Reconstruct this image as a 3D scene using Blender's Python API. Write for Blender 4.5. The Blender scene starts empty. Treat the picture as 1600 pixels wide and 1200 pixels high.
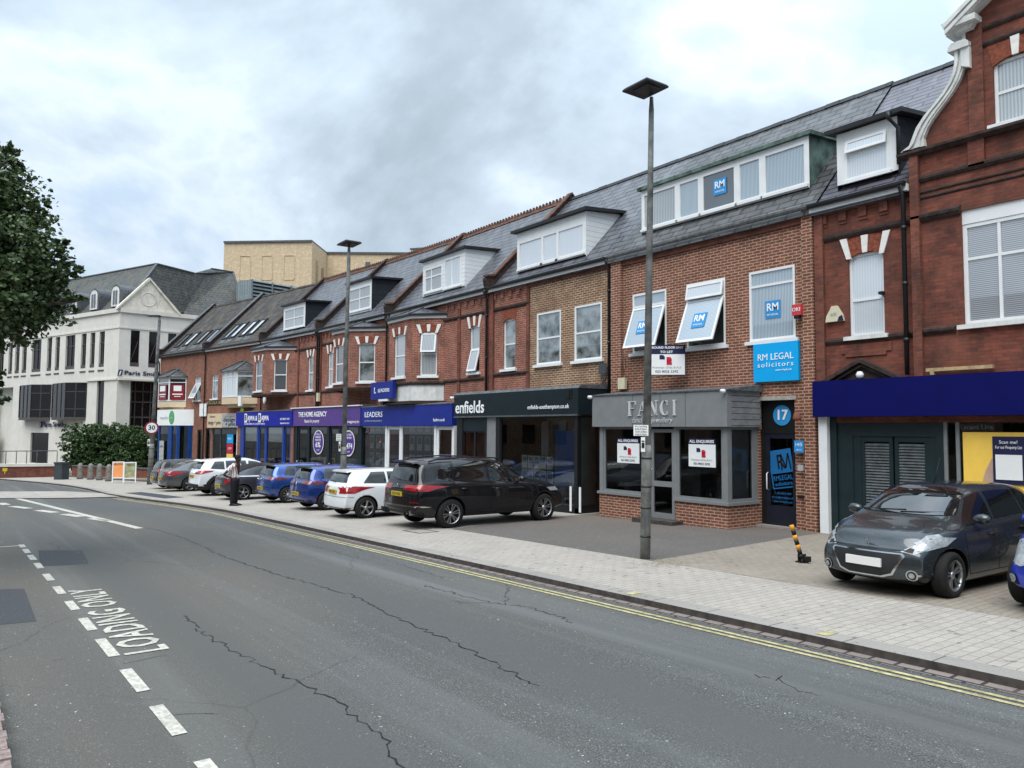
import bpy, bmesh, math, random
from math import sin, cos, pi, radians, sqrt, atan2
from mathutils import Vector, Matrix
from mathutils.bvhtree import BVHTree

# ------------------------------------------------------------ camera, sky, sun, exposure
S = bpy.context.scene
COL = S.collection
CAMZ = 2.08
YAW, PITCH, ROLL = radians(36.5), radians(3.45), radians(0.35)
cd = bpy.data.cameras.new('camera'); cam = bpy.data.objects.new('camera', cd); COL.objects.link(cam)
cd.sensor_fit = 'HORIZONTAL'; cd.sensor_width = 36.0; cd.lens = 36.0*1202/1600
cd.clip_start = 0.05; cd.clip_end = 3000
hv = Vector((-cos(YAW), sin(YAW), 0)); rv = Vector((hv.y, -hv.x, 0))
fwv = cos(PITCH)*hv + sin(PITCH)*Vector((0, 0, 1)); upv = -sin(PITCH)*hv + cos(PITCH)*Vector((0, 0, 1))
R2 = cos(ROLL)*rv + sin(ROLL)*upv; U2 = -sin(ROLL)*rv + cos(ROLL)*upv
cam.matrix_world = Matrix(((R2.x, U2.x, -fwv.x, 0), (R2.y, U2.y, -fwv.y, 0), (R2.z, U2.z, -fwv.z, CAMZ), (0, 0, 0, 1)))
S.camera = cam
S.render.engine = 'CYCLES'
S.view_settings.view_transform = 'Standard'; S.view_settings.look = 'None'
S.view_settings.exposure = 0.62; S.view_settings.gamma = 1.0
S.cycles.max_bounces = 6; S.cycles.transparent_max_bounces = 10
S.cycles.use_adaptive_sampling = True

SUN_EL, SUN_AZ = radians(60), radians(150)      # high, behind thin cloud, from behind the camera
W = bpy.data.worlds.new('World'); S.world = W; W.use_nodes = True
def sky_world():
    n = W.node_tree.nodes; l = W.node_tree.links; n.clear()
    out = n.new('ShaderNodeOutputWorld'); bg = n.new('ShaderNodeBackground'); bg.inputs['Strength'].default_value = 0.1
    sk = n.new('ShaderNodeTexSky'); sk.sky_type = 'NISHITA'; sk.sun_disc = False
    sk.sun_elevation = SUN_EL; sk.sun_rotation = SUN_AZ
    tc = n.new('ShaderNodeTexCoord'); sep = n.new('ShaderNodeSeparateXYZ'); l.new(tc.outputs['Generated'], sep.inputs[0])
    zz = n.new('ShaderNodeMath'); zz.operation = 'ADD'; zz.inputs[1].default_value = 0.55
    mx = n.new('ShaderNodeMath'); mx.operation = 'MAXIMUM'; mx.inputs[1].default_value = 0.0
    l.new(sep.outputs[2], mx.inputs[0]); l.new(mx.outputs[0], zz.inputs[0])
    dx = n.new('ShaderNodeMath'); dx.operation = 'DIVIDE'; dy = n.new('ShaderNodeMath'); dy.operation = 'DIVIDE'
    l.new(sep.outputs[0], dx.inputs[0]); l.new(zz.outputs[0], dx.inputs[1]); l.new(sep.outputs[1], dy.inputs[0]); l.new(zz.outputs[0], dy.inputs[1])
    cb = n.new('ShaderNodeCombineXYZ'); l.new(dx.outputs[0], cb.inputs[0]); l.new(dy.outputs[0], cb.inputs[1])
    cb.inputs[2].default_value = 12.1
    n1 = n.new('ShaderNodeTexNoise'); n1.inputs['Scale'].default_value = 2.0; n1.inputs['Detail'].default_value = 10; n1.inputs['Roughness'].default_value = 0.56; n1.inputs['Distortion'].default_value = 0.25
    l.new(cb.outputs[0], n1.inputs['Vector'])
    n2 = n.new('ShaderNodeTexNoise'); n2.inputs['Scale'].default_value = 5.5; n2.inputs['Detail'].default_value = 6; n2.inputs['Roughness'].default_value = 0.5
    l.new(cb.outputs[0], n2.inputs['Vector'])
    mxn = n.new('ShaderNodeMath'); mxn.operation = 'MULTIPLY_ADD'; mxn.inputs[1].default_value = 0.34
    l.new(n2.outputs['Fac'], mxn.inputs[0]); l.new(n1.outputs['Fac'], mxn.inputs[2])
    r = n.new('ShaderNodeValToRGB'); l.new(mxn.outputs[0], r.inputs[0])
    e = r.color_ramp.elements
    e[0].position = 0.47; e[0].color = (.50, .62, .76, 1)
    e[1].position = 0.90; e[1].color = (.275, .33, .38, 1)
    a = e.new(0.545); a.color = (.66, .755, .85, 1)
    a = e.new(0.61); a.color = (.53, .625, .715, 1)
    a = e.new(0.67); a.color = (.455, .545, .63, 1)
    a = e.new(0.76); a.color = (.355, .425, .49, 1)
    sc = n.new('ShaderNodeVectorMath'); sc.operation = 'SCALE'; sc.inputs['Scale'].default_value = 8.6
    l.new(r.outputs['Color'], sc.inputs[0])
    # an overcast sky is brighter overhead than near the horizon
    gr = n.new('ShaderNodeMath'); gr.operation = 'MULTIPLY_ADD'; gr.inputs[1].default_value = 2.2; gr.inputs[2].default_value = 0.84; l.new(mx.outputs[0], gr.inputs[0])
    sq = n.new('ShaderNodeMath'); sq.operation = 'MULTIPLY'; l.new(mx.outputs[0], sq.inputs[0]); l.new(mx.outputs[0], sq.inputs[1]); l.new(sq.outputs[0], gr.inputs[0])
    sc2 = n.new('ShaderNodeVectorMath'); sc2.operation = 'SCALE'; l.new(sc.outputs[0], sc2.inputs[0]); l.new(gr.outputs[0], sc2.inputs['Scale'])
    m = n.new('ShaderNodeMixRGB'); m.inputs[0].default_value = 0.92
    l.new(sk.outputs[0], m.inputs[1]); l.new(sc2.outputs[0], m.inputs[2])
    l.new(m.outputs[0], bg.inputs['Color']); l.new(bg.outputs[0], out.inputs[0])
sky_world()
sl = bpy.data.lights.new('sun', 'SUN'); sl.energy = 2.2; sl.angle = radians(50); sl.color = (1, .96, .9)
so = bpy.data.objects.new('sun', sl); COL.objects.link(so)
sd = Vector((sin(SUN_AZ)*cos(SUN_EL), cos(SUN_AZ)*cos(SUN_EL), sin(SUN_EL)))
so.rotation_euler = sd.to_track_quat('Z', 'Y').to_euler(); so.location = (0, -20, 40)

# ------------------------------------------------------------ helpers
def lin(r, g, b):
    f = lambda c: (c/255/12.92) if c <= 10.3 else ((c/255+.055)/1.055)**2.4
    return (f(r), f(g), f(b))
SLOPE = .022
def gz(x): return SLOPE*max(min(x, 40), -75)

def tag(o, label, cat, group=None, kind=None):
    if label: o['label'] = label
    if cat: o['category'] = cat
    if group: o['group'] = group
    if kind: o['kind'] = kind
    return o
def empty(name, loc, rz=0):
    o = bpy.data.objects.new(name, None); COL.objects.link(o); o.location = loc; o.rotation_euler = (0, 0, rz)
    o.empty_display_size = .3
    return o

class MB:
    def __init__(s, T=None): s.v = []; s.f = []; s.m = []; s.sm = []; s.T = T or Matrix()
    def pt(s, p):
        s.v.append(tuple(s.T @ Vector(p))); return len(s.v)-1
    def face(s, pts, m=0, sm=False):
        s.f.append([s.pt(p) for p in pts]); s.m.append(m); s.sm.append(sm)
    def box(s, x0, x1, y0, y1, z0, z1, m=0, skip=''):
        P = [(x0,y0,z0),(x1,y0,z0),(x1,y1,z0),(x0,y1,z0),(x0,y0,z1),(x1,y0,z1),(x1,y1,z1),(x0,y1,z1)]
        i = [s.pt(p) for p in P]
        for k, q in (('b',(0,3,2,1)),('t',(4,5,6,7)),('f',(0,1,5,4)),('r',(1,2,6,5)),('k',(2,3,7,6)),('l',(3,0,4,7))):
            if k not in skip: s.f.append([i[a] for a in q]); s.m.append(m); s.sm.append(False)
    def prism(s, poly, y0, y1, m=0, caps=True):
        """poly in (x,z), extruded along y"""
        n = len(poly)
        a = [s.pt((p[0], y0, p[1])) for p in poly]; b = [s.pt((p[0], y1, p[1])) for p in poly]
        if caps:
            s.f.append(a); s.m.append(m); s.sm.append(False); s.f.append(b[::-1]); s.m.append(m); s.sm.append(False)
        for k in range(n):
            j = (k+1) % n; s.f.append([a[k], b[k], b[j], a[j]]); s.m.append(m); s.sm.append(False)
    def slab(s, poly, z0, z1, m=0):
        """poly in (x,y), extruded along z"""
        n = len(poly)
        a = [s.pt((p[0], p[1], z0)) for p in poly]; b = [s.pt((p[0], p[1], z1)) for p in poly]
        s.f.append(a[::-1]); s.f.append(b); s.m += [m, m]; s.sm += [False, False]
        for k in range(n):
            j = (k+1) % n; s.f.append([a[k], a[j], b[j], b[k]]); s.m.append(m); s.sm.append(False)
    def rings(s, rings, m=0, closed=True, cap=True, sm=True):
        idx = [[s.pt(p) for p in r] for r in rings]
        n = len(idx[0])
        for a, b in zip(idx, idx[1:]):
            for k in range(n if closed else n-1):
                j = (k+1) % n; s.f.append([a[k], a[j], b[j], b[k]]); s.m.append(m); s.sm.append(sm)
        if cap:
            s.f.append(idx[0][::-1]); s.f.append(idx[-1]); s.m += [m, m]; s.sm += [False, False]
    def tube(s, pts, r, n=8, m=0, cap=True):
        rs = r if isinstance(r, (list, tuple)) else [r]*len(pts)
        pts = [Vector(p) for p in pts]; out = []
        for i, p in enumerate(pts):
            d = (pts[min(i+1, len(pts)-1)]-pts[max(i-1, 0)]).normalized()
            ref = Vector((0, 0, 1)) if abs(d.z) < .9 else Vector((1, 0, 0))
            a = d.cross(ref).normalized(); b = d.cross(a)
            out.append([p+(a*cos(2*pi*k/n)+b*sin(2*pi*k/n))*rs[i] for k in range(n)])
        s.rings(out, m, True, cap)
    def bar(s, p, q, w, h, m=0):
        p, q = Vector(p), Vector(q); d = (q-p).normalized(); ref = Vector((0, 0, 1)) if abs(d.z) < .95 else Vector((1, 0, 0))
        a = d.cross(ref).normalized()*w/2; b = a.cross(d).normalized()*h/2
        s.rings([[p-a-b, p+a-b, p+a+b, p-a+b], [q-a-b, q+a-b, q+a+b, q-a+b]], m, True, True, False)
    def lathe(s, prof, c=(0, 0, 0), n=16, axis='z', m=0):
        rr = []
        for r, h in prof:
            ring = []
            for k in range(n):
                a = 2*pi*k/n; x, y = r*cos(a), r*sin(a)
                ring.append((c[0]+x, c[1]+y, c[2]+h) if axis == 'z' else (c[0]+x, c[1]+h, c[2]+y))
            rr.append(ring)
        s.rings(rr, m, True, True)
    def islands(s):
        par = list(range(len(s.v)))
        def find(i):
            while par[i] != i: par[i] = par[par[i]]; i = par[i]
            return i
        for f in s.f:
            for j in f[1:]: par[find(j)] = find(f[0])
        g = {}
        for k, f in enumerate(s.f): g.setdefault(find(f[0]), []).append(k)
        out = []
        for ks in g.values():
            m = MB(); mp = {}
            for k in ks:
                for j in s.f[k]:
                    if j not in mp: mp[j] = len(m.v); m.v.append(s.v[j])
                m.f.append([mp[j] for j in s.f[k]]); m.m.append(s.m[k]); m.sm.append(s.sm[k])
            out.append(m)
        return out
    def build(s, name, mats, parent=None, loc=None, rz=0, off=None):
        me = bpy.data.meshes.new(name)
        vv = s.v if off is None else [(a-off[0], b-off[1], c-off[2]) for a, b, c in s.v]
        me.from_pydata(vv, [], s.f)
        if not isinstance(mats, (list, tuple)): mats = [mats]
        for q in mats: me.materials.append(q)
        me.polygons.foreach_set('material_index', s.m); me.polygons.foreach_set('use_smooth', s.sm)
        me.update()
        uv = me.uv_layers.new(name='UVMap').data; Z = Vector((0, 0, 1))
        for p in me.polygons:
            nn = p.normal
            t = Z.cross(nn)
            if t.length < .15: t = Vector((1, 0, 0)); b = Vector((0, 1, 0))
            else: t.normalize(); b = nn.cross(t)
            for li in p.loop_indices:
                co = me.vertices[me.loops[li].vertex_index].co
                uv[li].uv = (co.dot(t), co.dot(b))
        o = bpy.data.objects.new(name, me); COL.objects.link(o)
        if parent: o.parent = parent
        if loc is not None: o.location = loc
        if rz: o.rotation_euler = (0, 0, rz)
        return o

# ------------------------------------------------------------ materials
class NT:
    def __init__(s, name):
        s.m = bpy.data.materials.new(name); s.m.use_nodes = True; s.n = s.m.node_tree.nodes; s.l = s.m.node_tree.links
        s.b = s.n['Principled BSDF']; s.out = s.n['Material Output']
    def new(s, t, **k):
        x = s.n.new(t)
        for a, v in k.items():
            if a in x.inputs: x.inputs[a].default_value = v
            else: setattr(x, a, v)
        return x
    def link(s, a, b): s.l.new(a, b)
    def uv(s, scale=(1, 1, 1)):
        tc = s.new('ShaderNodeTexCoord'); mp = s.new('ShaderNodeMapping'); mp.inputs['Scale'].default_value = scale
        s.link(tc.outputs['UV'], mp.inputs[0]); return mp.outputs[0]
    def ob(s, scale=(1, 1, 1)):
        tc = s.new('ShaderNodeTexCoord'); mp = s.new('ShaderNodeMapping'); mp.inputs['Scale'].default_value = scale
        s.link(tc.outputs['Object'], mp.inputs[0]); return mp.outputs[0]
    def noise(s, vec, scale, detail=4, rough=.55, dist=0):
        x = s.new('ShaderNodeTexNoise', Scale=scale, Detail=detail, Roughness=rough, Distortion=dist)
        if vec is not None: s.link(vec, x.inputs['Vector'])
        return x.outputs['Fac']
    def ramp(s, fac, stops):
        r = s.new('ShaderNodeValToRGB'); s.link(fac, r.inputs[0]); e = r.color_ramp.elements
        while len(e) < len(stops): e.new(.5)
        for q, (p, c) in zip(e, stops): q.position = p; q.color = (*c, 1) if len(c) == 3 else c
        return r.outputs['Color']
    def mix(s, a, b, fac, mode='MIX'):
        x = s.new('ShaderNodeMixRGB', blend_type=mode)
        for i, q in ((0, fac), (1, a), (2, b)):
            if hasattr(q, 'is_linked') or hasattr(q, 'node'): s.link(q, x.inputs[i])
            else: x.inputs[i].default_value = q if i == 0 else (*q, 1)
        return x.outputs[0]
    def bump(s, h, strength=.3, dist=.01):
        x = s.new('ShaderNodeBump', Strength=strength, Distance=dist); s.link(h, x.inputs['Height']); s.link(x.outputs[0], s.b.inputs['Normal'])
    def col(s, c):
        if hasattr(c, 'node'): s.link(c, s.b.inputs['Base Color'])
        else: s.b.inputs['Base Color'].default_value = (*c, 1)
    def set(s, **k):
        for a, v in k.items(): s.b.inputs[a.replace('_', ' ')].default_value = v
G3 = lambda v: (v, v, v)

def plain(name, c, rough=.6, var=.12, scale=3.0, metal=0, bump=0, spec=.35, dirt=.0, coat=0):
    t = NT(name); t.set(Roughness=rough, Metallic=metal)
    t.b.inputs['Specular IOR Level'].default_value = spec; t.b.inputs['Coat Weight'].default_value = coat
    v = t.ob()
    cc = t.mix(c, tuple(q*(1-var*2.2) for q in c), t.ramp(t.noise(v, scale, 6, .6), [(.35, G3(0)), (.7, G3(1))]))
    if dirt:
        cc = t.mix(cc, (.035, .032, .028), t.ramp(t.noise(t.ob((1.2, 1.2, .35)), 2.6, 8, .65), [(.5, G3(0)), (.78, G3(dirt))]))
    t.col(cc)
    if bump: t.bump(t.noise(v, scale*12, 4), bump, .004)
    return t.m

def brick(name, c1, c2, mortar, msize=.009, soot=.35, sootc=(.025, .02, .018), bw=.225, bh=.075, patch=None, bumps=.5, dark=.0):
    t = NT(name); uv = t.uv(); t.set(Roughness=.88); t.b.inputs['Specular IOR Level'].default_value = .25
    bt = t.new('ShaderNodeTexBrick', Scale=1.0); bt.inputs['Brick Width'].default_value = bw; bt.inputs['Row Height'].default_value = bh
    bt.inputs['Mortar Size'].default_value = msize; bt.inputs['Mortar Smooth'].default_value = .25; bt.inputs['Bias'].default_value = -.1
    bt.inputs['Color1'].default_value = (*c1, 1); bt.inputs['Color2'].default_value = (*c2, 1); bt.inputs['Mortar'].default_value = (*mortar, 1)
    t.link(uv, bt.inputs['Vector'])
    o = bt.outputs['Color']
    o = t.mix(o, G3(.45), t.ramp(t.noise(t.uv((4.4, 13.3, 1)), 1.0, 1), [(.45, G3(0)), (.72, G3(.5))]), 'MULTIPLY')
    if patch: o = t.mix(o, patch, t.ramp(t.noise(uv, 1.1, 5), [(.46, G3(0)), (.66, G3(.65))]))
    o = t.mix(o, G3(1.35), t.ramp(t.noise(uv, 2.3, 6), [(.45, G3(0)), (.75, G3(.8))]), 'MULTIPLY')
    o = t.mix(o, sootc, t.ramp(t.noise(t.uv((.8, .5, 1)), 1.7, 9, .68), [(.44, G3(0)), (.72, G3(soot))]))
    t.col(o)
    inv = t.new('ShaderNodeMath', operation='SUBTRACT'); inv.inputs[0].default_value = 1; t.link(bt.outputs['Fac'], inv.inputs[1])
    t.bump(inv.outputs[0], bumps, .008)
    return t.m

def slate(name, c1, c2, line, bw=.42, bh=.26, rough=.42, moss=None, spec=.5):
    t = NT(name); uv = t.uv(); t.b.inputs['Specular IOR Level'].default_value = spec
    bt = t.new('ShaderNodeTexBrick', Scale=1.0); bt.inputs['Brick Width'].default_value = bw; bt.inputs['Row Height'].default_value = bh
    bt.inputs['Mortar Size'].default_value = .028; bt.inputs['Mortar Smooth'].default_value = .1
    bt.inputs['Color1'].default_value = (*c1, 1); bt.inputs['Color2'].default_value = (*c2, 1); bt.inputs['Mortar'].default_value = (*line, 1)
    t.link(uv, bt.inputs['Vector'])
    o = t.mix(bt.outputs['Color'], G3(.4), t.ramp(t.noise(t.uv((2.2, 4, 1)), 1.0, 3), [(.4, G3(0)), (.75, G3(.8))]), 'MULTIPLY')
    o = t.mix(o, tuple(q*1.7 for q in c1), t.ramp(t.noise(t.uv((1, .3, 1)), 2.0, 7, .7), [(.52, G3(0)), (.8, G3(.7))]))
    if moss: o = t.mix(o, moss, t.ramp(t.noise(uv, 1.4, 9, .7), [(.48, G3(0)), (.66, G3(.75))]))
    t.col(o); t.set(Roughness=rough)
    saw = t.new('ShaderNodeSeparateXYZ'); t.link(uv, saw.inputs[0])
    d = t.new('ShaderNodeMath', operation='DIVIDE'); t.link(saw.outputs[1], d.inputs[0]); d.inputs[1].default_value = bh
    fr = t.new('ShaderNodeMath', operation='FRACT'); t.link(d.outputs[0], fr.inputs[0])
    iv = t.new('ShaderNodeMath', operation='SUBTRACT'); iv.inputs[0].default_value = 1; t.link(fr.outputs[0], iv.inputs[1])
    t.bump(iv.outputs[0], .7, .02)
    return t.m

def glassy(name, base, rough=.03, stripes=None, spec=.9, blot=None):
    """window glass with whatever hangs close behind it: opaque, reflecting"""
    t = NT(name); t.set(Roughness=rough); t.b.inputs['Specular IOR Level'].default_value = spec; t.b.inputs['Coat Weight'].default_value = 1.0; t.b.inputs['Coat Roughness'].default_value = .02; t.b.inputs['Coat IOR'].default_value = 2.1
    c = base
    if stripes:
        w = t.new('ShaderNodeTexWave', Scale=stripes[1], Distortion=.6); w.bands_direction = stripes[2] if len(stripes) > 2 else 'X'; t.link(t.uv(), w.inputs['Vector'])
        c = t.mix(base, stripes[0], w.outputs['Fac'])
    if blot: c = t.mix(c, blot, t.ramp(t.noise(t.uv(), 1.6, 4), [(.42, G3(0)), (.62, G3(1))]))
    t.col(c)
    t.bump(t.noise(t.uv(), .9, 1), .12, .03)
    return t.m
def shopglass(name='shop_glass', tint=(.92, .95, .95)):
    t = NT(name); tr = t.new('ShaderNodeBsdfTransparent'); tr.inputs[0].default_value = (*tint, 1)
    gl = t.new('ShaderNodeBsdfGlossy'); gl.inputs['Roughness'].default_value = .015; gl.inputs[0].default_value = (.95, .97, 1, 1)
    fr = t.new('ShaderNodeFresnel'); fr.inputs[0].default_value = 1.6
    mx = t.new('ShaderNodeMixShader'); t.link(fr.outputs[0], mx.inputs[0]); t.link(tr.outputs[0], mx.inputs[1]); t.link(gl.outputs[0], mx.inputs[2])
    t.link(mx.outputs[0], t.out.inputs[0]); return t.m

def asphalt(name, c, c2, cracks=True, stain=.5, fine=1.0):
    t = NT(name); v = t.ob(); t.set(Roughness=.9); t.b.inputs['Specular IOR Level'].default_value = .3
    o = t.mix(c, c2, t.ramp(t.noise(v, .35, 6, .6), [(.35, G3(0)), (.7, G3(1))]))
    o = t.mix(o, tuple(q*.35 for q in c), t.ramp(t.noise(v, 95*fine, 2, .5), [(.44, G3(0)), (.58, G3(.9))]))
    o = t.mix(o, tuple(q*2.6 for q in c), t.ramp(t.noise(v, 60*fine, 2, .5), [(.60, G3(0)), (.70, G3(.7))]))
    o = t.mix(o, tuple(q*.6 for q in c), t.ramp(t.noise(t.ob((.25, 1.2, 1)), 1.3, 5, .6), [(.5, G3(0)), (.75, G3(stain))]))
    o = t.mix(o, (c[0]*1.05, c[1]*.93, c[2]*.82), t.ramp(t.noise(t.ob((.4, 1, 1)), .16, 3), [(.45, G3(0)), (.62, G3(.7))]))
    o = t.mix(o, (.55, .55, .52), t.ramp(t.noise(v, 26, 1, .4), [(.765, G3(0)), (.78, G3(.8))]))
    if cracks:
        o = t.mix(o, tuple(q*.72 for q in c), t.ramp(t.noise(t.ob((.015, 1, 1)), .75, 3, .5), [(.42, G3(0)), (.60, G3(.8))]))
        o = t.mix(o, tuple(q*1.25 for q in c), t.ramp(t.noise(t.ob((.02, 1.1, 1)), 1.0, 4, .6), [(.50, G3(0)), (.68, G3(.7))]))
        nz = t.new('ShaderNodeTexNoise', Scale=1.1, Detail=6); t.link(v, nz.inputs['Vector'])
        mp = t.mix(v, nz.outputs['Color'], .35)
        vo = t.new('ShaderNodeTexVoronoi', feature='DISTANCE_TO_EDGE', Scale=.42); t.link(mp, vo.inputs['Vector'])
        k = t.ramp(vo.outputs['Distance'], [(.0, G3(1)), (.005, G3(0))])
        msk = t.ramp(t.noise(v, .23, 3), [(.5, G3(0)), (.6, G3(.4))])
        o = t.mix(o, (.012, .012, .012), t.mix(G3(0), k, msk))
    t.col(o); t.bump(t.noise(v, 60*fine, 3, .7), .55, .012)
    return t.m
def paving(name, c1, c2, line, bw, bh, rot=0, ms=.006, stain=.35):
    t = NT(name); tc = t.new('ShaderNodeTexCoord'); mp = t.new('ShaderNodeMapping'); mp.inputs['Rotation'].default_value = (0, 0, rot)
    t.link(tc.outputs['Object'], mp.inputs[0]); uv = mp.outputs[0]
    bt = t.new('ShaderNodeTexBrick', Scale=1.0); bt.inputs['Brick Width'].default_value = bw; bt.inputs['Row Height'].default_value = bh
    bt.inputs['Mortar Size'].default_value = ms; bt.inputs['Mortar Smooth'].default_value = .2
    bt.inputs['Color1'].default_value = (*c1, 1); bt.inputs['Color2'].default_value = (*c2, 1); bt.inputs['Mortar'].default_value = (*line, 1)
    t.link(uv, bt.inputs['Vector']); v = t.ob()
    o = t.mix(bt.outputs['Color'], tuple(q*.55 for q in c1), t.ramp(t.noise(v, .9, 8, .65), [(.42, G3(0)), (.75, G3(stain))]))
    o = t.mix(o, G3(.6), t.ramp(t.noise(v, 45, 3), [(.45, G3(0)), (.7, G3(.5))]), 'MULTIPLY')
    o = t.mix(o, (.06, .055, .05), t.ramp(t.noise(v, 7, 2, .4), [(.68, G3(0)), (.71, G3(.5))]))
    t.col(o); t.set(Roughness=.85); t.b.inputs['Specular IOR Level'].default_value = .3
    inv = t.new('ShaderNodeMath', operation='SUBTRACT'); inv.inputs[0].default_value = 1; t.link(bt.outputs['Fac'], inv.inputs[1])
    t.bump(inv.outputs[0], .4, .006); return t.m
def leafm(name, a, b):
    t = NT(name); t.set(Roughness=.5); t.b.inputs['Specular IOR Level'].default_value = .35
    oi = t.new('ShaderNodeNewGeometry'); t.col(t.mix(a, b, oi.outputs['Random Per Island']))
    t.b.inputs['Transmission Weight'].default_value = 0
    return t.m

M = {}
M['white'] = plain('white_upvc', (.74, .76, .77), .35, .04)
M['whitedirty'] = plain('white_paint_weathered', (.70, .71, .69), .6, .1, 5, dirt=.35)
M['stone'] = plain('stone_sill', (.42, .40, .36), .8, .2, 6, dirt=.7)
M['dark'] = plain('dark_trim', (.018, .020, .023), .45, .2)
M['black'] = plain('black', (.008, .008, .009), .5, .1)
M['gutter'] = plain('black_gutter', (.014, .015, .018), .4, .2)
M['guttergrey'] = plain('grey_gutter', (.16, .165, .17), .6, .25, 8)
M['lead'] = plain('lead_flashing', (.13, .14, .155), .5, .35, 8, bump=.3)
M['brickV'] = brick('red_victorian_brick', (.31, .088, .053), (.20, .062, .043), (.36, .25, .20), .0115, .55)
M['brickVd'] = brick('sooty_victorian_brick', (.22, .07, .045), (.15, .05, .036), (.14, .09, .07), .008, .8)
M['brickG'] = brick('weathered_gable_brick', (.225, .066, .043), (.125, .046, .035), (.10, .06, .05), .006, .75, patch=(.20, .075, .05))
M['brickR'] = brick('red_brown_brick', (.215, .073, .048), (.145, .055, .04), (.42, .295, .21), .0125, .22)
M['brickB'] = brick('brown_stock_brick', (.23, .13, .078), (.135, .07, .046), (.52, .39, .27), .0135, .18, patch=(.17, .095, .06))
M['brickO'] = brick('orange_brown_brick', (.27, .112, .074), (.20, .082, .056), (.27, .17, .13), .008, .3)
M['voussoir'] = plain('rubbed_red_brick', (.28, .075, .04), .8, .3, 14)
M['keystone'] = plain('white_keystone', (.80, .78, .74), .6, .08, 8)
M['soot'] = plain('sooty_moulding', (.055, .035, .03), .85, .35, 6, bump=.4)
M['slateA'] = slate('smooth_slate', (.125, .132, .150), (.088, .094, .11), (.012, .012, .014), .6, .30, .36)
M['slateB'] = slate('old_slate', (.105, .108, .112), (.060, .063, .067), (.010, .010, .011), .50, .27, .45)
M['slateP'] = slate('purple_slate', (.125, .12, .15), (.10, .098, .125), (.02, .02, .025), .9, .2, .4)
M['tileC'] = slate('concrete_tile', (.062, .058, .055), (.048, .045, .043), (.02, .019, .018), .33, .3, .75, moss=(.12, .105, .08), spec=.3)
M['slateM'] = slate('mossy_slate', (.085, .09, .09), (.062, .066, .068), (.02, .02, .02), .4, .28, .6, moss=(.12, .11, .06))
M['terracotta'] = plain('terracotta', (.155, .072, .048), .8, .35, 5, dirt=.6)
M['render'] = plain('cream_render', (.76, .72, .62), .85, .12, 2.5, dirt=.45)
M['concrete'] = plain('pale_precast_concrete', (.66, .64, .59), .85, .05, 1.2, dirt=.15)
M['buff'] = brick('buff_brick', (.62, .49, .33), (.56, .44, .29), (.55, .44, .31), .008, .12, (.25, .19, .13), bumps=.2)
def boards(name, c, line, bh):
    t = NT(name); uv = t.uv(); sp = t.new('ShaderNodeSeparateXYZ'); t.link(uv, sp.inputs[0]); d = t.new('ShaderNodeMath', operation='DIVIDE'); t.link(sp.outputs[1], d.inputs[0]); d.inputs[1].default_value = bh
    fr = t.new('ShaderNodeMath', operation='FRACT'); t.link(d.outputs[0], fr.inputs[0])
    t.col(t.mix(t.mix(c, tuple(q*.8 for q in c), t.ramp(t.noise(t.ob(), 3, 5), [(.45, G3(0)), (.8, G3(.6))])), line, t.ramp(fr.outputs[0], [(.05, G3(.8)), (.11, G3(0))]))); t.set(Roughness=.5); return t.m
M['clad'] = boards('white_board_cladding', (.70, .72, .73), (.30, .31, .32), .17)
M['cladk'] = brick('dark_cladding', (.022, .025, .034), (.019, .022, .03), (.006, .006, .008), .008, .1, bw=3.0, bh=.3, bumps=.25)
M['copper'] = plain('green_copper', (.125, .20, .175), .7, .4, 3, dirt=.6)
M['pane'] = glassy('window_glass', (.075, .09, .105))
M['paneD'] = glassy('dark_window_glass', (.008, .009, .011))
M['paneK'] = plain('dark_tinted_glass', (.010, .010, .012), .12, .1)
M['paneT'] = glassy('painted_tree_reflection_glass', (.25, .29, .31), blot=(.012, .02, .016))  # mottled tree reflections painted into the glass colour
M['paneC'] = glassy('glass_over_net_curtain', (.42, .45, .47), stripes=((.22, .245, .265), 5.0))
M['paneV'] = glassy('glass_over_vertical_blind', (.46, .55, .62), stripes=((.17, .23, .29), 7.5))
M['paneB'] = glassy('glass_over_venetian_blind', (.36, .38, .41), stripes=((.13, .145, .17), 8.0, 'Y'))
M['paneW'] = glassy('glass_over_white_blind', (.62, .67, .72), stripes=((.52, .57, .63), 5))
M['shopglass'] = shopglass()
M['asphalt'] = asphalt('road_asphalt', (.108, .112, .110), (.084, .088, .088))
M['tarmac'] = asphalt('forecourt_tarmac', (.14, .130, .122), (.118, .11, .104), False, .3)
M['patch'] = asphalt('patch_asphalt', (.055, .063, .075), (.062, .069, .080), False, .2)
M['pave'] = paving('pale_block_paving', (.375, .345, .305), (.33, .305, .275), (.21, .19, .17), .25, .125, 1.5708, .007)
M['pave2'] = paving('beige_block_paving', (.29, .255, .21), (.255, .225, .188), (.16, .143, .12), .22, .11, 1.5708, .006, .6)
M['conc'] = paving('pale_forecourt_concrete', (.36, .335, .30), (.335, .31, .28), (.25, .23, .205), 1.6, 1.2, 0, .01, .6)
M['kerb'] = paving('kerb_stone', (.30, .285, .265), (.27, .255, .235), (.10, .095, .085), .9, 1.4, 0, .01, .5)
M['sett'] = paving('granite_sett', (.215, .18, .165), (.19, .165, .155), (.035, .03, .027), .26, .5, 0, .02, .6)
M['kerbface'] = plain('dark_kerb_stone', (.07, .06, .055), .9, .3, 8)  # dark stone tone for kerb faces, step and cover rims
M['paint'] = plain('road_paint', (.55, .53, .47), .75, .22, 22, dirt=.45)
M['yellow'] = plain('yellow_road_paint', (.50, .45, .24), .75, .28, 14, dirt=.5)
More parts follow.
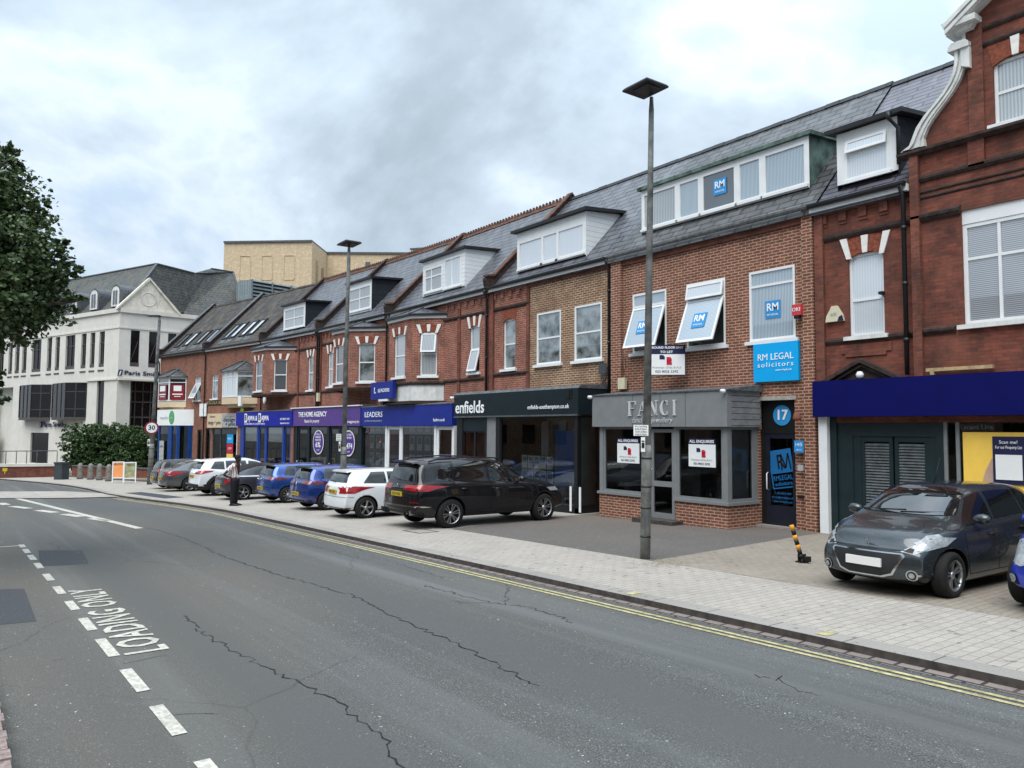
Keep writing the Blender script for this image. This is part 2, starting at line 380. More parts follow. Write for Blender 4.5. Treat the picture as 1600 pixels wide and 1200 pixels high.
# ------------------------------------------------------------ the ground
def gp(px, py, dz=0):
    d = fwv + R2*((px-800)/1202) - U2*((py-600)/1202)
    t = (dz-CAMZ)/(d.z-SLOPE*d.x)
    return (d.x*t, d.y*t)
def sheet(name, poly, dz, mat, kind='structure'):
    mb = MB(); mb.face([(x, y, SLOPE*x+dz) for x, y in poly])
    f = mb.f[0]; v = mb.v
    a = sum(v[f[i]][0]*v[f[(i+1) % len(f)]][1]-v[f[(i+1) % len(f)]][0]*v[f[i]][1] for i in range(len(f)))
    if a < 0: mb.f[0] = f[::-1]
    o = mb.build(name, mat); 
    if kind: o['kind'] = kind
    return o
M['far_ground'] = asphalt('far_ground', (.10, .10, .095), (.08, .08, .078), False)
mb = MB()
xs = [-900, -75, 40, 300]
for a, b in zip(xs, xs[1:]):
    mb.face([(a, -300, gz(a)-.30), (b, -300, gz(b)-.30), (b, 900, gz(b)-.30), (a, 900, gz(a)-.30)])
mb.build('ground', M['far_ground'])['kind'] = 'structure'
kerbline = [(-33, 6.75), (-36, 6.35), (-38.7, 6.1), (-44.1, 6.05), (-48.5, 5.75), (-53.2, 5.1), (-62, 3.3), (-74, 0)]
RZ = -.085
sheet('road', [(38, .48), (38, 7.63), (-20, 7.63), (-26, 7.58), (-30, 7.2)]+kerbline+[(-74, -30), (-30, -30), (-27, .48)], RZ, M['asphalt'])
def kl(off, pts):
    return [(x+(0), y+off) for x, y in pts]
edge = [(38, 7.63), (-20, 7.63), (-26, 7.58), (-30, 7.2)]+kerbline
def ribbon(name, pts, o0, o1, dz0, dz1, mat, kind='structure', face=False):
    mb = MB()
    for (x0, y0), (x1, y1) in zip(pts, pts[1:]):
        mb.face([(x0, y0+o0, SLOPE*x0+dz0), (x0, y0+o1, SLOPE*x0+dz1), (x1, y1+o1, SLOPE*x1+dz1), (x1, y1+o0, SLOPE*x1+dz0)])
    o = mb.build(name, mat)
    if kind: o['kind'] = kind
    return o
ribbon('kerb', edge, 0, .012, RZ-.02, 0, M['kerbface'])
ribbon('kerb', edge, .012, .30, 0, .002, M['kerb'])
ribbon('kerb', edge, -.17, 0, RZ+.004, RZ+.008, M['sett'])
def yl(o0):
    o = ribbon('road_marking', [(38, 7.63), (-20, 7.63), (-26, 7.58), (-30, 7.2), (-33, 6.75), (-36, 6.35)], o0-.06, o0, RZ+.006, RZ+.006, M['yellow'])
yl(-.30); yl(-.42)
# pavement and forecourts
pv = [(38, 7.93), (-20, 7.93), (-26, 7.88), (-30, 7.5)]+[(x, y+.3) for x, y in kerbline]
sheet('pavement', pv+[(-74, 5.0), (-64, 7.0), (-57, 8.2), (-49.5, 9.9), (-46.5, 10.25), (38, 10.2)], 0, M['pave'])
sheet('pavement', [(38, 10.2), (-9.6, 10.2), (-10.05, 15.6), (-10.05, 18), (38, 18)], .0, M['pave2'])
sheet('pavement', [(-9.6, 10.2), (-16.35, 10.2), (-17.1, 13.9), (-17.1, 18), (-10.05, 18), (-10.05, 15.6)], .0, M['tarmac'])
sheet('pavement', [(-16.35, 10.2), (-46.5, 10.25), (-47.5, 20), (-17.1, 20), (-17.1, 13.9)], .0, M['conc'])
M['plaza'] = paving('brown_plaza_paving', (.23, .19, .155), (.19, .16, .135), (.09, .08, .07), .3, .15, .3, .008, .6)
sheet('pavement', [(-46.5, 10.25), (-49.5, 9.9), (-57, 8.2), (-64, 7.0), (-74, 5.0), (-110, -8), (-130, 60), (-47.5, 60)], .02, M['plaza'])
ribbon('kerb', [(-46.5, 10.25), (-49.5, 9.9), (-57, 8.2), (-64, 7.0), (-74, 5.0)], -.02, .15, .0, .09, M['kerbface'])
# near-side pavement and granite kerb stones behind the camera's feet
sheet('pavement', [(38, .18), (-27, .18), (-30, -30), (38, -30)], .035, M['pave'])
mb = MB(); random.seed(4)
x = -27.0
while x < 20:
    w = random.uniform(.16, .24); z = SLOPE*x
    mb.box(x+.012, x+w-.012, .17, .46+random.uniform(-.015, .015), z-.12, z+.03+random.uniform(-.008, .008)); x += w
mb.build('kerb', plain('pink_granite', (.32, .25, .23), .85, .3, 18, bump=.5))['kind'] = 'structure'
# raised pale table across the side junction
sheet('road_surface', [(-36.7, 6.42), (-37.5, 4.3), (-39.3, 2.1), (-41, -3), (-44, -14), (-50, -14), (-46.6, -2), (-45.3, 2.4), (-43.2, 4.9), (-40.2, 6.12)], RZ+.03, M['conc'])
sheet('road_surface', [(-38.4, 6.75), (-38.7, 7.5), (-33.4, 8.1), (-33.2, 7.3)], .006, M['patch'])
# worn asphalt patches
for q in ([(60, 860), (128, 860), (139, 881), (62, 885)], [(-40, 922), (38, 920), (57, 971), (-40, 980)]):
    sheet('road_surface', [gp(*p, RZ) for p in q], RZ+.003, M['patch'])
# road paint
def paintq(name, quads, mat=M['paint'], dz=RZ+.007):
    mb = MB()
    for q in quads: mb.face([(x, y, SLOPE*x+dz) for x, y in q])
    o = mb.build(name, mat); o['kind'] = 'structure'; return o
def seg(p, q, w):
    a = Vector(p); b = Vector(q); d = (b-a).normalized(); n = Vector((-d.y, d.x))*w/2
    return [tuple(a-n), tuple(b-n), tuple(b+n), tuple(a+n)]
D = [((187, 1048), (223, 1081)), ((231, 1106), (279, 1149)), ((150, 1000), (179, 1026)), ((125, 967), (147, 985)), ((104.5, 940), (122, 953)), ((87, 917), (101, 928)),
     ((73, 897), (85.5, 907)), ((60, 880), (70, 888)), ((48.5, 867.5), (59, 875)), ((42, 858), (51, 864)), ((36, 851), (44, 855)), ((299, 1193), (345, 1235)), ((368, 1262), (430, 1325))]
qs = []
for a, b in D:
    xa = gp(*a, RZ)[0]; xb = gp(*b, RZ)[0]; qs.append([(xa, 1.48), (xb, 1.48), (xb, 1.59), (xa, 1.59)])
qs.append([(-20.3, .6), (-20.2, .6), (-20.2, 1.59), (-20.3, 1.59)])
paintq('road_marking', qs)
paintq('road_marking', [seg((-38.9, 2.72), (-22.4, 4.33), .21)])
paintq('road_marking', [seg((-36.3, 1.98), (-34.9, 2.1), .3), seg((-34.0, 2.2), (-32.3, 2.62), .3), seg((-31.2, 2.78), (-29.7, 3.16), .3), seg((-28.8, 3.3), (-27.4, 3.62), .3), seg((-26.5, 3.75), (-25.2, 4.05), .25), seg((-38.6, 1.72), (-37.2, 1.82), .3)])
for px, py in ((1290, 991.5), (988, 928)):
    x, y = gp(px, py, 0); paintq('road_marking', [[(x-.09, 7.72), (x+.06, 7.72), (x+.06, 7.93), (x-.09, 7.93)]], M['yellow'], .006)
# cracks: thin tar-dark seams that wander along the carriageway
random.seed(11)
def crack(pts, w):
    mb = MB(); P = []
    for (x0, y0), (x1, y1) in zip(pts, pts[1:]):
        n = max(2, int(abs(x1-x0)/.10)+2)
        for k in range(n):
            t = k/n; P.append((x0+(x1-x0)*t+random.uniform(-.03, .03), y0+(y1-y0)*t+random.uniform(-.045, .045)))
    for i in range(len(P)-1):
        a = w*random.uniform(.15, .85); b = a
        d = Vector((P[i+1][0]-P[i][0], P[i+1][1]-P[i][1])).normalized(); n = Vector((-d.y, d.x))
        p, q = Vector(P[i])-d*.01, Vector(P[i+1])+d*.01
        mb.face([(c.x, c.y, SLOPE*c.x+RZ+.004) for c in (p-n*a/2, q-n*b/2, q+n*b/2, p+n*a/2)])
    mb.build('road_surface', M['black'])['kind'] = 'structure'
for pts, w in (([(320, 855), (345, 868), (440, 900), (550, 930), (600, 958), (700, 1000), (780, 1040), (850, 1075)], .028),
    ([(290, 962), (310, 985), (370, 1020), (440, 1055), (540, 1105), (600, 1160), (640, 1210)], .024),
    ([(660, 915), (760, 940), (830, 950), (880, 965), (895, 975)], .018),
    ([(230, 825), (280, 838), (320, 855)], .02), ([(195, 1037), (240, 1028), (270, 1022)], .012), ([(90, 1031), (125, 1027)], .01),
    ([(700, 940), (790, 945), (795, 902)], .012), ([(1020, 975), (1060, 965), (1075, 962)], .012), ([(1180, 1055), (1215, 1062), (1232, 1050)], .014), ([(1215, 1062), (1245, 1080), (1300, 1090)], .01),
    ([(1440, 1070), (1475, 1075), (1510, 1070)], .012), ([(255, 1120), (300, 1115), (350, 1118)], .01), ([(400, 828), (480, 850), (560, 872)], .012), ([(520, 845), (620, 880), (700, 905)], .01)):
    crack([gp(*p, RZ) for p in pts], w)
# inspection covers in the pavement
for q in ([(625, 828), (655, 826), (690, 831), (660, 834)], [(400, 868), (425, 866), (440, 871), (412, 874)]):
    pass
def cover(px, py, w, d):
    x, y = gp(px, py)
    mb = MB(); z = SLOPE*x+.004
    for a, b, c2, d2 in ((-w, w, -d, -d+.04), (-w, w, d-.04, d), (-w, -w+.04, -d+.04, d-.04), (w-.04, w, -d+.04, d-.04)):
        mb.face([(x+a, y+c2, SLOPE*(x+a)+.006), (x+b, y+c2, SLOPE*(x+b)+.006), (x+b, y+d2, SLOPE*(x+b)+.006), (x+a, y+d2, SLOPE*(x+a)+.006)])
    mb.face([(x-w+.05, y-d+.05, SLOPE*(x-w)+.006), (x+w-.05, y-d+.05, SLOPE*(x+w)+.005), (x+w-.05, y+d-.05, SLOPE*(x+w)+.005), (x-w+.05, y+d-.05, SLOPE*(x-w)+.006)], 1)
    mb.build('pavement_surface', [M['kerbface'], M['kerb']])['kind'] = 'structure'
cover(657, 830, .42, .28)
# text on the road
def text_mesh(txt, size, ext=0.0, bold=0.0, align='CENTER', shear=0, sx=1.0, space=1.0):
    c = bpy.data.curves.new('t', 'FONT'); c.body = txt; c.size = size; c.extrude = ext; c.offset = bold
    c.align_x = align; c.align_y = 'CENTER'; c.resolution_u = 2; c.shear = shear; c.space_character = space
    o = bpy.data.objects.new('t', c); COL.objects.link(o)
    bpy.context.view_layer.update()
    me = bpy.data.meshes.new_from_object(o.evaluated_get(bpy.context.evaluated_depsgraph_get()))
    bpy.data.objects.remove(o); bpy.data.curves.remove(c)
    if sx != 1.0:
        for v in me.vertices: v.co.x *= sx
    return me
x0, y0 = gp(188, 974, RZ)
me = text_mesh('LOADING ONLY', .60, 0, .012, sx=.94, space=1.12); me.materials.append(M['paint'])
xs_ = [v.co.x for v in me.vertices]; k = 4.5/(max(xs_)-min(xs_))
for v in me.vertices:
    a, b = v.co.x*k, v.co.y*1.0
    X = -11.15-a; Y = 1.87-b
    v.co = (X, Y, SLOPE*X+RZ+.008)
o = bpy.data.objects.new('road_marking', me); COL.objects.link(o); o['kind'] = 'structure'
# ------------------------------------------------------------ the terrace
EAVE, K, RV, RZT = 7.45, 1.05, 3.9, 11.55
SPLIT = {'post', 'dormer_cheek', 'corbel', 'furniture', 'brick_pier', 'stall_riser', 'shop_sill', 'glazing', 'hip', 'fascia_joint', 'curtain_wall_frame', 'bay_gutter', 'ledge'}
class House:
    def __init__(s, name, label, cat, L, th, W, base, group=None):
        s.L = Vector((L[0], L[1], 0)); s.th = radians(th); s.W = W; s.base = base
        s.root = empty(name, (L[0], L[1], base), s.th); tag(s.root, label, cat, group)
    def at(s, u, v, z):
        return (s.L.x+u*cos(s.th)-v*sin(s.th), s.L.y+u*sin(s.th)+v*cos(s.th), z)
    def part(s, name, mb, mat, parent=None):
        if name in SPLIT:
            for m_ in mb.islands(): o = m_.build(name, mat, parent or s.root, off=(0, 0, s.base))
            return o
        return mb.build(name, mat, parent or s.root, off=(0, 0, s.base))
    def thing(s, name, mb, mat, u, v, z, label, cat, group=None, rz=0):
        """a thing fixed to the house: its mesh is in its own frame, origin at (u,v,z)"""
        o = mb.build(name, mat, None, s.at(u, v, z), s.th+rz); tag(o, label, cat, group); return o
def TR(u, v, ang=0): return Matrix.Translation((u, v, 0)) @ Matrix.Rotation(radians(ang), 4, 'Z')

def wall(mb, x0, x1, z0, z1, ops=(), thick=.14, m=0):
    """a wall in the plane y=0 of mb.T with openings and their reveals"""
    xs = sorted({x0, x1, *[o[0] for o in ops], *[o[1] for o in ops]}); zs = sorted({z0, z1, *[o[2] for o in ops], *[o[3] for o in ops]})
    for a, b in zip(xs, xs[1:]):
        for c, d in zip(zs, zs[1:]):
            cx, cz = (a+b)/2, (c+d)/2
            if any(o[0] < cx < o[1] and o[2] < cz < o[3] for o in ops): continue
            mb.face([(a, 0, c), (b, 0, c), (b, 0, d), (a, 0, d)], m)
    for a, b, c, d in ops:
        mb.face([(a, 0, c), (a, 0, d), (a, thick, d), (a, thick, c)], m); mb.face([(b, 0, d), (b, 0, c), (b, thick, c), (b, thick, d)], m)
        mb.face([(a, 0, d), (b, 0, d), (b, thick, d), (a, thick, d)], m); mb.face([(b, 0, c), (a, 0, c), (a, thick, c), (b, thick, c)], m)

def window(h, T, x0, x1, z0, z1, cols=(), rows=(), pane='pane', fr=.06, y=.09, sill='white', open_=None, name='window', fmat='white', silld=.1, opane=None, tops=None):
    mb = MB(T); g = .028
    mb.box(x0, x0+fr, y-.035, y+.03, z0, z1); mb.box(x1-fr, x1, y-.035, y+.03, z0, z1)
    mb.box(x0+fr, x1-fr, y-.035, y+.03, z0, z0+fr); mb.box(x0+fr, x1-fr, y-.035, y+.03, z1-fr, z1)
    cx = [x0+fr]+[x0+(x1-x0)*c for c in cols]+[x1-fr]; cz = [z0+fr]+[z0+(z1-z0)*r for r in rows]+[z1-fr]
    for c in cx[1:-1]: mb.box(c-g, c+g, y-.03, y+.025, z0+fr, z1-fr)
    for i, (a, b) in enumerate(zip(cx, cx[1:])):
        for r in cz[1:-1]:
            mb.box(a+(g if i else 0), b-(g if i < len(cx)-2 else 0), y-.026, y+.022, r-g, r+g)
    w = h.part(name, mb, M[fmat])
    gm = MB(T); gm.face([(x0+fr*.5, y, z0+fr*.5), (x1-fr*.5, y, z0+fr*.5), (x1-fr*.5, y, z1-fr*.5), (x0+fr*.5, y, z1-fr*.5)])
    if open_: pass
    h.part('pane', gm, M[pane], w)
    if sill:
        sm = MB(T); sm.box(x0-.1, x1+.1, -silld, y-.036, z0-.09, z0-.002); h.part('sill', sm, M[sill], w)
    if open_:      # top-hung sash swung outwards: (zlow, zhigh, angle)
        zl, zh, ang = open_[:3]; xa, xb = (open_[3:5] if len(open_) > 3 else (x0+fr*.6, x1-fr*.6))
        HT = T @ Matrix.Translation((0, y-.045, zh)) @ Matrix.Rotation(radians(-ang), 4, 'X')
        L = zh-zl; f = .065
        om = MB(HT); om.box(xa, xa+f, -.02, .02, -L, 0); om.box(xb-f, xb, -.02, .02, -L, 0); om.box(xa+f, xb-f, -.02, .02, -f, 0); om.box(xa+f, xb-f, -.02, .02, -L, -L+f)
        om.box(xa+f, xb-f, -.004, .004, -L+f, -f, 1)
        h.part('open_sash', om, [M[fmat], M[opane or pane]], w)
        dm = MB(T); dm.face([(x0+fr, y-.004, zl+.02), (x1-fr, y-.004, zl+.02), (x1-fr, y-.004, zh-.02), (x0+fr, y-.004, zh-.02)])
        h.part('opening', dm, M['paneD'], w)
    return w

def arch_head(h, T, x0, x1, z1, rise=.1, keys=3, mat='voussoir', kmat='keystone', hh=.36):
    """segmental rubbed-brick head with pale keystones over a window opening"""
    xc = (x0+x1)/2; w = (x1-x0)/2
    lo = lambda x: z1-rise+rise*(1-((x-xc)/w)**2)
    n = 8; poly = [(x0+(x1-x0)*k/n, lo(x0+(x1-x0)*k/n)) for k in range(n+1)]
    sp = .10
    top = [(x1+sp, z1+hh-.03), (xc, z1+hh+.03), (x0-sp, z1+hh-.03)]
    mb = MB(T)
    mb.prism(poly+top, -.012, .05)
    o = h.part('window_head', mb, M[mat])
    if keys:
        for t, lean in ((0, 0), (-1, 1), (1, 1))[:keys]:
            x = xc+t*(w-.03); kw = .055
            bx = x; tx = x+t*.13
            zb = lo(max(x0, min(x1, x)))-.015
            km = MB(T); km.prism([(bx-kw, zb), (bx+kw, zb), (tx+kw*1.5, z1+hh+.015), (tx-kw*1.5, z1+hh+.015)], -.035, .02)
            h.part('keystone', km, M[kmat], o)
    return o

def roof(h, mat, u0=None, u1=None, ridge='terracotta', crest=False, zr=RZT, rv=RV, eave_v=-.18, back=True):
    u0 = 0 if u0 is None else u0; u1 = h.W if u1 is None else u1
    z0 = zr-K*(rv-eave_v)
    mb = MB(); n = max(1, int((u1-u0)/1.2))
    mb.face([(u0, eave_v, z0), (u1, eave_v, z0), (u1, rv, zr), (u0, rv, zr)])
    mb.face([(u1, rv, zr), (u1, 2*rv-eave_v, z0), (u0, 2*rv-eave_v, z0), (u0, rv, zr)][::-1] if False else [(u0, rv, zr), (u1, rv, zr), (u1, 2*rv-eave_v, z0), (u0, 2*rv-eave_v, z0)])
    mb.face([(u0, eave_v, z0-.05), (u1, eave_v, z0-.05), (u1, eave_v, z0), (u0, eave_v, z0)])
    mb.face([(u0, 0.05, z0-.05), (u1, .05, z0-.05), (u1, eave_v, z0-.05), (u0, eave_v, z0-.05)][::-1])
    r = h.part('roof', mb, M[mat])
    rm = MB(); L = .45; u = u0; random.seed(int(u0*7+h.W*13))
    while u < u1-.02:
        e = min(u+L-.012, u1)
        dz = random.uniform(-.008, .008)
        rm.prism([(rv-.14, zr-.09+dz), (rv-.06, zr+.035+dz), (rv+.06, zr+.035+dz), (rv+.14, zr-.09+dz)], u, e) if False else rm.rings([[(u, rv-.14, zr-.10+dz), (u, rv-.05, zr+.04+dz), (u, rv+.05, zr+.04+dz), (u, rv+.14, zr-.10+dz)], [(e, rv-.14, zr-.10+dz), (e, rv-.05, zr+.04+dz), (e, rv+.05, zr+.04+dz), (e, rv+.14, zr-.10+dz)]], 0, True, True, False)
        if crest:
            for k in range(2):
                c = u+.11+k*.225
                if c < e: rm.prism([(c-.09, zr+.03), (c+.09, zr+.03), (c+.05, zr+.20+dz), (c, zr+.23+dz), (c-.05, zr+.20+dz)], rv-.03, rv+.03)
        u += L
    h.part('ridge', rm, M[ridge], r)
    return r
def zroof(v, zr=RZT, rv=RV): return zr-K*(rv-v)

def gutter(h, u0, u1, mat='gutter', fascia='white', v=-.2, z=7.42):
    mb = MB()
    pr = [(v-.11, z+.0), (v-.11, z-.05), (v-.08, z-.10), (v-.02, z-.10), (v, z-.05), (v, z)]
    mb.rings([[(u0, a, b) for a, b in pr], [(u1, a, b) for a, b in pr]], 0, True, True, False)
    h.part('gutter', mb, M[mat])
    if fascia:
        fm = MB(); fm.box(u0, u1, v+.005, .0-.062, z-.19, z-.04); h.part('fascia_board', fm, M[fascia])
def downpipe(h, u, v, z0, z1, mat='gutter', r=.045, kink=None):
    mb = MB(); pts = [(u, v-.12, z1), (u, v-.12, z1-.12), (u, v, z1-.35), (u, v, z0)] if kink is None else kink
    mb.tube(pts, r, 8)
    for z in (z1-1.0, z1-2.6, z1-4.2):
        if z > z0: mb.lathe([(r+.012, 0), (r+.012, .07)], (u, v, z), 8)
    h.part('downpipe', mb, M[mat])
def string(h, u0, u1, z, d=.07, hh=.12, mat='soot', name='string_course', T=None):
    mb = MB(T)
    mb.rings([[(u, 0.01, z), (u, -d*.5, z), (u, -d, z+hh*.45), (u, -d, z+hh*.8), (u, -.0-.012, z+hh*1.15), (u, .01, z+hh*1.15)] for u in (u0, u1)], 0, True, True, False)
    h.part(name, mb, M[mat])
def pilaster(h, u0, u1, z0, z1, mat='brickV', d=.09):
    mb = MB(); mb.box(u0, u1, -d, .0, z0, z1, skip='k'); h.part('pilaster', mb, M[mat])
def corbels(h, u0, u1, n, mat='brickV'):
    """raised stepped brick panels below the eaves"""
    mb = MB(); w = (u1-u0)/n
    mb.box(u0, u1, -.055, .0, 7.14, 7.25, skip='k')
    for k in range(n+1):
        c = u0+w*k
        a, b = max(u0, c-w*.19), min(u1, c+w*.19)
        mb.box(a, b, -.055, 0, 6.93, 7.14, skip='kt'); 
        if a < b-.05: mb.box(a+.0, b-.0, -.025, 0, 6.86, 6.93, skip='k')
    h.part('corbel_band', mb, M[mat])
def parapet(h, u, w=.2, cop='terracotta', side='soot', lift=.22, v0=-.22):
    """party wall rising through the roof, with its coping"""
    mb = MB(); zb = lambda v: zroof(v)
    a, b = u-w/2, u+w/2
    prof = [(v0, 7.3), (v0, 7.84), (v0+.30, 7.88), (RV, RZT+lift), (RV+.5, RZT+lift-.45), (RV+.5, RZT-.8), (.3, 7.3)]
    mb.rings([[(a, p[0], p[1]) for p in prof], [(b, p[0], p[1]) for p in prof]], 0, True, True, False)
    o = h.part('party_wall', mb, M[side])
    cm = MB(); t = .07; c0, c1 = a-.05, b+.05
    for (va, za), (vb, zb_) in (((v0-.04, 7.84), (v0+.30, 7.88)), ((v0+.30, 7.88), (RV+.02, RZT+lift)), ((RV+.02, RZT+lift), (RV+.55, RZT+lift-.48))):
        cm.rings([[(c0, va, za), (c0, vb, zb_), (c0, vb, zb_+t), (c0, va, za+t)], [(c1, va, za), (c1, vb, zb_), (c1, vb, zb_+t), (c1, va, za+t)]], 0, True, True, False)
    h.part('coping', cm, M[cop], o)
    km = MB()     # corbelled kneeler at the eaves
    for k in range(3): km.box(a-.015, b+.015, v0-.03-.025*k, v0+.1, 7.40+.13*k, 7.53+.13*k)
    h.part('kneeler', km, M[side], o)

def dormer(h, u0, u1, z0, z1, v, side, face, trim, zr_back=None, over=.14, wins=(), topmat=None, rise=.10, fasc='white'):
    """flat-topped dormer: windows given as (x0,x1,z0,z1,cols,rows,pane)"""
    vb = v+(z1+rise-zroof(v))/K+.05
    mb = MB(TR(0, v)); 
    wall(mb, u0, u1, z0, z1, [w[:4] for w in wins], .08)
    d = h.part('dormer', mb, M[face])
    sm = MB()
    for u, q in ((u0, -1), (u1, 1)):
        p = [(u, v, z0), (u, v, z1), (u, vb, z1+rise), (u, v+.02, zroof(v)-.05)]
        sm.face(p if q > 0 else p[::-1])
    h.part('dormer_cheek', sm, M[side], d)
    rm = MB()
    pr = [(v-over, z1+.0), (v-over, z1+.10), (vb+.1, z1+rise+.12), (vb+.1, z1+rise+.02)]
    rm.rings([[(u0-over, a, b) for a, b in pr], [(u1+over, a, b) for a, b in pr]], 0, True, True, False)
    h.part('dormer_roof', rm, M[topmat or trim], d)
    for w in wins:
        wn = window(h, TR(0, v), *w[:4], cols=w[4], rows=w[5], pane=w[6], y=.03, sill=None, open_=w[7] if len(w) > 7 else None)
        smm = MB(TR(0, v)); smm.box(w[0]-.06, w[1]+.06, -.06, -.006, w[2]-.07, w[2]-.0); h.part('sill', smm, M['white'], wn)
    return d

def canted_bay(h, u0, u1, d, cant0, cant1, z0, z1, mat='brickV', wl=None, wf=None, wr=None, lead=False, roofz=7.32, sillz=4.15, hide_left=False, panes=('paneC', 'paneC', 'paneC'), ops=(None, None, None)):
    """brick bay window; u0..u1 at the wall, front at v=-d, from z0 to z1, with slated hip roof"""
    a = (u0, 0); b = (u0+cant0, -d); c = (u1-cant1, -d); e = (u1, 0)
    faces = [(a, b), (b, c), (c, e)]
    mb = MB(); trs = []
    for (p, q) in faces:
        L = sqrt((q[0]-p[0])**2+(q[1]-p[1])**2); ang = math.degrees(atan2(q[1]-p[1], q[0]-p[0]))
        trs.append((TR(p[0], p[1], ang), L))
    specs = [wl, wf, wr]
    for (T, L), sp in zip(trs, specs):
        mb.T = T; wall(mb, 0, L, z0, z1, [sp] if sp else [], .14)
    bay = h.part('bay', mb, M[mat])
    for k, ((T, L), sp) in enumerate(zip(trs, specs)):
        if not sp: continue
        window(h, T, *sp, rows=(.5,), pane=panes[k], open_=ops[k]); arch_head(h, T, sp[0], sp[1], sp[3]+.02, .08, hh=.27)
    # mouldings
    o = .10
    A, B, C, E = (u0-o*.4, 0), (u0+cant0-o*.3, -d-o), (u1-cant1+o*.3, -d-o), (u1+o*.9, 0)
    tm = MB(); P = [A, B, C, E]
    tm.slab([*P], z1, z1+.10); h.part('bay_soffit', tm, M['white'], bay)
    gm = MB(); o2 = .19
    P2 = [(u0-o2*.6, 0), (u0+cant0-o2*.4, -d-o2), (u1-cant1+o2*.4, -d-o2), (u1+o2, 0)]
    gm.slab(P2, z1+.10, z1+.19); h.part('bay_gutter', gm, M['gutter'], bay)
    um = (u0+u1)/2; hw = (u1-u0)/2-max(cant0, cant1)
    r0, r1 = (um-hw*.45, 0.0), (um+hw*.45, 0.0)
    zz = z1+.19
    R0, R1 = (r0[0], -.02, roofz), (r1[0], -.02, roofz)
    rm = MB(); Q = [(x, y, zz) for x, y in P2]
    rm.face([Q[0], Q[1], R0]); rm.face([Q[1], Q[2], R1, R0]); rm.face([Q[2], Q[3], R1])
    rf = h.part('bay_roof', rm, M['slateA'], bay)
    hm = MB()
    for p, q in ((Q[1], R0), (Q[2], R1)): hm.bar((p[0], p[1], p[2]+.02), (q[0], q[1], q[2]+.02), .11, .03)
    h.part('hip', hm, M['lead'], rf)
    for z, hh, dd in ((sillz-.22, .13, .06),):
        for (T, L) in trs: string(h, -.0, L, z, dd, hh, T=T)
    return bay, trs

V_OPEN = (4.3, 6.13)
def vwin(h, u0, u1, pane='paneC', T=None, open_=None, keys=3, kmat='keystone'):
    T = T or TR(0, 0)
    w = window(h, T, u0, u1, 4.3, 6.13, rows=(.5,), pane=pane, open_=open_)
    arch_head(h, T, u0, u1, 6.14, .1, keys, kmat=kmat); return w

# interiors and shop windows
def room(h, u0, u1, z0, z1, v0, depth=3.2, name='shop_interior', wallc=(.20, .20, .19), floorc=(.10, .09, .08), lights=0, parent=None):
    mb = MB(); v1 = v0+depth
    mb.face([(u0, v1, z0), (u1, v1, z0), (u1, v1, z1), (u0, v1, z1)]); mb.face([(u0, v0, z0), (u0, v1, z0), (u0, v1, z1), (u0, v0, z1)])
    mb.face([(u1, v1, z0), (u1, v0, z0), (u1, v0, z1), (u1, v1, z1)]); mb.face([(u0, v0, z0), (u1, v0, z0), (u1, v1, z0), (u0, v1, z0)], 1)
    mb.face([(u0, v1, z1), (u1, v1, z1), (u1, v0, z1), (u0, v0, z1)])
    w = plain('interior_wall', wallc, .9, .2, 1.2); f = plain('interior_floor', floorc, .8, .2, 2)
    o = h.part(name, mb, [w, f], parent)
    random.seed(int(u0*31+z0*17+depth*5)); fm = MB()
    for k in range(4):      # desks, chairs and cabinets behind the glass
        u = u0+.4+(u1-u0-1.2)*k/3.5; d = random.uniform(1.1, depth-.6)
        fm.box(u, u+random.uniform(.5, 1.0), v0+d, v0+d+.45, z0, z0+random.uniform(.7, 1.5))
    h.part('furniture', fm, plain('interior_furniture', tuple(q*.8 for q in wallc), .6, .3, 2), o)
    return o
def glazing(h, T, x0, x1, z0, z1, fr=.06, fmat='dark', cols=(), rows=(), name='shop_window', y=.06):
    mb = MB(T)
    mb.box(x0, x0+fr, y-.04, y+.04, z0, z1); mb.box(x1-fr, x1, y-.04, y+.04, z0, z1); mb.box(x0+fr, x1-fr, y-.04, y+.04, z0, z0+fr); mb.box(x0+fr, x1-fr, y-.04, y+.04, z1-fr, z1)
    for c in cols: mb.box(c-fr/2, c+fr/2, y-.035, y+.035, z0+fr, z1-fr)
    for r in rows: mb.box(x0+fr, x1-fr, y-.033, y+.033, r-fr/2, r+fr/2)
    w = h.part(name, mb, M[fmat])
    gm = MB(T); gm.face([(x0+fr, y, z0+fr), (x1-fr, y, z0+fr), (x1-fr, y, z1-fr), (x0+fr, y, z1-fr)]); h.part('pane', gm, M['shopglass'], w)
    return w
def door(h, T, x0, x1, z0, z1, fmat='dark', fr=.1, y=.08, mid=None, handle='white', solid=0):
    mb = MB(T); mb.box(x0, x0+fr, y-.03, y+.03, z0, z1); mb.box(x1-fr, x1, y-.03, y+.03, z0, z1); mb.box(x0+fr, x1-fr, y-.03, y+.03, z0, z0+max(fr*1.6, solid)); mb.box(x0+fr, x1-fr, y-.03, y+.03, z1-fr, z1)
    if mid: mb.box(x0+fr, x1-fr, y-.028, y+.028, mid-.07, mid+.07)
    w = h.part('door', mb, M[fmat])
    gm = MB(T); gm.face([(x0+fr, y, z0+fr), (x1-fr, y, z0+fr), (x1-fr, y, z1-fr), (x0+fr, y, z1-fr)]); h.part('pane', gm, M['shopglass'], w)
    hm = MB(T); hx = x0+fr*.5; hm.tube([(hx, y-.03, z0+.85), (hx, y-.1, z0+.88), (hx, y-.1, z0+1.25), (hx, y-.03, z0+1.28)], .014, 6); h.part('handle', hm, M[handle], w)
    return w
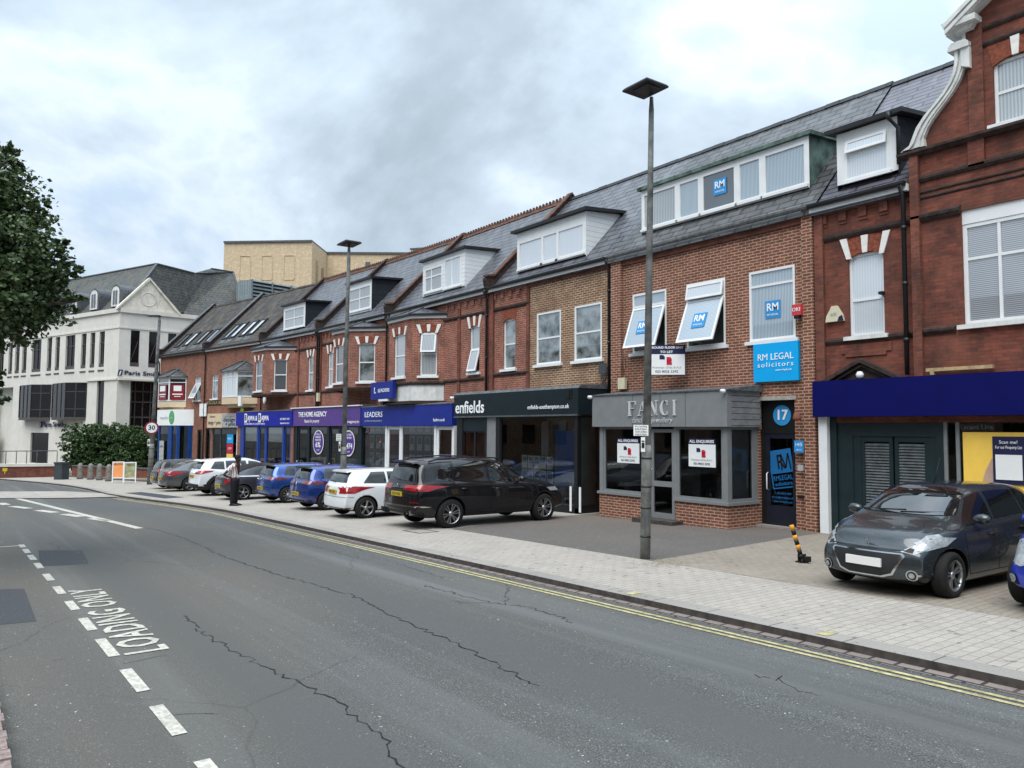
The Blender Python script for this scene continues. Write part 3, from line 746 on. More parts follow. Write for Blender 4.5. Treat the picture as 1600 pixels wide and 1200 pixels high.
def lettering(txt, size, mat, parent, T, ext=.006, bold=0, align='CENTER', name='lettering', shear=0, sx=1, space=1, width=None):
    """flat letters in the plane y=0 of T (x right, z up)"""
    me = text_mesh(txt, size, ext, bold, align, shear, sx, space)
    if width:
        xs = [v.co.x for v in me.vertices]; k = width/(max(xs)-min(xs))
        for v in me.vertices: v.co.x *= k
    me.transform(T @ Matrix.Rotation(pi/2, 4, 'X')); me.materials.append(mat)
    o = bpy.data.objects.new(name, me); COL.objects.link(o); o.parent = parent; return o
def LT(x, y, z): return Matrix.Translation((x, y, z))
def ematerial(name, c, e):
    t = NT(name); t.col(c); t.b.inputs['Emission Color'].default_value = (*c, 1); t.b.inputs['Emission Strength'].default_value = e; return t.m
M['greyf'] = plain('grey_shopfront_paint', (.20, .212, .218), .5, .06, 4, dirt=.10)
M['greyb'] = brick('grey_boards', (.20, .21, .215), (.18, .19, .195), (.07, .07, .075), .012, .2, bw=4, bh=.145)
M['navydoor'] = plain('navy_door_paint', (.014, .017, .030), .35, .15)
M['navy'] = plain('navy_fascia', (.0015, .003, .085), .5, .06, 2, spec=.15)
M['teal'] = plain('dark_teal_board', (.009, .022, .027), .5, .15)
M['charcoal'] = plain('charcoal_fascia', (.010, .019, .024), .45, .08, spec=.2)
M['royal'] = plain('royal_blue_fascia', (.012, .026, .23), .45, .08, spec=.2)
M['bajwa'] = plain('bright_blue_fascia', (.005, .012, .30), .45, .08, spec=.2)
M['bluef'] = plain('blue_shopfront_paint', (.01, .045, .27), .4, .1)
M['purple'] = plain('purple_fascia', (.095, .05, .23), .45, .06, spec=.2)
M['purpled'] = plain('purple_disc', (.07, .025, .24), .4, .03)
M['cyan'] = plain('cyan_board', (.0, .36, .78), .45, .02)
M['rmblue'] = plain('rm_blue', (.03, .27, .62), .45, .04)
M['rmdark'] = plain('rm_blue_behind_glass', (.015, .14, .36), .4, .04)
M['signw'] = plain('sign_white', (.78, .80, .80), .5, .03)
M['signk'] = plain('sign_navy_print', (.012, .014, .06), .5, .03)
M['signr'] = plain('sign_red_print', (.50, .012, .04), .5, .03)
M['txtw'] = plain('white_letters', (.85, .87, .88), .4, .02)
M['txtg'] = plain('grey_letters', (.42, .43, .44), .4, .05)
M['silver'] = plain('silver_letters', (.52, .54, .55), .35, .05)
M['cream'] = plain('cream_sign', (.62, .50, .34), .5, .05)
M['signgrey'] = plain('grey_sign', (.36, .38, .40), .5, .05)
M['gold'] = plain('gold_letters', (.42, .30, .10), .4, .1)
M['yellowp'] = plain('yellow_poster', (.92, .60, .10), .5, .05)
M['skin_print'] = plain('printed_hand', (.48, .33, .26), .5, .1)
M['bluep'] = glassy('blue_reflecting_panel', (.05, .10, .26), .08)
M['galv'] = plain('silver_louvre', (.10, .115, .12), .5, .25, 8)
M['wood'] = plain('bare_timber', (.50, .36, .20), .8, .2, 10)
M['cable'] = plain('grey_cable', (.06, .065, .07), .6, .1)
M['card'] = plain('display_card', (.55, .56, .55), .4, .3, 9)
M['photo'] = plain('printed_photo', (.20, .26, .30), .35, .5, 14)
M['redl'] = ematerial('red_display_lamp', (1.0, .12, .05), 3.0)
M['redbox'] = plain('red_alarm_box', (.55, .05, .06), .4, .08)
M['creambox'] = plain('cream_alarm_box', (.62, .58, .42), .45, .08)
GRP = 'brick buildings of the terrace'
def pbox(h, name, mat, *a, parent=None):
    mb = MB(); mb.box(*a); return h.part(name, mb, M[mat], parent)
def T0(h, u, v, z): return Matrix.Translation((u, v, z-h.base))
def sbox(w, d, hh):
    mb = MB(); mb.box(0, w, 0, d, 0, hh); return mb
def flatbox(h, name, mat, u0, u1, v, z0, z1, label, cat, d=.05, group=None):
    return h.thing(name, sbox(u1-u0, d, z1-z0), M[mat], u0, v, z0, label, cat, group)
def side_walls(h, z0=None):
    mb = MB(); z0 = h.base-.6 if z0 is None else z0
    for u in (0.0, h.W):
        p = [(u, 0, z0), (u, 7.8, z0), (u, 7.8, 7.4), (u, RV, RZT-.1), (u, 0, 7.4)]
        mb.face(p if u > 0 else p[::-1])
    mb.face([(h.W, 7.8, z0), (0, 7.8, z0), (0, 7.8, 7.4), (h.W, 7.8, 7.4)])
    return mb

# ===== the solicitors' building (red-brown brick, long dormer)
h = B2 = House('brick_building', 'red-brown brick building with a grey bay shopfront and a long copper-sided dormer', 'building', (-17.11, 16.45), 0, 6.9, -.38, GRP)
mb = side_walls(h)
wall(mb, 0, h.W, h.base-.5, 7.4, [(.92, 2.25, 4.38, 6.14), (2.99, 4.30, 4.36, 6.14), (5.05, 6.36, 4.36, 6.14), (5.27, 6.3, -.25, 2.86), (.85, 5.15, -.2, 2.9)], .13)
h.part('wall', mb, M['brickR'])
pilaster(h, .10, .52, h.base-.3, 7.3, 'brickR', .11); pilaster(h, 6.62, 6.9, h.base-.3, 7.38, 'brickR', .11)
pbox(h, 'cornice', 'brickVd', .52, 6.62, -.07, 0, 7.08, 7.33)
gutter(h, 0, 6.9, 'guttergrey', None, -.12, 7.46)
roof(h, 'slateB', ridge='dark')
RW = dict(rows=(.78,), pane='paneV', y=.03, silld=.09)
def sticker(w, T, sz=.42):
    """blue square with white letters"""
    mb = MB(T); mb.box(-sz/2, sz/2, -.006, 0, -sz/2, sz/2); s = B2.part('sticker', mb, M['rmblue'], w)
    me = text_mesh('RM', sz*.62, .002, .004, sx=.95); me.transform(Matrix.Translation((0, 0, -B2.base)) @ T @ LT(0, -.012, sz*.12) @ Matrix.Rotation(pi/2, 4, 'X'))
    me2 = text_mesh('RM LEGAL', sz*.16, .002); me2.transform(Matrix.Translation((0, 0, -B2.base)) @ T @ LT(0, -.012, -sz*.30) @ Matrix.Rotation(pi/2, 4, 'X'))
    bm = bmesh.new(); bm.from_mesh(me); bm.from_mesh(me2); bm.to_mesh(me); bm.free(); me.materials.clear(); me.materials.append(M['txtw'])
    o = bpy.data.objects.new('sticker_lettering', me); COL.objects.link(o); o.parent = w
w = window(h, TR(0, 0), .92, 2.25, 4.38, 6.14, open_=(4.42, 5.70, 20), **RW)
HT = LT(0, -.02, 5.70) @ Matrix.Rotation(radians(-20), 4, 'X'); sticker(w, HT @ LT(1.55, -.012, -.66), .40)
w = window(h, TR(0, 0), 2.99, 4.30, 4.36, 6.14, open_=(4.38, 5.66, 22), **RW)
HT = LT(0, -.02, 5.66) @ Matrix.Rotation(radians(-22), 4, 'X'); sticker(w, HT @ LT(3.65, -.012, -.66), .44)
HT2 = LT(0, -.02, 6.08) @ Matrix.Rotation(radians(-10), 4, 'X'); mb = MB(HT2)
for a in ((3.03, 3.09, 0), (4.2, 4.26, 0)): mb.box(a[0], a[1], -.03, .01, -.40, 0)
mb.box(3.09, 4.2, -.03, .01, -.06, 0); mb.box(3.09, 4.2, -.03, .01, -.40, -.34); mb.box(3.09, 4.2, -.012, -.006, -.34, -.06, 1); h.part('fanlight', mb, [M['white'], M['paneW']], w)
w = window(h, TR(0, 0), 5.05, 6.36, 4.36, 6.14, **RW); sticker(w, LT(5.72, .02, 5.12), .44)
fv = dict()
dormer(h, .72, 6.42, 8.14, 9.46, .6, 'copper', 'white', 'copper', wins=[(.78, 2.12, 8.24, 9.34, (), (), 'paneC'), (2.19, 2.98, 8.24, 9.34, (), (), 'paneV'), (3.05, 4.22, 8.24, 9.34, (), (), 'pane'), (4.29, 5.02, 8.24, 9.34, (), (), 'paneV'), (5.10, 6.34, 8.24, 9.34, (), (), 'paneV')], over=.1)
dw = [o for o in h.root.children if o.name.startswith('window')]
sticker([o for o in dw][-3], LT(3.68, .61, 8.86), .44)
# bay shopfront
fvv = -1.2
mb = MB(); mb.box(.75, 2.70, fvv, fvv+.11, h.base-.4, .30); mb.box(3.6, 5.25, fvv, fvv+.11, h.base-.4, .30); mb.box(5.14, 5.25, fvv+.11, 0, h.base-.4, .30); mb.box(.75, .86, fvv+.11, 0, h.base-.4, .30)
h.part('stall_riser', mb, M['brickR'])
mb = MB(); mb.box(.70, 2.72, fvv-.05, fvv+.14, .30, .37); mb.box(3.58, 5.30, fvv-.05, fvv+.14, .30, .37); mb.box(5.11, 5.30, fvv+.14, 0, .30, .37); h.part('shop_sill', mb, M['greyf'])
mb = MB(); mb.box(.76, .90, fvv, fvv+.12, .37, 2.2); mb.box(5.12, 5.25, fvv, fvv+.12, .37, 2.2); mb.box(2.62, 2.73, fvv+.01, fvv+.1, .37, 2.2); mb.box(3.55, 3.64, fvv+.01, fvv+.1, .37, 2.2); mb.box(5.13, 5.24, -.12, 0, .37, 2.2); mb.box(.76, .84, fvv+.12, 0, .37, 2.2)
h.part('post', mb, M['greyf'])
glazing(h, TR(0, fvv), .90, 2.62, .37, 2.2, .07, 'greyf'); glazing(h, TR(0, fvv), 3.64, 5.12, .37, 2.2, .07, 'greyf')
glazing(h, TR(5.25, fvv, 90), .12, 1.08, .37, 2.2, .07, 'greyf')
door(h, TR(0, fvv), 2.73, 3.55, -.20, 2.14, 'greyf', .09, .06, mid=.70)
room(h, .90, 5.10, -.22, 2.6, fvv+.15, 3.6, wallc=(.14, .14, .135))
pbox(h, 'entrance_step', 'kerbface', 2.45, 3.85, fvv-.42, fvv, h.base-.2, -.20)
mb = MB(); mb.box(.58, 5.34, fvv-.12, fvv+.05, 2.2, 3.08); mb.box(5.24, 5.34, fvv+.05, -.0, 2.2, 3.08, 1); mb.box(.58, .68, fvv+.05, 0, 2.2, 3.08, 1); mb.box(.68, 5.24, fvv+.05, 0, 2.2, 2.24)
fas = h.part('fascia', mb, [M['greyf'], M['greyb']])
mb = MB(); mb.rings([[(u, fvv-.15, 3.08), (u, fvv-.15, 3.11), (u, -.02, 3.26), (u, -.02, 3.08)] for u in (.55, 5.42)], 0, True, True, False); h.part('lead_roof', mb, M['lead'])
mb = MB()
for u in (2.2, 3.2, 4.05): mb.box(u, u+.008, fvv-.123, fvv-.12, 2.2, 3.08)
h.part('fascia_joint', mb, M['dark'])
def serif(txt, x, z, hh, wd, gap):
    mb = MB(Matrix.Translation((0, fvv-.122, 0))); t_, k = .075*hh/.42, .024
    def st(xa, za, xb, zb_, w_): mb.prism([(xa-w_/2, za), (xa+w_/2, za), (xb+w_/2, zb_), (xb-w_/2, zb_)], -.028, 0)
    def sf(xc, zc, w_=.13): mb.prism([(xc-w_/2, zc-.010), (xc+w_/2, zc-.010), (xc+w_/2, zc+.010), (xc-w_/2, zc+.010)], -.026, 0)
    for c in txt:
        x1_ = x+wd
        if c == 'F': st(x+.05, z, x+.05, z+hh, t_); sf(x+.05, z); sf(x+.13, z+hh, .3); sf(x+.12, z+hh*.52, .18); st(x+.27, z+hh-.09, x+.27, z+hh, k)
        if c == 'A': st(x, z, x+wd*.5, z+hh, k); st(x+wd, z, x+wd*.5, z+hh, t_); sf(x, z); sf(x+wd, z); sf(x+wd*.5, z+hh*.35, wd*.6)
        if c == 'N': st(x+.03, z, x+.03, z+hh, k); st(x+wd-.03, z, x+wd-.03, z+hh, k); st(x+wd-.03, z, x+.03, z+hh, t_); sf(x+.03, z); sf(x+wd-.03, z+hh)
        if c == 'C':
            n_ = 14; pts = [(x+wd*.5-wd*.48*cos(a), z+hh*.5+hh*.51*sin(a), abs(cos(a))) for a in [radians(-128+256*q/n_) for q in range(n_+1)]]
            for (xa, za, ta), (xb, zb_, tb) in zip(pts, pts[1:]): 
                o1, o2 = k*.7+ta*t_*.4, k*.7+tb*t_*.4; mb.prism([(xa-o1, za), (xa+o1, za), (xb+o2, zb_), (xb-o2, zb_)] if zb_ > za else [(xa-o1, za), (xb-o2, zb_), (xb+o2, zb_), (xa+o1, za)], -.028, 0)
            st(x+wd*.82, z+hh-.12, x+wd*.82, z+hh, k); st(x+wd*.82, z, x+wd*.82, z+.10, k)
        if c == 'I': st(x+.05, z, x+.05, z+hh, t_); sf(x+.05, z); sf(x+.05, z+hh)
        x = x1_+gap
    h.part('lettering', mb, M['silver'], fas)
serif('FANCI', 2.05, 2.50, .38, .26, .14)
lettering('fanci finejewellery', .20, M['silver'], fas, T0(h, 2.90, fvv-.13, 2.37), .006, shear=.3, width=1.45)
# 17: the recessed side entrance
mb = MB(); mb.box(5.27, 6.3, .16, .2, 2.12, 2.86); mb.box(5.27, 6.3, .08, .2, 2.04, 2.12); mb.box(5.27, 5.42, .1, .2, -.25, 2.04); tp = h.part('transom_panel', mb, M['black'])
dm = MB(); dm.lathe([(.25, 0), (.25, .015)], (5.85, .14, 2.49), 36, 'y'); dd = h.part('number_disc', dm, M['rmblue'], tp)
lettering('17', .34, M['txtw'], tp, T0(h, 5.85, .13, 2.49), .004, .008)
dr = door(h, TR(0, .02), 5.42, 6.27, -.2, 2.03, 'navydoor', .11, .1, handle='white', solid=.48)
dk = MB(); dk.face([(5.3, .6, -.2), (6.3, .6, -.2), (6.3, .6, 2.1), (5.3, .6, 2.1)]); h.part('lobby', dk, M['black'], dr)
TT = LT(5.845, .112, 1.18) @ Matrix.Rotation(radians(-9), 4, 'Y')
mb = MB(TT); 
for a in ((-.32, .32, .44, .47), (-.32, .32, -.47, -.44), (-.32, -.29, -.44, .44), (.29, .32, -.44, .44)): mb.box(a[0], a[1], -.006, 0, a[2], a[3])
mb.box(-.29, .29, -.006, 0, -.10, .44)
st = h.part('door_sticker', mb, M['rmdark'], dr)
def dl(t, sz, z, mat, wd):
    me = text_mesh(t, sz, .002, .002)
    xs = [v.co.x for v in me.vertices]; k = wd/(max(xs)-min(xs))
    for v in me.vertices: v.co.x *= k
    me.transform(LT(0, 0, -h.base) @ TT @ LT(0, -.012, z) @ Matrix.Rotation(pi/2, 4, 'X')); me.materials.append(mat)
    o = bpy.data.objects.new('door_lettering', me); COL.objects.link(o); o.parent = dr
dl('R', .50, .16, M['black'], .21); dr.children[-1].location.x = -.15
mb = MB(TT)
for p_, q_ in (((.01, -.03), (.03, .36)), ((.03, .36), (.13, .02)), ((.13, .02), (.23, .36)), ((.23, .36), (.26, -.03))): mb.bar((p_[0], -.012, p_[1]), (q_[0], -.012, q_[1]), .006, .034)
h.part('door_lettering', mb, M['black'], dr); dl('RMLEGAL', .17, -.22, M['rmdark'], .54); dl('solicitors', .13, -.36, M['rmdark'], .48)
for k, t in enumerate(('T: 023 8022 2929', 'E: info@rm-legal.co.uk', 'www.rm-legal.co.uk')):
    lettering(t, .065, M['rmdark'], dr, T0(h, 5.87, .105, .58-.1*k))
pbox(h, 'lintel', 'stone', 5.18, 6.35, -.03, .16, 2.86, 2.96)
pbox(h, 'door_step', 'kerb', 5.25, 6.35, -.1, .3, h.base-.2, -.2)
# things fixed to it
o = flatbox(h, 'wall_sign', 'cyan', 5.22, 6.48, -.10, 3.32, 4.27, 'square cyan RM LEGAL solicitors sign board above the door numbered 17', 'sign', .09)
lettering('RM LEGAL', .23, M['txtw'], o, LT(.63, -.008, .60), .003, width=1.0); lettering('solicitors', .17, M['txtw'], o, LT(.63, -.008, .41), .003, space=1.3, width=1.0); lettering('www.rm-legal.co.uk', .065, M['txtw'], o, LT(.86, -.008, .27), .003, width=.45)
def agent_board(u, v, z, w, hh, rz, head, label, name='agents_board', topfrac=.22, h=B2, cat='sign'):
    mb = MB(); mb.box(-w/2, w/2, -.02, .0, 0, hh*(1-topfrac)); mb.box(-w/2, w/2, -.02, .0, hh*(1-topfrac), hh, 1)
    if topfrac > .24: mb.box(-w/2-.02, w/2+.02, 0, .02, -.02, hh+.02, 1)
    o = h.thing(name, mb, [M['signw'], M['signk']], u, v, z, label, cat, rz=rz)
    hs = head.split('|')
    for i, t in enumerate(hs):
        lettering(t, hh*topfrac*.72/len(hs), M['txtw'], o, LT(0, -.026, hh*(1-topfrac*(i+.5)/len(hs))), .002, .002, width=w*(.92 if i == 0 else .35))
    lm = MB(); s = w*.085
    for (cx, cz, m) in ((-.09, .60, 0), (.07, .53, 1), (.07, .41, 1)):
        lm.prism([(cx*w*1.2-s, cz*hh-s*.7), (cx*w*1.2+s*.7, cz*hh-s*.7), (cx*w*1.2+s*.7, cz*hh+s*.1), (cx*w*1.2+s*.2, cz*hh+s*.7), (cx*w*1.2-s, cz*hh+s*.7)], -.027, -.021, m)
    g = lm.build('logo', [M['signk'], M['signr']], o)
    lettering('Primmer Olds B.A.S', hh*.09, M['txtg'], o, LT(0, -.026, hh*.25), .002, width=w*.78)
    lettering('023 8022 2292', hh*.105, M['signk'], o, LT(0, -.026, hh*.11), .002, width=w*.62)
    return o
o = agent_board(2.80, -.62, 3.62, .98, .80, radians(47), 'GROUND FLOOR UNIT|TO LET', 'white TO LET board with a navy heading on the wall above the grey fascia', 'to_let_board', .30)
mb = MB(); mb.box(-.04, .04, .02, .62, .05, .13); mb.build('bracket', M['black'], o)
agent_board(1.88, -1.16, 1.20, .84, .56+.12, 0, 'ALL ENQUIRIES', 'white ALL ENQUIRIES poster in the shop window left of the grey door', 'window_poster', .2, cat='poster')
agent_board(4.45, -1.16, 1.20, .84, .56+.14, 0, 'ALL ENQUIRIES', 'white ALL ENQUIRIES poster in the shop window right of the grey door', 'window_poster', .2, cat='poster')
o = flatbox(h, 'alarm_box', 'redbox', 6.40, 6.64, -.21, 4.86, 5.12, 'small red alarm box high on the brick pilaster beside a first-floor window', 'alarm box', .1)
lettering('OKI', .13, M['txtw'], o, LT(.12, -.006, .13), .003); mb = MB(); mb.box(.05, .19, .0, .1, -.08, 0); mb.build('strobe', M['black'], o)
flatbox(h, 'junction_box', 'creambox', .47, .76, -.19, 3.33, 3.67, 'small cream utility box on the brick wall left of the to-let board', 'utility box', .09)
o = flatbox(h, 'name_plate', 'rmblue', 6.36, 6.60, -.14, 1.60, 1.88, 'small square blue name plate on the brick pilaster by door 17', 'sign', .03)
lettering('14/5', .11, M['txtw'], o, LT(.12, -.006, .18), .002); lettering('solicitors', .04, M['txtw'], o, LT(.12, -.006, .06), .002)
flatbox(h, 'intercom', 'signgrey', 6.44, 6.58, -.14, 1.17, 1.31, 'small grey intercom on the brick pilaster below the blue name plate', 'intercom', .03)
flatbox(h, 'letter_slot', 'black', 6.42, 6.58, -.135, .52, .60, 'narrow black slot plate low on the brick pilaster by door 17', 'letter box', .03)
mb = MB(); mb.lathe([(.09, 0), (.10, .05), (.07, .16), (.02, .19)], (0, 0, 0), 12); mb.box(-.03, .03, 0, .12, .03, .1); h.thing('wall_lamp', mb, M['brickVd'], 6.5, -.22, 2.36, 'small rusty brown wall lamp on the brick pilaster above the blue name plate', 'lamp')
mb = MB(); mb.tube([(0, 0, 0), (-.03, -.02, -.35), (.09, -.03, -.6), (-.02, -.03, -.9), (-.2, -.03, -1.05), (-.25, -.02, -1.2)], .012, 5); mb.tube([(0, 0, -.1), (.12, -.02, -.2), (.14, -.02, -.5)], .01, 5)
h.thing('loose_cable', mb, M['cable'], .62, -.12, 4.45, 'loose grey cable trailing down the brick wall at the left end of the solicitors building', 'cable')
mb = MB(); mb.lathe([(.0, -.02), (.05, 0), (.055, .1), (.03, .13)], (0, 0, 0), 10, 'y'); mb.box(-.02, .02, .1, .2, -.02, .05); h.thing('security_camera', mb, M['white'], .56, -1.45, 3.05, 'small white camera at the left top corner of the grey shop fascia', 'camera')
mb = MB(); mb.lathe([(.0, -.02), (.05, 0), (.055, .1), (.03, .13)], (0, 0, 0), 10, 'y'); mb.box(-.02, .02, .1, .2, -.02, .05); h.thing('security_camera', mb, M['white'], 5.30, -1.47, 3.05, 'small white camera at the right top corner of the grey shop fascia', 'camera')

# ===== gabled building at the right edge of the photograph
h = B0 = House('gabled_building', 'dark red brick building with a white scrolled gable and wide navy shop fascia', 'building', (-10.2, 16.45), 0, 9.4, -.2, GRP)
GZ = 8.05
mb = side_walls(h)
wall(mb, 0, h.W, 2.3, 7.4, [(.82, 1.63, 4.24, 6.10), (3.25, 6.4, 4.25, 6.58)], .15)
h.part('wall', mb, M['brickG'])
vw = window(h, TR(0, 0), .82, 1.63, 4.24, 6.10, rows=(.44,), pane='paneW', sill='whitedirty'); arch_head(h, TR(0, 0), .82, 1.63, 6.12, .11, 3)
w = window(h, TR(0, 0), 3.25, 6.4, 4.25, 6.30, cols=(.21, .79), rows=(.65,), pane='paneB', sill='whitedirty', fr=.08)
pbox(h, 'window_panel', 'white', 3.25, 6.4, .04, .10, 6.30, 6.60, parent=w)
pilaster(h, .02, .24, 2.4, 7.25, 'brickVd', .08); pilaster(h, 2.28, 2.46, 2.4, 7.95, 'brickVd', .1); pilaster(h, 3.44, 3.74, 7.42, 7.93, 'brickG', .07)
string(h, 0, 2.2, 6.52, .07, .13); string(h, 2.2, 3.25, 6.52, .10, .16); string(h, 0, 2.2, 4.10, .06, .12); string(h, 2.2, 3.1, 4.12, .09, .13)
string(h, 2.2, 9.4, 7.36, .07, .13, name='string_course'); string(h, 2.2, 9.4, 7.12, .03, .05); string(h, 2.2, 9.4, 7.0, .03, .05)
corbels(h, .24, 2.16, 4, 'brickVd')
gutter(h, -.02, 2.26, 'gutter', 'white')
roof(h, 'slateP', 0, 2.2, ridge='dark', zr=11.5); roof(h, 'slateP', 2.2, 3.5, ridge='dark', zr=11.5, eave_v=.37)
dormer(h, .42, 1.86, 7.88, 9.10, .3, 'cladk', 'white', 'dark', over=.2, wins=[(.62, 1.66, 7.93, 8.90, (), (.64,), 'paneW', (8.56, 8.86, 12))], rise=.22)
mb = MB(); mb.tube([(1.80, .05, 9.16), (1.80, .02, 9.0), (1.90, .24, 8.8), (1.90, .24, 7.98)], .045, 8); h.part('dormer_downpipe', mb, M['gutter'])
mb = MB(); mb.tube([(2.16, -.28, 7.34), (2.16, -.14, 7.1), (2.16, -.14, 3.3)], .05, 8)
for z in (6.4, 5.2, 4.0): mb.lathe([(.065, 0), (.065, .08)], (2.16, -.14, z), 8)
h.part('downpipe', mb, M['gutter'])
# the shaped gable
sc = [(2.10, 8.10), (2.28, 8.16), (2.36, 8.34), (2.44, 8.52), (2.60, 8.72), (2.78, 8.88), (2.96, 9.05), (3.10, 9.22), (3.20, 9.42), (3.245, 9.62), (3.25, 9.92)]
inn = [(2.62, 8.10), (2.60, 8.28), (2.68, 8.46), (2.78, 8.60), (2.94, 8.78), (3.08, 8.92), (3.22, 9.08), (3.34, 9.26), (3.42, 9.46), (3.46, 9.66), (3.46, 9.92)]
cx = 5.55
def mir(p): return (2*cx-p[0], p[1])
body = [(2.22, 7.42)]+sc[1:]+[(3.50, 9.92), (3.50, 10.40), (5.55, 11.9)]
gb = MB(); full = body+[mir(p) for p in body[::-1][1:]]
ops = (3.92, 4.72, 8.15, 9.45)
def clipx(poly, a, b):
    return poly
# brick field, built in vertical strips around the upper window openings
def top_at(x):
    x = x if x <= cx else 2*cx-x; P = body
    for (xa, za), (xb, zb) in zip(P, P[1:]):
        if xb > xa and xa <= x <= xb: return za+(zb-za)*(x-xa)/(xb-xa)
    return 9.9
W2 = [(3.92, 4.74, 8.14, 9.42), (5.15, 5.97, 8.14, 9.42), (6.38, 7.20, 8.14, 9.42)]
xs = sorted({*[p[0] for p in body], *[2*cx-p[0] for p in body], *[o[0] for o in W2], *[o[1] for o in W2]})
for a, b in zip(xs, xs[1:]):
    if b-a < 1e-4: continue
    mid = (a+b)/2; za, zb = top_at(a+1e-5), top_at(b-1e-5); o = [o for o in W2 if o[0] < mid < o[1]]
    if o:
        o = o[0]; gb.face([(a, 0, 7.4), (b, 0, 7.4), (b, 0, o[2]), (a, 0, o[2])]); gb.face([(a, 0, o[3]), (b, 0, o[3]), (b, 0, zb), (a, 0, za)])
    else: gb.face([(a, 0, 7.4), (b, 0, 7.4), (b, 0, zb), (a, 0, za)])
    gb.face([(a, .35, 7.4), (a, .35, za), (b, .35, zb), (b, .35, 7.4)]); gb.face([(a, 0, za), (b, 0, zb), (b, .35, zb), (a, .35, za)])
for o in W2:
    for q in ((o[0], o[0]), (o[1], o[1])): gb.face([(q[0], 0, o[2]), (q[0], 0, o[3]), (q[0], .35, o[3]), (q[0], .35, o[2])])
h.part('gable', gb, M['brickG'])
for k, o in enumerate(W2):
    window(h, TR(0, 0), o[0], o[1], o[2], o[3], rows=(.5,), pane='pane' if k else 'paneC', sill='white'); arch_head(h, TR(0, 0), o[0], o[1], o[3]+.02, .11, 1)
for q in (lambda p: p, mir):
    cm = MB()
    for lay, (ta, tb, v0) in enumerate(((0, 1, -.10), (.12, .42, -.15), (.58, .82, -.13))):
        A = [(s[0]+(i[0]-s[0])*ta, s[1]+(i[1]-s[1])*ta) for s, i in zip(sc, inn)]; B = [(s[0]+(i[0]-s[0])*tb, s[1]+(i[1]-s[1])*tb) for s, i in zip(sc, inn)]
        for k in range(len(A)-1):
            p = [q(A[k]), q(B[k]), q(B[k+1]), q(A[k+1])]
            cm.prism(p, v0, .36 if lay == 0 else -.10)
    cap = [q(p) for p in ((3.16, 9.86), (3.56, 9.86), (3.56, 9.96), (3.50, 10.02), (3.24, 10.02), (3.18, 9.96))]; cm.prism(cap, -.2, .36)
    cm.prism([q(p) for p in ((3.40, 9.50), (3.56, 9.42), (3.56, 9.88), (3.40, 9.88))], -.16, .0)
    cm.prism([q(p) for p in ((3.40, 10.02), (3.46, 10.02), (3.46, 10.40), (3.40, 10.40))], -.06, .36)
    h.part('scroll_coping', cm, M['whitedirty'])
    rk = MB()
    for d0, d1, v0 in ((0, .30, -.28), (.06, .14, -.36), (.2, .27, -.34)):
        rk.prism([q(p) for p in ((3.18, 10.46-d0+.02), (5.55, 12.1-d0+.02), (5.55, 12.1-d1), (3.18+.0, 10.46-d1))], v0, .36 if v0 > -.3 else -.27)
    rk.prism([q(p) for p in ((3.16, 10.30), (3.75, 10.30), (3.75, 10.42), (3.10, 10.44))], -.32, .36); rk.prism([q(p) for p in ((3.30, 10.20), (3.62, 10.20), (3.68, 10.30), (3.22, 10.30))], -.2, .3)
    h.part('pediment_cornice', rk, M['whitedirty'])
string(h, 2.05, 9.2, 7.93, .17, .15); string(h, 3.48, 8.6, 9.78, .05, .1); string(h, 3.5, 8.6, 10.12, .05, .1)
pilaster(h, 3.48, 3.76, 8.08, 10.3, 'brickVd', .06)
roof(h, 'slateP', 3.5, 9.3, ridge='dark', zr=11.4, eave_v=.37)
# pediment over the old doorway, worn panel under the window
pm = MB()
for d0, d1, v0 in ((0, .09, -.20), (.12, .18, -.13)):
    for s in (1, -1): pm.prism([(1.13+s*0, 3.72-d0), (1.13+s*.95, 3.24-d0), (1.13+s*.95, 3.24-d1), (1.13, 3.72-d1)][::s], v0, 0)
pm.prism([(.28, 3.22), (1.98, 3.22), (1.13, 3.6)], -.05, 0)
h.part('door_pediment', pm, M['soot'])
pm = MB(); pm.box(.62, 1.78, -.03, 0, 3.86, 4.06, skip='k'); pm.box(.72, 1.66, -.03, 0, 3.78, 3.86, skip='k'); h.part('apron_panel', pm, M['brickG'])
# ground floor: white pier, teal boarding with louvred doors, window with posters
mb = MB(); mb.box(.09, .30, -.14, .02, h.base-.4, 2.45); h.part('white_pier', mb, M['white'])
mb = MB(); wall(mb, -.02, .09, h.base-.5, 2.45); h.part('brick_pier', mb, M['brickVd'])
mb = MB(); mb.box(.30, .46, -.02, .10, h.base-.4, 2.42); mb.box(.46, .82, .03, .10, h.base-.4, 2.3); mb.box(2.64, 2.78, .0, .1, h.base-.4, 2.3); mb.box(.82, 2.64, .03, .1, 2.0, 2.3); mb.box(.82, 1.0, .05, .1, h.base-.4, 2.0); mb.box(2.46, 2.64, .05, .1, h.base-.4, 2.0)
h.part('boarding', mb, M['teal'])
for a, b in ((1.0, 1.71), (1.75, 2.46)):
    mb = MB(); mb.box(a, a+.08, .06, .11, h.base-.2, 2.0); mb.box(b-.08, b, .06, .11, h.base-.2, 2.0); mb.box(a+.08, b-.08, .06, .11, 1.88, 2.0); mb.box(a+.08, b-.08, .06, .11, h.base-.2, -.02); dd = h.part('louvre_door', mb, M['teal'])
    lm = MB(); z = 0.0
    while z < 1.86: lm.rings([[(a+.08, .07, z), (a+.08, .10, z+.045), (a+.08, .105, z+.035), (a+.08, .075, z-.01)], [(b-.08, .07, z), (b-.08, .10, z+.045), (b-.08, .105, z+.035), (b-.08, .075, z-.01)]], 0, True, True, False); z += .062
    h.part('louvre_slats', lm, M['galv'], dd)
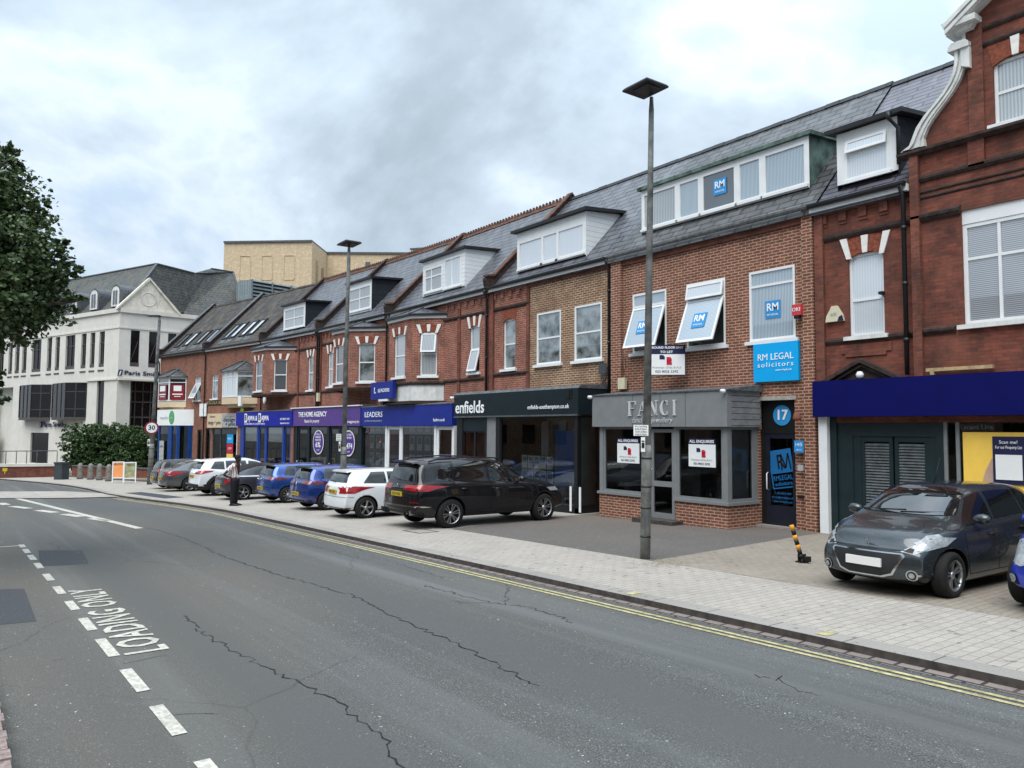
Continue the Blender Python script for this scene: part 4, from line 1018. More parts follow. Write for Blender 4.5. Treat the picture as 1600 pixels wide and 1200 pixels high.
bk = MB(); bk.face([(.8, .2, h.base-.4), (2.7, .2, h.base-.4), (2.7, .2, 2.4), (.8, .2, 2.4)]); h.part('door_backing', bk, M['black'])
glazing(h, TR(0, 0), 2.78, 9.2, .25, 2.42, .07, 'greyf', cols=(3.05,)); pbox(h, 'stall_riser', 'teal', 2.78, 9.2, -.02, .12, h.base-.4, .25)
room(h, 2.8, 9.2, .1, 2.6, .18, 3.0, wallc=(.16, .18, .17))
mb = MB(); mb.box(0.05, 9.38, -.30, -.0, 2.43, 3.25); h.part('navy_fascia', mb, M['navy'])
o = flatbox(h, 'window_display', 'yellowp', 3.15, 5.4, .02, .35, 2.10, 'yellow window poster of a hand holding up a black phone', 'poster', .03)
pm = MB(); pm.box(-.28, .28, -.02, 0, -.45, .47); ph = pm.build('printed_phone', M['signk'], o); ph.location = (.83, -.006, 1.20)
pm = MB(); pm.box(-.23, .23, -.012, 0, -.28, .20); ps = pm.build('printed_panel', M['signw'], ph); ps.location = (0, -.022, -.08)
lettering('Scan me!', .09, M['txtw'], ph, LT(0, -.024, .36), .002); lettering('For our Property List', .085, M['txtw'], ph, LT(0, -.024, .26), .002, width=.46)
hm = MB(); hm.prism([(-.50, -.5), (-.42, -.2), (-.30, .05), (-.26, -.0), (-.26, -.5)], -.014, -.008)
for k in range(3): hm.prism([(.26, -.16-.13*k), (.36, -.14-.13*k), (.39, -.20-.13*k), (.34, -.25-.13*k), (.26, -.26-.13*k)], -.014, -.008)
hd = hm.build('printed_hand', M['skin_print'], o); hd.location = (.83, 0, 1.20)
pb = flatbox(h, 'window_lettering_board', 'teal', 3.02, 3.7, .13, 2.12, 2.28, 'small dark board reading Tenant in the window above the yellow poster', 'sign', .02); lettering('Tenant Line', .13, M['txtg'], pb, LT(.34, -.006, .08), .002)
mb = MB(); mb.prism([(-.22, 0), (.22, 0), (.19, .14), (.06, .36), (-.06, .36), (-.19, .14)], 0, .08); o = h.thing('alarm_box', mb, M['creambox'], .50, -.09, 4.62, 'cream triangular alarm box with a blue corner beside the narrow arched window', 'alarm box')
mb = MB(); mb.prism([(.08, -.005), (.23, -.005), (.2, .13), (.12, .10)], -.006, .0); mb.build('corner_flash', M['signk'], o); lettering('adt', .12, M['txtg'], o, LT(-.01, -.01, .18), .002)
mb = MB(); mb.box(0, 1.25, 0, .1, 0, .07); mb.box(.08, .16, 0, .1, -.07, 0); h.thing('timber_batten', mb, M['wood'], 2.55, -.16, 3.34, 'pale bare timber batten lying on top of the navy fascia', 'timber')
mb = MB(); mb.lathe([(.0, 0), (.07, .02), (.085, .09), (.05, .15), (0, .16)], (0, 0, 0), 12); h.thing('security_camera', mb, M['white'], 1.15, -.2, 3.27, 'small white dome camera on the navy fascia under the brick pediment', 'camera')
mb = MB(); mb.box(0, .10, 0, .16, 0, .06); mb.tube([(.05, .05, .0), (.18, -.05, -.09)], .012, 5); h.thing('security_camera', mb, M['black'], 1.55, -.10, 5.10, 'tiny dark camera at the right side of the narrow arched window', 'camera')

# ===== the estate agency in a dark bay shopfront (brown brick above)
h = B3 = House('brick_building', 'brown and red brick building over the dark charcoal shopfront, with a wide white dormer', 'building', (-23.61, 16.45), 0, 6.5, -.52, GRP)
mb = side_walls(h)
wall(mb, 0, 2.38, 2.6, 7.4, [(.82, 1.57, 4.28, 6.13)], .14); h.part('wall', mb, M['brickV'])
mb = MB(); wall(mb, 2.38, 6.5, 2.6, 7.4, [(2.8, 4.1, 4.33, 6.13), (4.78, 6.08, 4.33, 6.13)], .10); h.part('wall', mb, M['brickB'])
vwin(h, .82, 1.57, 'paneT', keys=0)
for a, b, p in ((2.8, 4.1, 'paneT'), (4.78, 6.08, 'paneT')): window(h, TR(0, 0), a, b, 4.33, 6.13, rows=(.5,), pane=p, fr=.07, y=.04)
pilaster(h, 2.26, 2.42, 3.0, 7.2, 'brickVd', .05); pilaster(h, .02, .26, 3.0, 7.2, 'brickVd', .08)
corbels(h, .3, 2.26, 4); string(h, 0, 2.4, 6.50); string(h, 0, 2.4, 4.06)
gutter(h, 0.12, 6.5); roof(h, 'slateA', ridge='dark'); parapet(h, 0.0)
pbox(h, 'cornice', 'brickVd', 2.42, 6.5, -.05, 0, 7.12, 7.24)
dormer(h, 1.24, 5.0, 7.86, 9.30, .3, 'clad', 'white', 'dark', over=.18, wins=[(1.34, 2.72, 7.96, 8.95, (), (), 'paneW'), (2.72, 3.55, 7.96, 8.95, (), (), 'paneW'), (3.55, 4.9, 7.96, 8.95, (), (), 'paneW')], rise=.16)
downpipe(h, 6.48, -.08, 2.7, 7.36)
F = -1.2
mb = MB(); mb.box(-.52, 6.38, F-.05, F+.12, 2.58, 3.36); mb.box(6.28, 6.38, F+.12, 0, 2.58, 3.36); mb.box(-.52, -.42, F+.12, 0, 2.58, 3.36); mb.box(-.42, 6.28, F+.12, 0, 2.58, 2.64); fas = h.part('fascia', mb, M['charcoal'])
mb = MB(); mb.rings([[(u, F-.05, 3.36), (u, F+.02, 3.45), (u, -.02, 3.52), (u, -.02, 3.36)] for u in (-.55, 6.4)], 0, True, True, False); h.part('flat_roof', mb, M['lead'])
mb = MB(); mb.box(-.5, 6.36, F-.08, F+.06, 2.53, 2.58); h.part('trim', mb, M['galv'])
lettering('enfields', .62, M['txtw'], fas, T0(h, .52, F-.06, 2.88), .008, .006, width=1.85); lettering('enfields-southampton.co.uk', .19, M['txtw'], fas, T0(h, 4.95, F-.06, 2.82), .005, width=2.05)
mb = MB(); mb.box(5.92, 6.02, F-.09, F-.05, 3.08, 3.30); mb.box(5.86, 6.1, F-.07, F-.05, 3.05, 3.33); h.part('fascia_lamp', mb, M['black'])
mb = MB(); 
for a in ((-.40, -.02), (1.42, 1.50), (2.08, 2.32), (6.18, 6.30)): mb.box(a[0], a[1], F, F+.12, h.base-.3, 2.53)
h.part('post', mb, M['black'])
mb = MB(); mb.box(1.5, 2.08, F+.03, F+.09, h.base-.2, 2.53); h.part('side_panel', mb, M['greyf'])
pbox(h, 'stall_riser', 'black', 2.32, 6.3, F, F+.12, h.base-.4, -.22); pbox(h, 'stall_riser', 'black', 6.18, 6.3, F+.12, 0, h.base-.4, -.22)
glazing(h, TR(0, F), 2.32, 6.18, -.22, 2.53, .05, 'black'); glazing(h, TR(6.3, F, 90), .12, 1.15, -.22, 2.53, .05, 'black')
door(h, TR(0, F), -.02, .72, h.base+.02, 2.05, 'black', .05); door(h, TR(0, F), .72, 1.42, h.base+.02, 2.05, 'black', .05); pbox(h, 'transom', 'charcoal', -.02, 1.42, F+.02, F+.1, 2.05, 2.53)
room(h, -.3, 6.2, h.base, 2.6, F+.16, 3.8, wallc=(.34, .36, .34))
def display(h, u0, v, z0, cols, rows, cw, ch, gx, gz, label, name='display_stand', m2='photo'):
    mb = MB()
    for i in range(cols):
        for j in range(rows):
            a, b = i*(cw+gx), j*(ch+gz); mb.box(a, a+cw, 0, .015, b, b+ch); mb.box(a+cw*.12, a+cw*.88, -.004, 0, b+ch*.42, b+ch*.92, 1); mb.box(a+cw*.15, a+cw*.8, -.004, 0, b+ch*.12, b+ch*.3, 2)
    mb.box(-.03, cols*(cw+gx)-gx+.03, .016, .03, -.03, rows*(ch+gz)-gz+.03, 3)
    mb.box(-.02, 0.02, .016, .03, -.5, 0, 3); mb.box(cols*(cw+gx)-gx-.02, cols*(cw+gx)-gx+.02, .016, .03, -.5, 0, 3)
    return h.thing(name, mb, [M['card'], M[m2], M['txtg'], M['galv']], u0, v, z0, label, 'display')
for a, b, m in ((2.95, 3.35, 'greyf'), (3.9, 4.25, 'signgrey'), (4.6, 4.75, 'greyf')): pbox(h, 'added_pale_panel', m, a, b, F+1.3, F+1.4, h.base, 2.4)  # pale panels added to lighten the interior: a column and a reflected building
display(h, 3.3, F+.2, .40, 5, 2, .28, .40, .05, .06, 'rack of property cards in two rows behind the charcoal shop glass', m2='photo')
flatbox(h, 'window_poster', 'bluep', 5.1, 6.12, F+.14, .35, 2.08, 'tall plain blue poster panel at the right end of the charcoal shop window', 'poster', .02)
mb = MB(); mb.lathe([(.0, 0), (.05, .02), (.06, .07), (.04, .13), (0, .14)], (0, 0, 0), 10); mb.lathe([(0, .16), (.045, .18), (.05, .22), (.03, .27), (0, .28)], (0, 0, 0), 10); h.thing('red_lamp', mb, M['redl'], 1.0, F+.55, 1.35, 'small glowing red lamp inside the charcoal shop door', 'lamp')
for u in (6.0, 6.42): flatbox(h, 'marker_strip', 'signw', u, u+.08, F-.05, -.32, .42, 'short white vertical strip on the %s of the charcoal shopfront corner' % ('window side' if u < 6.2 else 'side return'), 'marker', .02)
mb = MB(); mb.lathe([(.0, -.02), (.05, 0), (.055, .12), (.03, .16)], (0, 0, 0), 10, 'y'); h.thing('security_camera', mb, M['white'], -.55, F-.2, 3.26, 'small white camera at the left corner of the charcoal fascia', 'camera')
mb = MB(); random.seed(3)
for k in range(7):
    a = random.uniform(-.25, .1); mb.tube([(random.uniform(-.3, .1), 0, .35), (a, -.04, .1), (a+random.uniform(-.1, .1), -.05, -.15), (random.uniform(-.35, .1), -.03, -.4)], .011, 5)
mb.box(-.3, 0, -.05, 0, .0, .3); h.thing('cable_bundle', mb, M['cable'], 6.35, -.06, 3.85, 'tangle of loose grey cables on the brown brick wall above the charcoal shop', 'cable')

# ===== the Victorian houses with brick bays
def vhouse(L, th, W, base, label):
    return House('terraced_house', label, 'house', L, th, W, base, GRP)
h = B4 = vhouse((-31.72, 16.45), 0, 8.11, -.70, 'red brick house with a white-clad dormer and brick bay above the blue LEADERS shop')
mb = side_walls(h); wall(mb, 0, h.W, 2.3, 7.4, [(6.70, 7.38, 4.28, 6.13), (.9, 4.7, 4.2, 6.6)], .14); h.part('wall', mb, M['brickV'])
vwin(h, 6.70, 7.38, 'paneC', open_=(4.32, 5.2, 14))
canted_bay(h, .75, 4.85, .95, 1.05, 1.05, 4.0, 6.68, wf=(.45, 1.42, 4.3, 6.12), wr=(.36, 1.08, 4.3, 6.12), ops=(None, None, (5.25, 6.06, 12)))
mb = MB(); P = [(.80, 0), (1.82, -.93), (3.78, -.93), (4.80, 0)]; mb.slab(P, 3.28, 3.98); h.part('bay_apron', mb, M['whitedirty'])
mb = MB(); P = [(.5, 0), (1.6, -1.1), (4.0, -1.1), (5.1, 0)]; mb.slab(P, 3.14, 3.22); mb.slab([(p[0]*.96+.1, p[1]*.9) for p in P], 3.22, 3.27); h.part('moulding', mb, M['soot'])
pilaster(h, 5.85, 6.05, 3.1, 7.1, 'brickVd', .05); pilaster(h, 7.86, 8.06, 3.1, 7.2, 'brickVd', .09)
corbels(h, 5.0, 7.9, 6); string(h, 4.7, 8.1, 6.50); string(h, 4.75, 8.1, 3.98)
gutter(h, .12, 7.98); roof(h, 'slateA', crest=True); parapet(h, 0)
dormer(h, 2.27, 5.68, 7.94, 9.46, .4, 'clad', 'clad', 'dark', wins=[(2.45, 3.9, 8.08, 9.12, (.38,), (.62,), 'paneC'), (4.1, 5.38, 8.04, 9.28, (.45,), (), 'paneW')])
od = MB(Matrix.Translation((5.36, .38, 0)) @ Matrix.Rotation(radians(-62), 4, 'Z'))
for a in ((-.62, -.56, 8.08, 9.24), (-.06, 0, 8.08, 9.24)): od.box(a[0], a[1], -.02, .02, a[2], a[3])
od.box(-.56, -.06, -.02, .02, 8.08, 8.15); od.box(-.56, -.06, -.02, .02, 9.17, 9.24); od.box(-.56, -.06, -.004, .004, 8.15, 9.17, 1); h.part('open_casement', od, [M['white'], M['paneC']])
downpipe(h, .3, -.1, 3.2, 7.36); downpipe(h, 8.02, -.12, 3.2, 7.36)
F = -.8
def shop(h, u0, u1, z0, z1, mat, name='fascia', d=.10):
    mb = MB(); mb.box(u0, u1, F-d, F+.04, z0, z1); mb.box(u1-.06, u1, F+.04, 0.02, z0, z1); mb.box(u0, u0+.06, F+.04, 0.02, z0, z1); mb.box(u0+.06, u1-.06, F+.04, 0, z0, z0+.05)
    f = h.part(name, mb, M[mat])
    mb = MB(); mb.rings([[(u, F-d-.02, z1), (u, F-d-.02, z1+.03), (u, -.02, z1+.14), (u, -.02, z1)] for u in (u0, u1)], 0, True, True, False); h.part('lead_roof', mb, M['lead']); return f
fas = shop(h, -1.55, 6.9, 2.24, 3.08, 'royal')
lettering('L', .62, M['txtw'], fas, T0(h, -1.24, F-.11, 2.66), .005, -.004); lettering('LEADERS', .34, M['txtw'], fas, T0(h, .28, F-.11, 2.74), .005, width=1.75); lettering('LETTING AND SALES PROPERTY', .10, M['txtg'], fas, T0(h, .28, F-.11, 2.46), .003, width=1.7); lettering('leaders.co.uk', .17, M['txtw'], fas, T0(h, 5.95, F-.11, 2.47), .003, width=.85)
mb = MB()
for a, b in ((-1.5, -1.12), (1.24, 1.38), (2.58, 2.72), (5.42, 5.56), (6.78, 6.9)): mb.box(a, b, F, F+.1, h.base-.3, 2.24)
mb.box(-1.12, 1.24, F, F+.1, h.base-.3, h.base+.35); mb.box(2.72, 5.42, F, F+.1, h.base-.3, h.base+.35); mb.box(6.84, 6.9, F+.1, 0, h.base-.3, 2.24)
h.part('shopfront_frame', mb, M['white'])
glazing(h, TR(0, F), -1.12, 1.24, h.base+.35, 2.22, .04, 'white'); glazing(h, TR(0, F), 2.72, 5.42, h.base+.35, 2.22, .04, 'white')
door(h, TR(0, F), 1.38, 2.58, h.base, 2.22, 'white', .13); door(h, TR(0, F), 5.56, 6.78, h.base, 2.22, 'white', .13)
room(h, -1.4, 6.8, h.base, 2.3, F+.14, 3.6, wallc=(.38, .40, .40))
display(h, 2.9, F+.3, .45, 4, 3, .42, .58, .22, .20, 'grid of property cards hanging behind the right-hand LEADERS window'); display(h, -.85, F+.3, .45, 3, 3, .42, .58, .22, .20, 'grid of property cards hanging behind the left-hand LEADERS window')
mb = MB(); mb.lathe([(.0, 0), (.09, .03), (.11, .11), (.06, .2), (0, .22)], (0, 0, 0), 12); mb.lathe([(0, .27), (.07, .3), (.09, .38), (.05, .45), (0, .47)], (0, 0, 0), 12); h.thing('red_lamp', mb, M['redl'], .15, F+.4, 1.42, 'glowing red globe lamps inside the left-hand LEADERS window', 'lamp')
o = h.thing('projecting_sign', sbox(2.05, .16, .74), M['royal'], .62, -1.22, 3.40, 'square blue hanging board reading LEADERS beside the white bay apron', 'sign'); lettering('L', .38, M['txtw'], o, LT(.42, -.01, .38), .004); lettering('LEADERS', .22, M['txtw'], o, LT(1.25, -.01, .36), .004, width=1.05)
mb = MB(); mb.box(.9, 1.1, .02, .3, -.25, 0); mb.box(.75, 1.6, .0, .12, -.1, -.01, 1); mb.build('bracket', [M['gutter'], M['white']], o)

h = B5 = vhouse((-39.09, 16.13), 2.5, 7.38, -.86, 'red brick house with a dark-sided dormer and brick bay above the purple agency shop')
mb = side_walls(h); wall(mb, 0, h.W, 2.3, 7.4, [(1.0, 1.65, 4.28, 6.13), (3.3, 6.8, 4.2, 6.6)], .14); h.part('wall', mb, M['brickV'])
vwin(h, 1.0, 1.65, 'paneC')
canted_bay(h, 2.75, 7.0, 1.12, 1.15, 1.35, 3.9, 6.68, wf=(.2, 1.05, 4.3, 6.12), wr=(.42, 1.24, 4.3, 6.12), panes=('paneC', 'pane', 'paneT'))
pilaster(h, .02, .26, 3.1, 7.2, 'brickVd', .09); corbels(h, .3, 2.6, 5); string(h, 0, 2.7, 6.50); string(h, 0, 2.9, 3.98)
gutter(h, .12, 7.25); roof(h, 'slateA', crest=True); parapet(h, 0, cop='soot')
dormer(h, 2.33, 4.78, 7.94, 9.52, .43, 'cladk', 'white', 'dark', wins=[(2.42, 4.66, 8.1, 9.26, (.5,), (.5,), 'paneC')])
downpipe(h, .16, -.14, 3.2, 7.36); downpipe(h, 7.25, -.1, 3.9, 7.3)
fas = shop(h, -1.40, 6.32, 2.24, 3.16, 'purple'); pbox(h, 'fascia_trim', 'white', -1.5, 6.34, F-.16, F+.02, 3.17, 3.22)
lettering('THE HOME AGENCY', .36, M['txtw'], fas, T0(h, 1.15, F-.11, 2.83), .005, .004, width=3.4); lettering('Passion for property', .24, M['txtw'], fas, T0(h, 1.1, F-.11, 2.49), .003, shear=.3, width=1.8); lettering('homeagency.io', .20, M['txtw'], fas, T0(h, 5.5, F-.11, 2.44), .003, width=1.5)
mb = MB()
for a, b in ((-1.36, -.9), (.45, .62), (2.72, 2.95), (4.0, 4.2), (5.95, 6.3)): mb.box(a, b, F, F+.1, h.base-.3, 2.24)
mb.box(.62, 2.72, F, F+.1, h.base-.3, h.base+.4); mb.box(4.2, 5.95, F, F+.1, h.base-.3, h.base+.4); h.part('shopfront_frame', mb, M['charcoal'])
glazing(h, TR(0, F), .62, 2.72, h.base+.4, 2.22, .04, 'charcoal'); glazing(h, TR(0, F), 4.2, 5.95, h.base+.4, 2.22, .04, 'charcoal'); door(h, TR(0, F), -.9, .45, h.base, 2.2, 'charcoal', .16); door(h, TR(0, F), 2.95, 4.0, h.base, 2.2, 'charcoal', .12)
room(h, -1.2, 6.2, h.base, 2.3, F+.14, 3.6, wallc=(.42, .42, .43))
def disc(u, top, big, sub, label):
    mb = MB(); n = 32; mb.prism([(.62*cos(2*pi*k/n), .62*sin(2*pi*k/n)) for k in range(n)], 0, .01); mb.prism([(.56*cos(2*pi*k/n), .56*sin(2*pi*k/n)) for k in range(n)], -.006, -.001, 1)
    o = h.thing('window_disc', mb, [M['signw'], M['purpled']], u, F+.02, 1.42, label, 'sign')
    for k, t in enumerate(top): lettering(t, .15, M['txtw'], o, LT(0, -.012, .40-.15*k), .002, width=.62)
    lettering(big, .36, M['txtw'], o, LT(0, -.012, -.14), .002, .006, width=.8 if len(big) > 3 else .6); lettering(sub, .10, M['txtw'], o, LT(0, -.012, -.4), .002)
disc(1.68, ('FULLY', 'MANAGED', 'FROM'), '6%', 'inc VAT', 'purple disc reading FULLY MANAGED FROM 6% in the purple shop window'); disc(5.0, ('SELL YOUR', 'HOME FROM'), '£474', 'inc VAT', 'purple disc reading SELL YOUR HOME FROM £474 in the purple shop window')
display(h, .9, F+.35, .30, 5, 1, .26, .36, .10, .1, 'low row of property cards under the 6% disc'); display(h, 4.35, F+.35, .30, 4, 1, .26, .36, .10, .1, 'short low row of property cards beneath the £474 disc in the purple shop')

h = B6 = vhouse((-46.32, 15.5), 5, 7.26, -1.02, 'red brick house with a dark-sided dormer and brick bay above the bright blue accountants shop')
mb = side_walls(h); wall(mb, 0, h.W, 2.3, 7.4, [(5.9, 6.52, 4.2, 6.1), (.8, 4.0, 4.2, 6.6)], .14); h.part('wall', mb, M['brickV'])
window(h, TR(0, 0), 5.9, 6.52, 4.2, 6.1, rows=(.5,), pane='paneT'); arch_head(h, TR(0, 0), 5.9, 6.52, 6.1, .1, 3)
canted_bay(h, .15, 4.35, 1.1, 1.0, 1.3, 3.9, 6.55, wf=(.35, 1.3, 4.25, 6.02), wr=(.42, 1.2, 4.25, 6.02), roofz=7.25, panes=('paneC', 'pane', 'pane'))
pilaster(h, 4.7, 4.86, 3.1, 7.1, 'brickVd', .05); corbels(h, 4.6, 7.1, 6); string(h, 4.3, 7.26, 6.42); string(h, 4.3, 7.26, 3.95)
gutter(h, .12, 7.14); roof(h, 'slateA', crest=True); parapet(h, 0, cop='soot')
dormer(h, 2.05, 4.82, 7.84, 9.26, .3, 'cladk', 'white', 'dark', wins=[(2.2, 4.68, 7.92, 9.06, (.5,), (.5,), 'paneC')])
downpipe(h, 7.15, -.12, 3.2, 7.36); downpipe(h, .05, -.1, 3.2, 7.3)
fas = shop(h, -1.67, 5.96, 2.24, 3.07, 'bajwa')
mb = MB(); mb.box(-.02, .45, 0, .012, 0, .62); o = None
for u in (-.35, 1.62): pbox(h, 'logo_panel', 'signw', u, u+.36, F-.115, F-.10, 2.45, 2.98, parent=fas)
lettering('B', .46, M['bajwa'], fas, T0(h, -.17, F-.12, 2.72), .004, .01); lettering('B', .46, M['bajwa'], fas, T0(h, 1.80, F-.12, 2.72), .004, .01)
lettering('AJWA &', .40, M['txtw'], fas, T0(h, .78, F-.11, 2.68), .004, .006, width=1.4); lettering('AJWA', .40, M['txtw'], fas, T0(h, 2.55, F-.11, 2.68), .004, .006, width=1.0)
lettering('CHARTERED ACCOUNTANTS', .14, M['txtw'], fas, T0(h, 1.1, F-.11, 2.36), .003, width=2.9); lettering('023 8023 1010', .15, M['txtw'], fas, T0(h, 5.1, F-.11, 2.62), .003, width=1.15); lettering('bajwauk.com', .13, M['txtw'], fas, T0(h, 5.1, F-.11, 2.40), .003, width=1.1)
mb = MB(); mb.box(-1.62, -1.2, F, F+.12, h.base-.3, 2.24); mb.box(5.66, 5.95, F, F+.12, h.base-.3, 2.24); h.part('brick_pier', mb, M['brickO'])
mb = MB()
for a, b in ((-1.2, -.72), (1.25, 1.42), (2.32, 2.52), (4.62, 4.78), (5.58, 5.66)): mb.box(a, b, F+.01, F+.1, h.base-.3, 2.24)
mb.box(-.72, 1.25, F+.01, F+.1, h.base-.3, h.base+.5); mb.box(2.52, 4.62, F+.01, F+.1, h.base-.3, h.base+.5); h.part('shopfront_frame', mb, M['bluef'])
glazing(h, TR(0, F), -.72, 1.25, h.base+.5, 2.22, .06, 'bluef'); glazing(h, TR(0, F), 2.52, 4.62, h.base+.5, 2.22, .06, 'bluef'); door(h, TR(0, F), 1.42, 2.32, h.base, 2.22, 'bluef', .12, solid=.6); door(h, TR(0, F), 4.78, 5.58, h.base, 2.22, 'bluef', .12, solid=.6)
room(h, -1.2, 5.6, h.base, 2.3, F+.16, 3.0, wallc=(.22, .27, .24))
for a, b in ((-.66, 1.19), (2.58, 4.56)): pbox(h, 'roller_blind', 'signw', a, b, F+.12, F+.13, 1.35, 2.2)
mb = MB(); mb.prism([(-.13, 0), (.13, 0), (.11, -.22), (0, -.36), (-.11, -.22)], 0, .07); h.thing('alarm_box', mb, M['white'], 2.95, -1.18, 3.86, 'white shield-shaped alarm box under the left-hand brick bay of the blue shop', 'alarm box')
flatbox(B5, 'wall_light', 'creambox', .12, .34, -.22, 3.55, 4.0, 'small cream wall light above the purple fascia between two houses', 'lamp', .12)

# ===== two plain brick houses with oriels and skylights
def oriel(h, u0, uc, u1, d, z0, z1, panes, cols):
    """canted window with a pitched slate cap; front from u0 to uc, right cant to u1"""
    c = u1-uc; a = (u0-c, 0); b = (u0, -d); q = (uc, -d); e = (u1, 0)
    bm_ = MB(); bm_.slab([(p[0], p[1]) for p in (a, b, q, e)], z0-.42, z0-.03); bm_.slab([(a[0]+.2, 0), (b[0]+.1, -d*.6), (q[0]-.1, -d*.6), (e[0]-.2, 0)], z0-.62, z0-.42); base = h.part('oriel_base', bm_, M['cream'])
    o = MB(); o.slab([(p[0], p[1]) for p in (a, b, q, e)], z1, z1+.06); h.part('oriel_head', o, M['white'])
    for k, (p, r) in enumerate(((a, b), (b, q), (q, e))):
        L = sqrt((r[0]-p[0])**2+(r[1]-p[1])**2); ang = math.degrees(atan2(r[1]-p[1], r[0]-p[0]))
        window(h, TR(p[0], p[1], ang), 0, L, z0, z1, cols=cols[k], rows=(.80,), pane=panes[k], sill=None, y=.05, fr=.08)
    rm = MB(); g = .16; zt = z1+.06; um = (u0+uc)/2; hz = .62
    P = [(a[0]-g, 0.0, zt), (b[0]-g*.5, -d-g, zt), (q[0]+g*.5, -d-g, zt), (e[0]+g, 0, zt)]; R0, R1 = (um-.25, -.02, zt+hz), (um+.55, -.02, zt+hz)
    rm.face([P[0], P[1], R0]); rm.face([P[1], P[2], R1, R0]); rm.face([P[2], P[3], R1]); rm.slab([(p[0], p[1]) for p in P], zt-.05, zt-.001)
    r = h.part('oriel_roof', rm, M['slateB']); hm = MB()
    for s, t in ((P[1], R0), (P[2], R1), (R0, R1), (P[3], R1)): hm.bar((s[0], s[1], s[2]+.03), (t[0], t[1], t[2]+.03), .14, .04)
    h.part('hip', hm, M['lead'], r)
def skylights(h, us, v0, v1, w=.62, bright=()):
    for i, u in enumerate(us):
        mb = MB(); s = .09
        def P(uu, vv, dz): return (uu, vv-dz*.72, zroof(vv)+dz*.69)
        for a, b, c, d in ((u, u+s, v0, v1), (u+w-s, u+w, v0, v1), (u+s, u+w-s, v0, v0+s), (u+s, u+w-s, v1-s, v1)):
            mb.rings([[P(a, c, 0), P(b, c, 0), P(b, c, s), P(a, c, s)], [P(a, d, 0), P(b, d, 0), P(b, d, s), P(a, d, s)]], 0, True, True, False)
        o = h.part('skylight', mb, M['dark']); g = MB(); g.face([P(u+s, v0+s, .05), P(u+w-s, v0+s, .05), P(u+w-s, v1-s, .05), P(u+s, v1-s, .05)]); h.part('pane', g, M['paneW' if i in bright else 'pane'], o)
        fm = MB(); fm.face([P(u-.04, v0-.3, .012), P(u+w+.04, v0-.3, .012), P(u+w+.04, v0, .012), P(u-.04, v0, .012)]); h.part('flashing', fm, M['lead'], o)
h = B7 = vhouse((-53.91, 14.23), 9.5, 7.7, -1.18, 'plain brick house with bright skylights and a white oriel above the print shop')
mb = side_walls(h); wall(mb, 0, h.W, h.base-.4, 7.35, [(.87, 1.76, 4.05, 5.62), (1.2, 4.9, h.base, 2.1), (.1, .85, h.base, 2.1), (5.3, 7.0, h.base, 2.1)], .14); h.part('wall', mb, M['brickO'])
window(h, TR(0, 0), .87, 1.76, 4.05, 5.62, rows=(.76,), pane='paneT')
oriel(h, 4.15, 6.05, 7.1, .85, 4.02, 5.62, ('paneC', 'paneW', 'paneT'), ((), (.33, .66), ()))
gutter(h, .1, 7.6, 'gutter', 'white'); roof(h, 'tileC', ridge='tileC'); parapet(h, 0, .30, 'lead', 'soot', .22)
skylights(h, (.95, 1.95, 3.35, 4.45), .55, 1.65, .75, (1, 2, 3)); downpipe(h, -.0, -.1, -.9, 7.3)
mb = MB(); mb.box(1.0, 5.46, -.30, -.02, 2.14, 3.05); mb.box(5.46, 5.5, -.3, -.02, 2.14, 3.05); fas = h.part('fascia', mb, M['cream'])
pbox(h, 'fascia_panel', 'signgrey', 3.14, 5.44, -.33, -.305, 2.17, 3.02, parent=fas)
for t, s, u, z, m, w_ in (('Solent', .18, 1.75, 2.86, 'signk', .8), ('design + print', .34, 2.05, 2.46, 'signk', 1.8), ('Southampton', .16, 4.1, 2.86, 'txtg', 1.4), ('design', .36, 4.2, 2.64, 'signk', 1.6), ('+ print', .32, 4.35, 2.36, 'signk', 1.3)): lettering(t, s, M[m], fas, T0(h, u, -.345 if u > 3 else -.31, z), .003, width=w_)
glazing(h, TR(0, 0), 1.2, 4.7, h.base+.1, 2.1, .06, 'galv', cols=(2.3,)); pbox(h, 'post', 'whitedirty', 4.72, 4.98, -.08, .1, h.base, 2.14); glazing(h, TR(0, 0), 5.3, 7.0, h.base+.1, 2.1, .05, 'dark'); door(h, TR(0, 0), .1, .85, h.base, 2.05, 'dark', .08)
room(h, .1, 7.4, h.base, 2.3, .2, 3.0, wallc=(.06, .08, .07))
lettering('JOCULA SOLICITORS', .30, M['gold'], h.root, T0(h, 2.3, -.03, 3.78), .01, width=4.2)
pbox(h, 'name_board', 'black', .1, 4.6, -.02, -.002, 3.60, 3.96)
for k, (m, t) in enumerate((('cyan', 'PRINT'), ('signr', 'COPY'), ('yellowp', 'SCAN'))):
    o = flatbox(h, 'window_poster', m, 3.35, 4.2, -.05+.002*k, 1.15-.62*k, 1.72-.62*k, '%s poster stuck inside the print shop window, %s of three' % (('blue', 'red', 'yellow')[k], ('top', 'middle', 'bottom')[k]), 'poster', .02); lettering(t, .2, M['txtw'], o, LT(.42, -.006, .28), .002)
for k in range(3):
    o = flatbox(h, 'window_notice', ('card', 'bluef', 'card')[k], 5.55, 6.75, -.04, 1.25-.62*k, 1.75-.62*k, '%s notice in the narrow window right of the print shop post, %s one' % (('pale', 'dark blue', 'pale')[k], ('top', 'middle', 'bottom')[k]), 'poster', .02)
mb = MB(); mb.prism([(0, 0), (.42, 0), (.36, .3), (.5, 1.25), (.12, 1.35), (.2, .6)], 0, .03); mb.prism([(.1, 1.0), (.5, .75), (.62, 1.3), (.3, 1.45)], -.012, -.002, 1); mb.prism([(0, -.12), (.3, -.12), (.42, .1), (.1, .2)], -.012, -.002, 2)
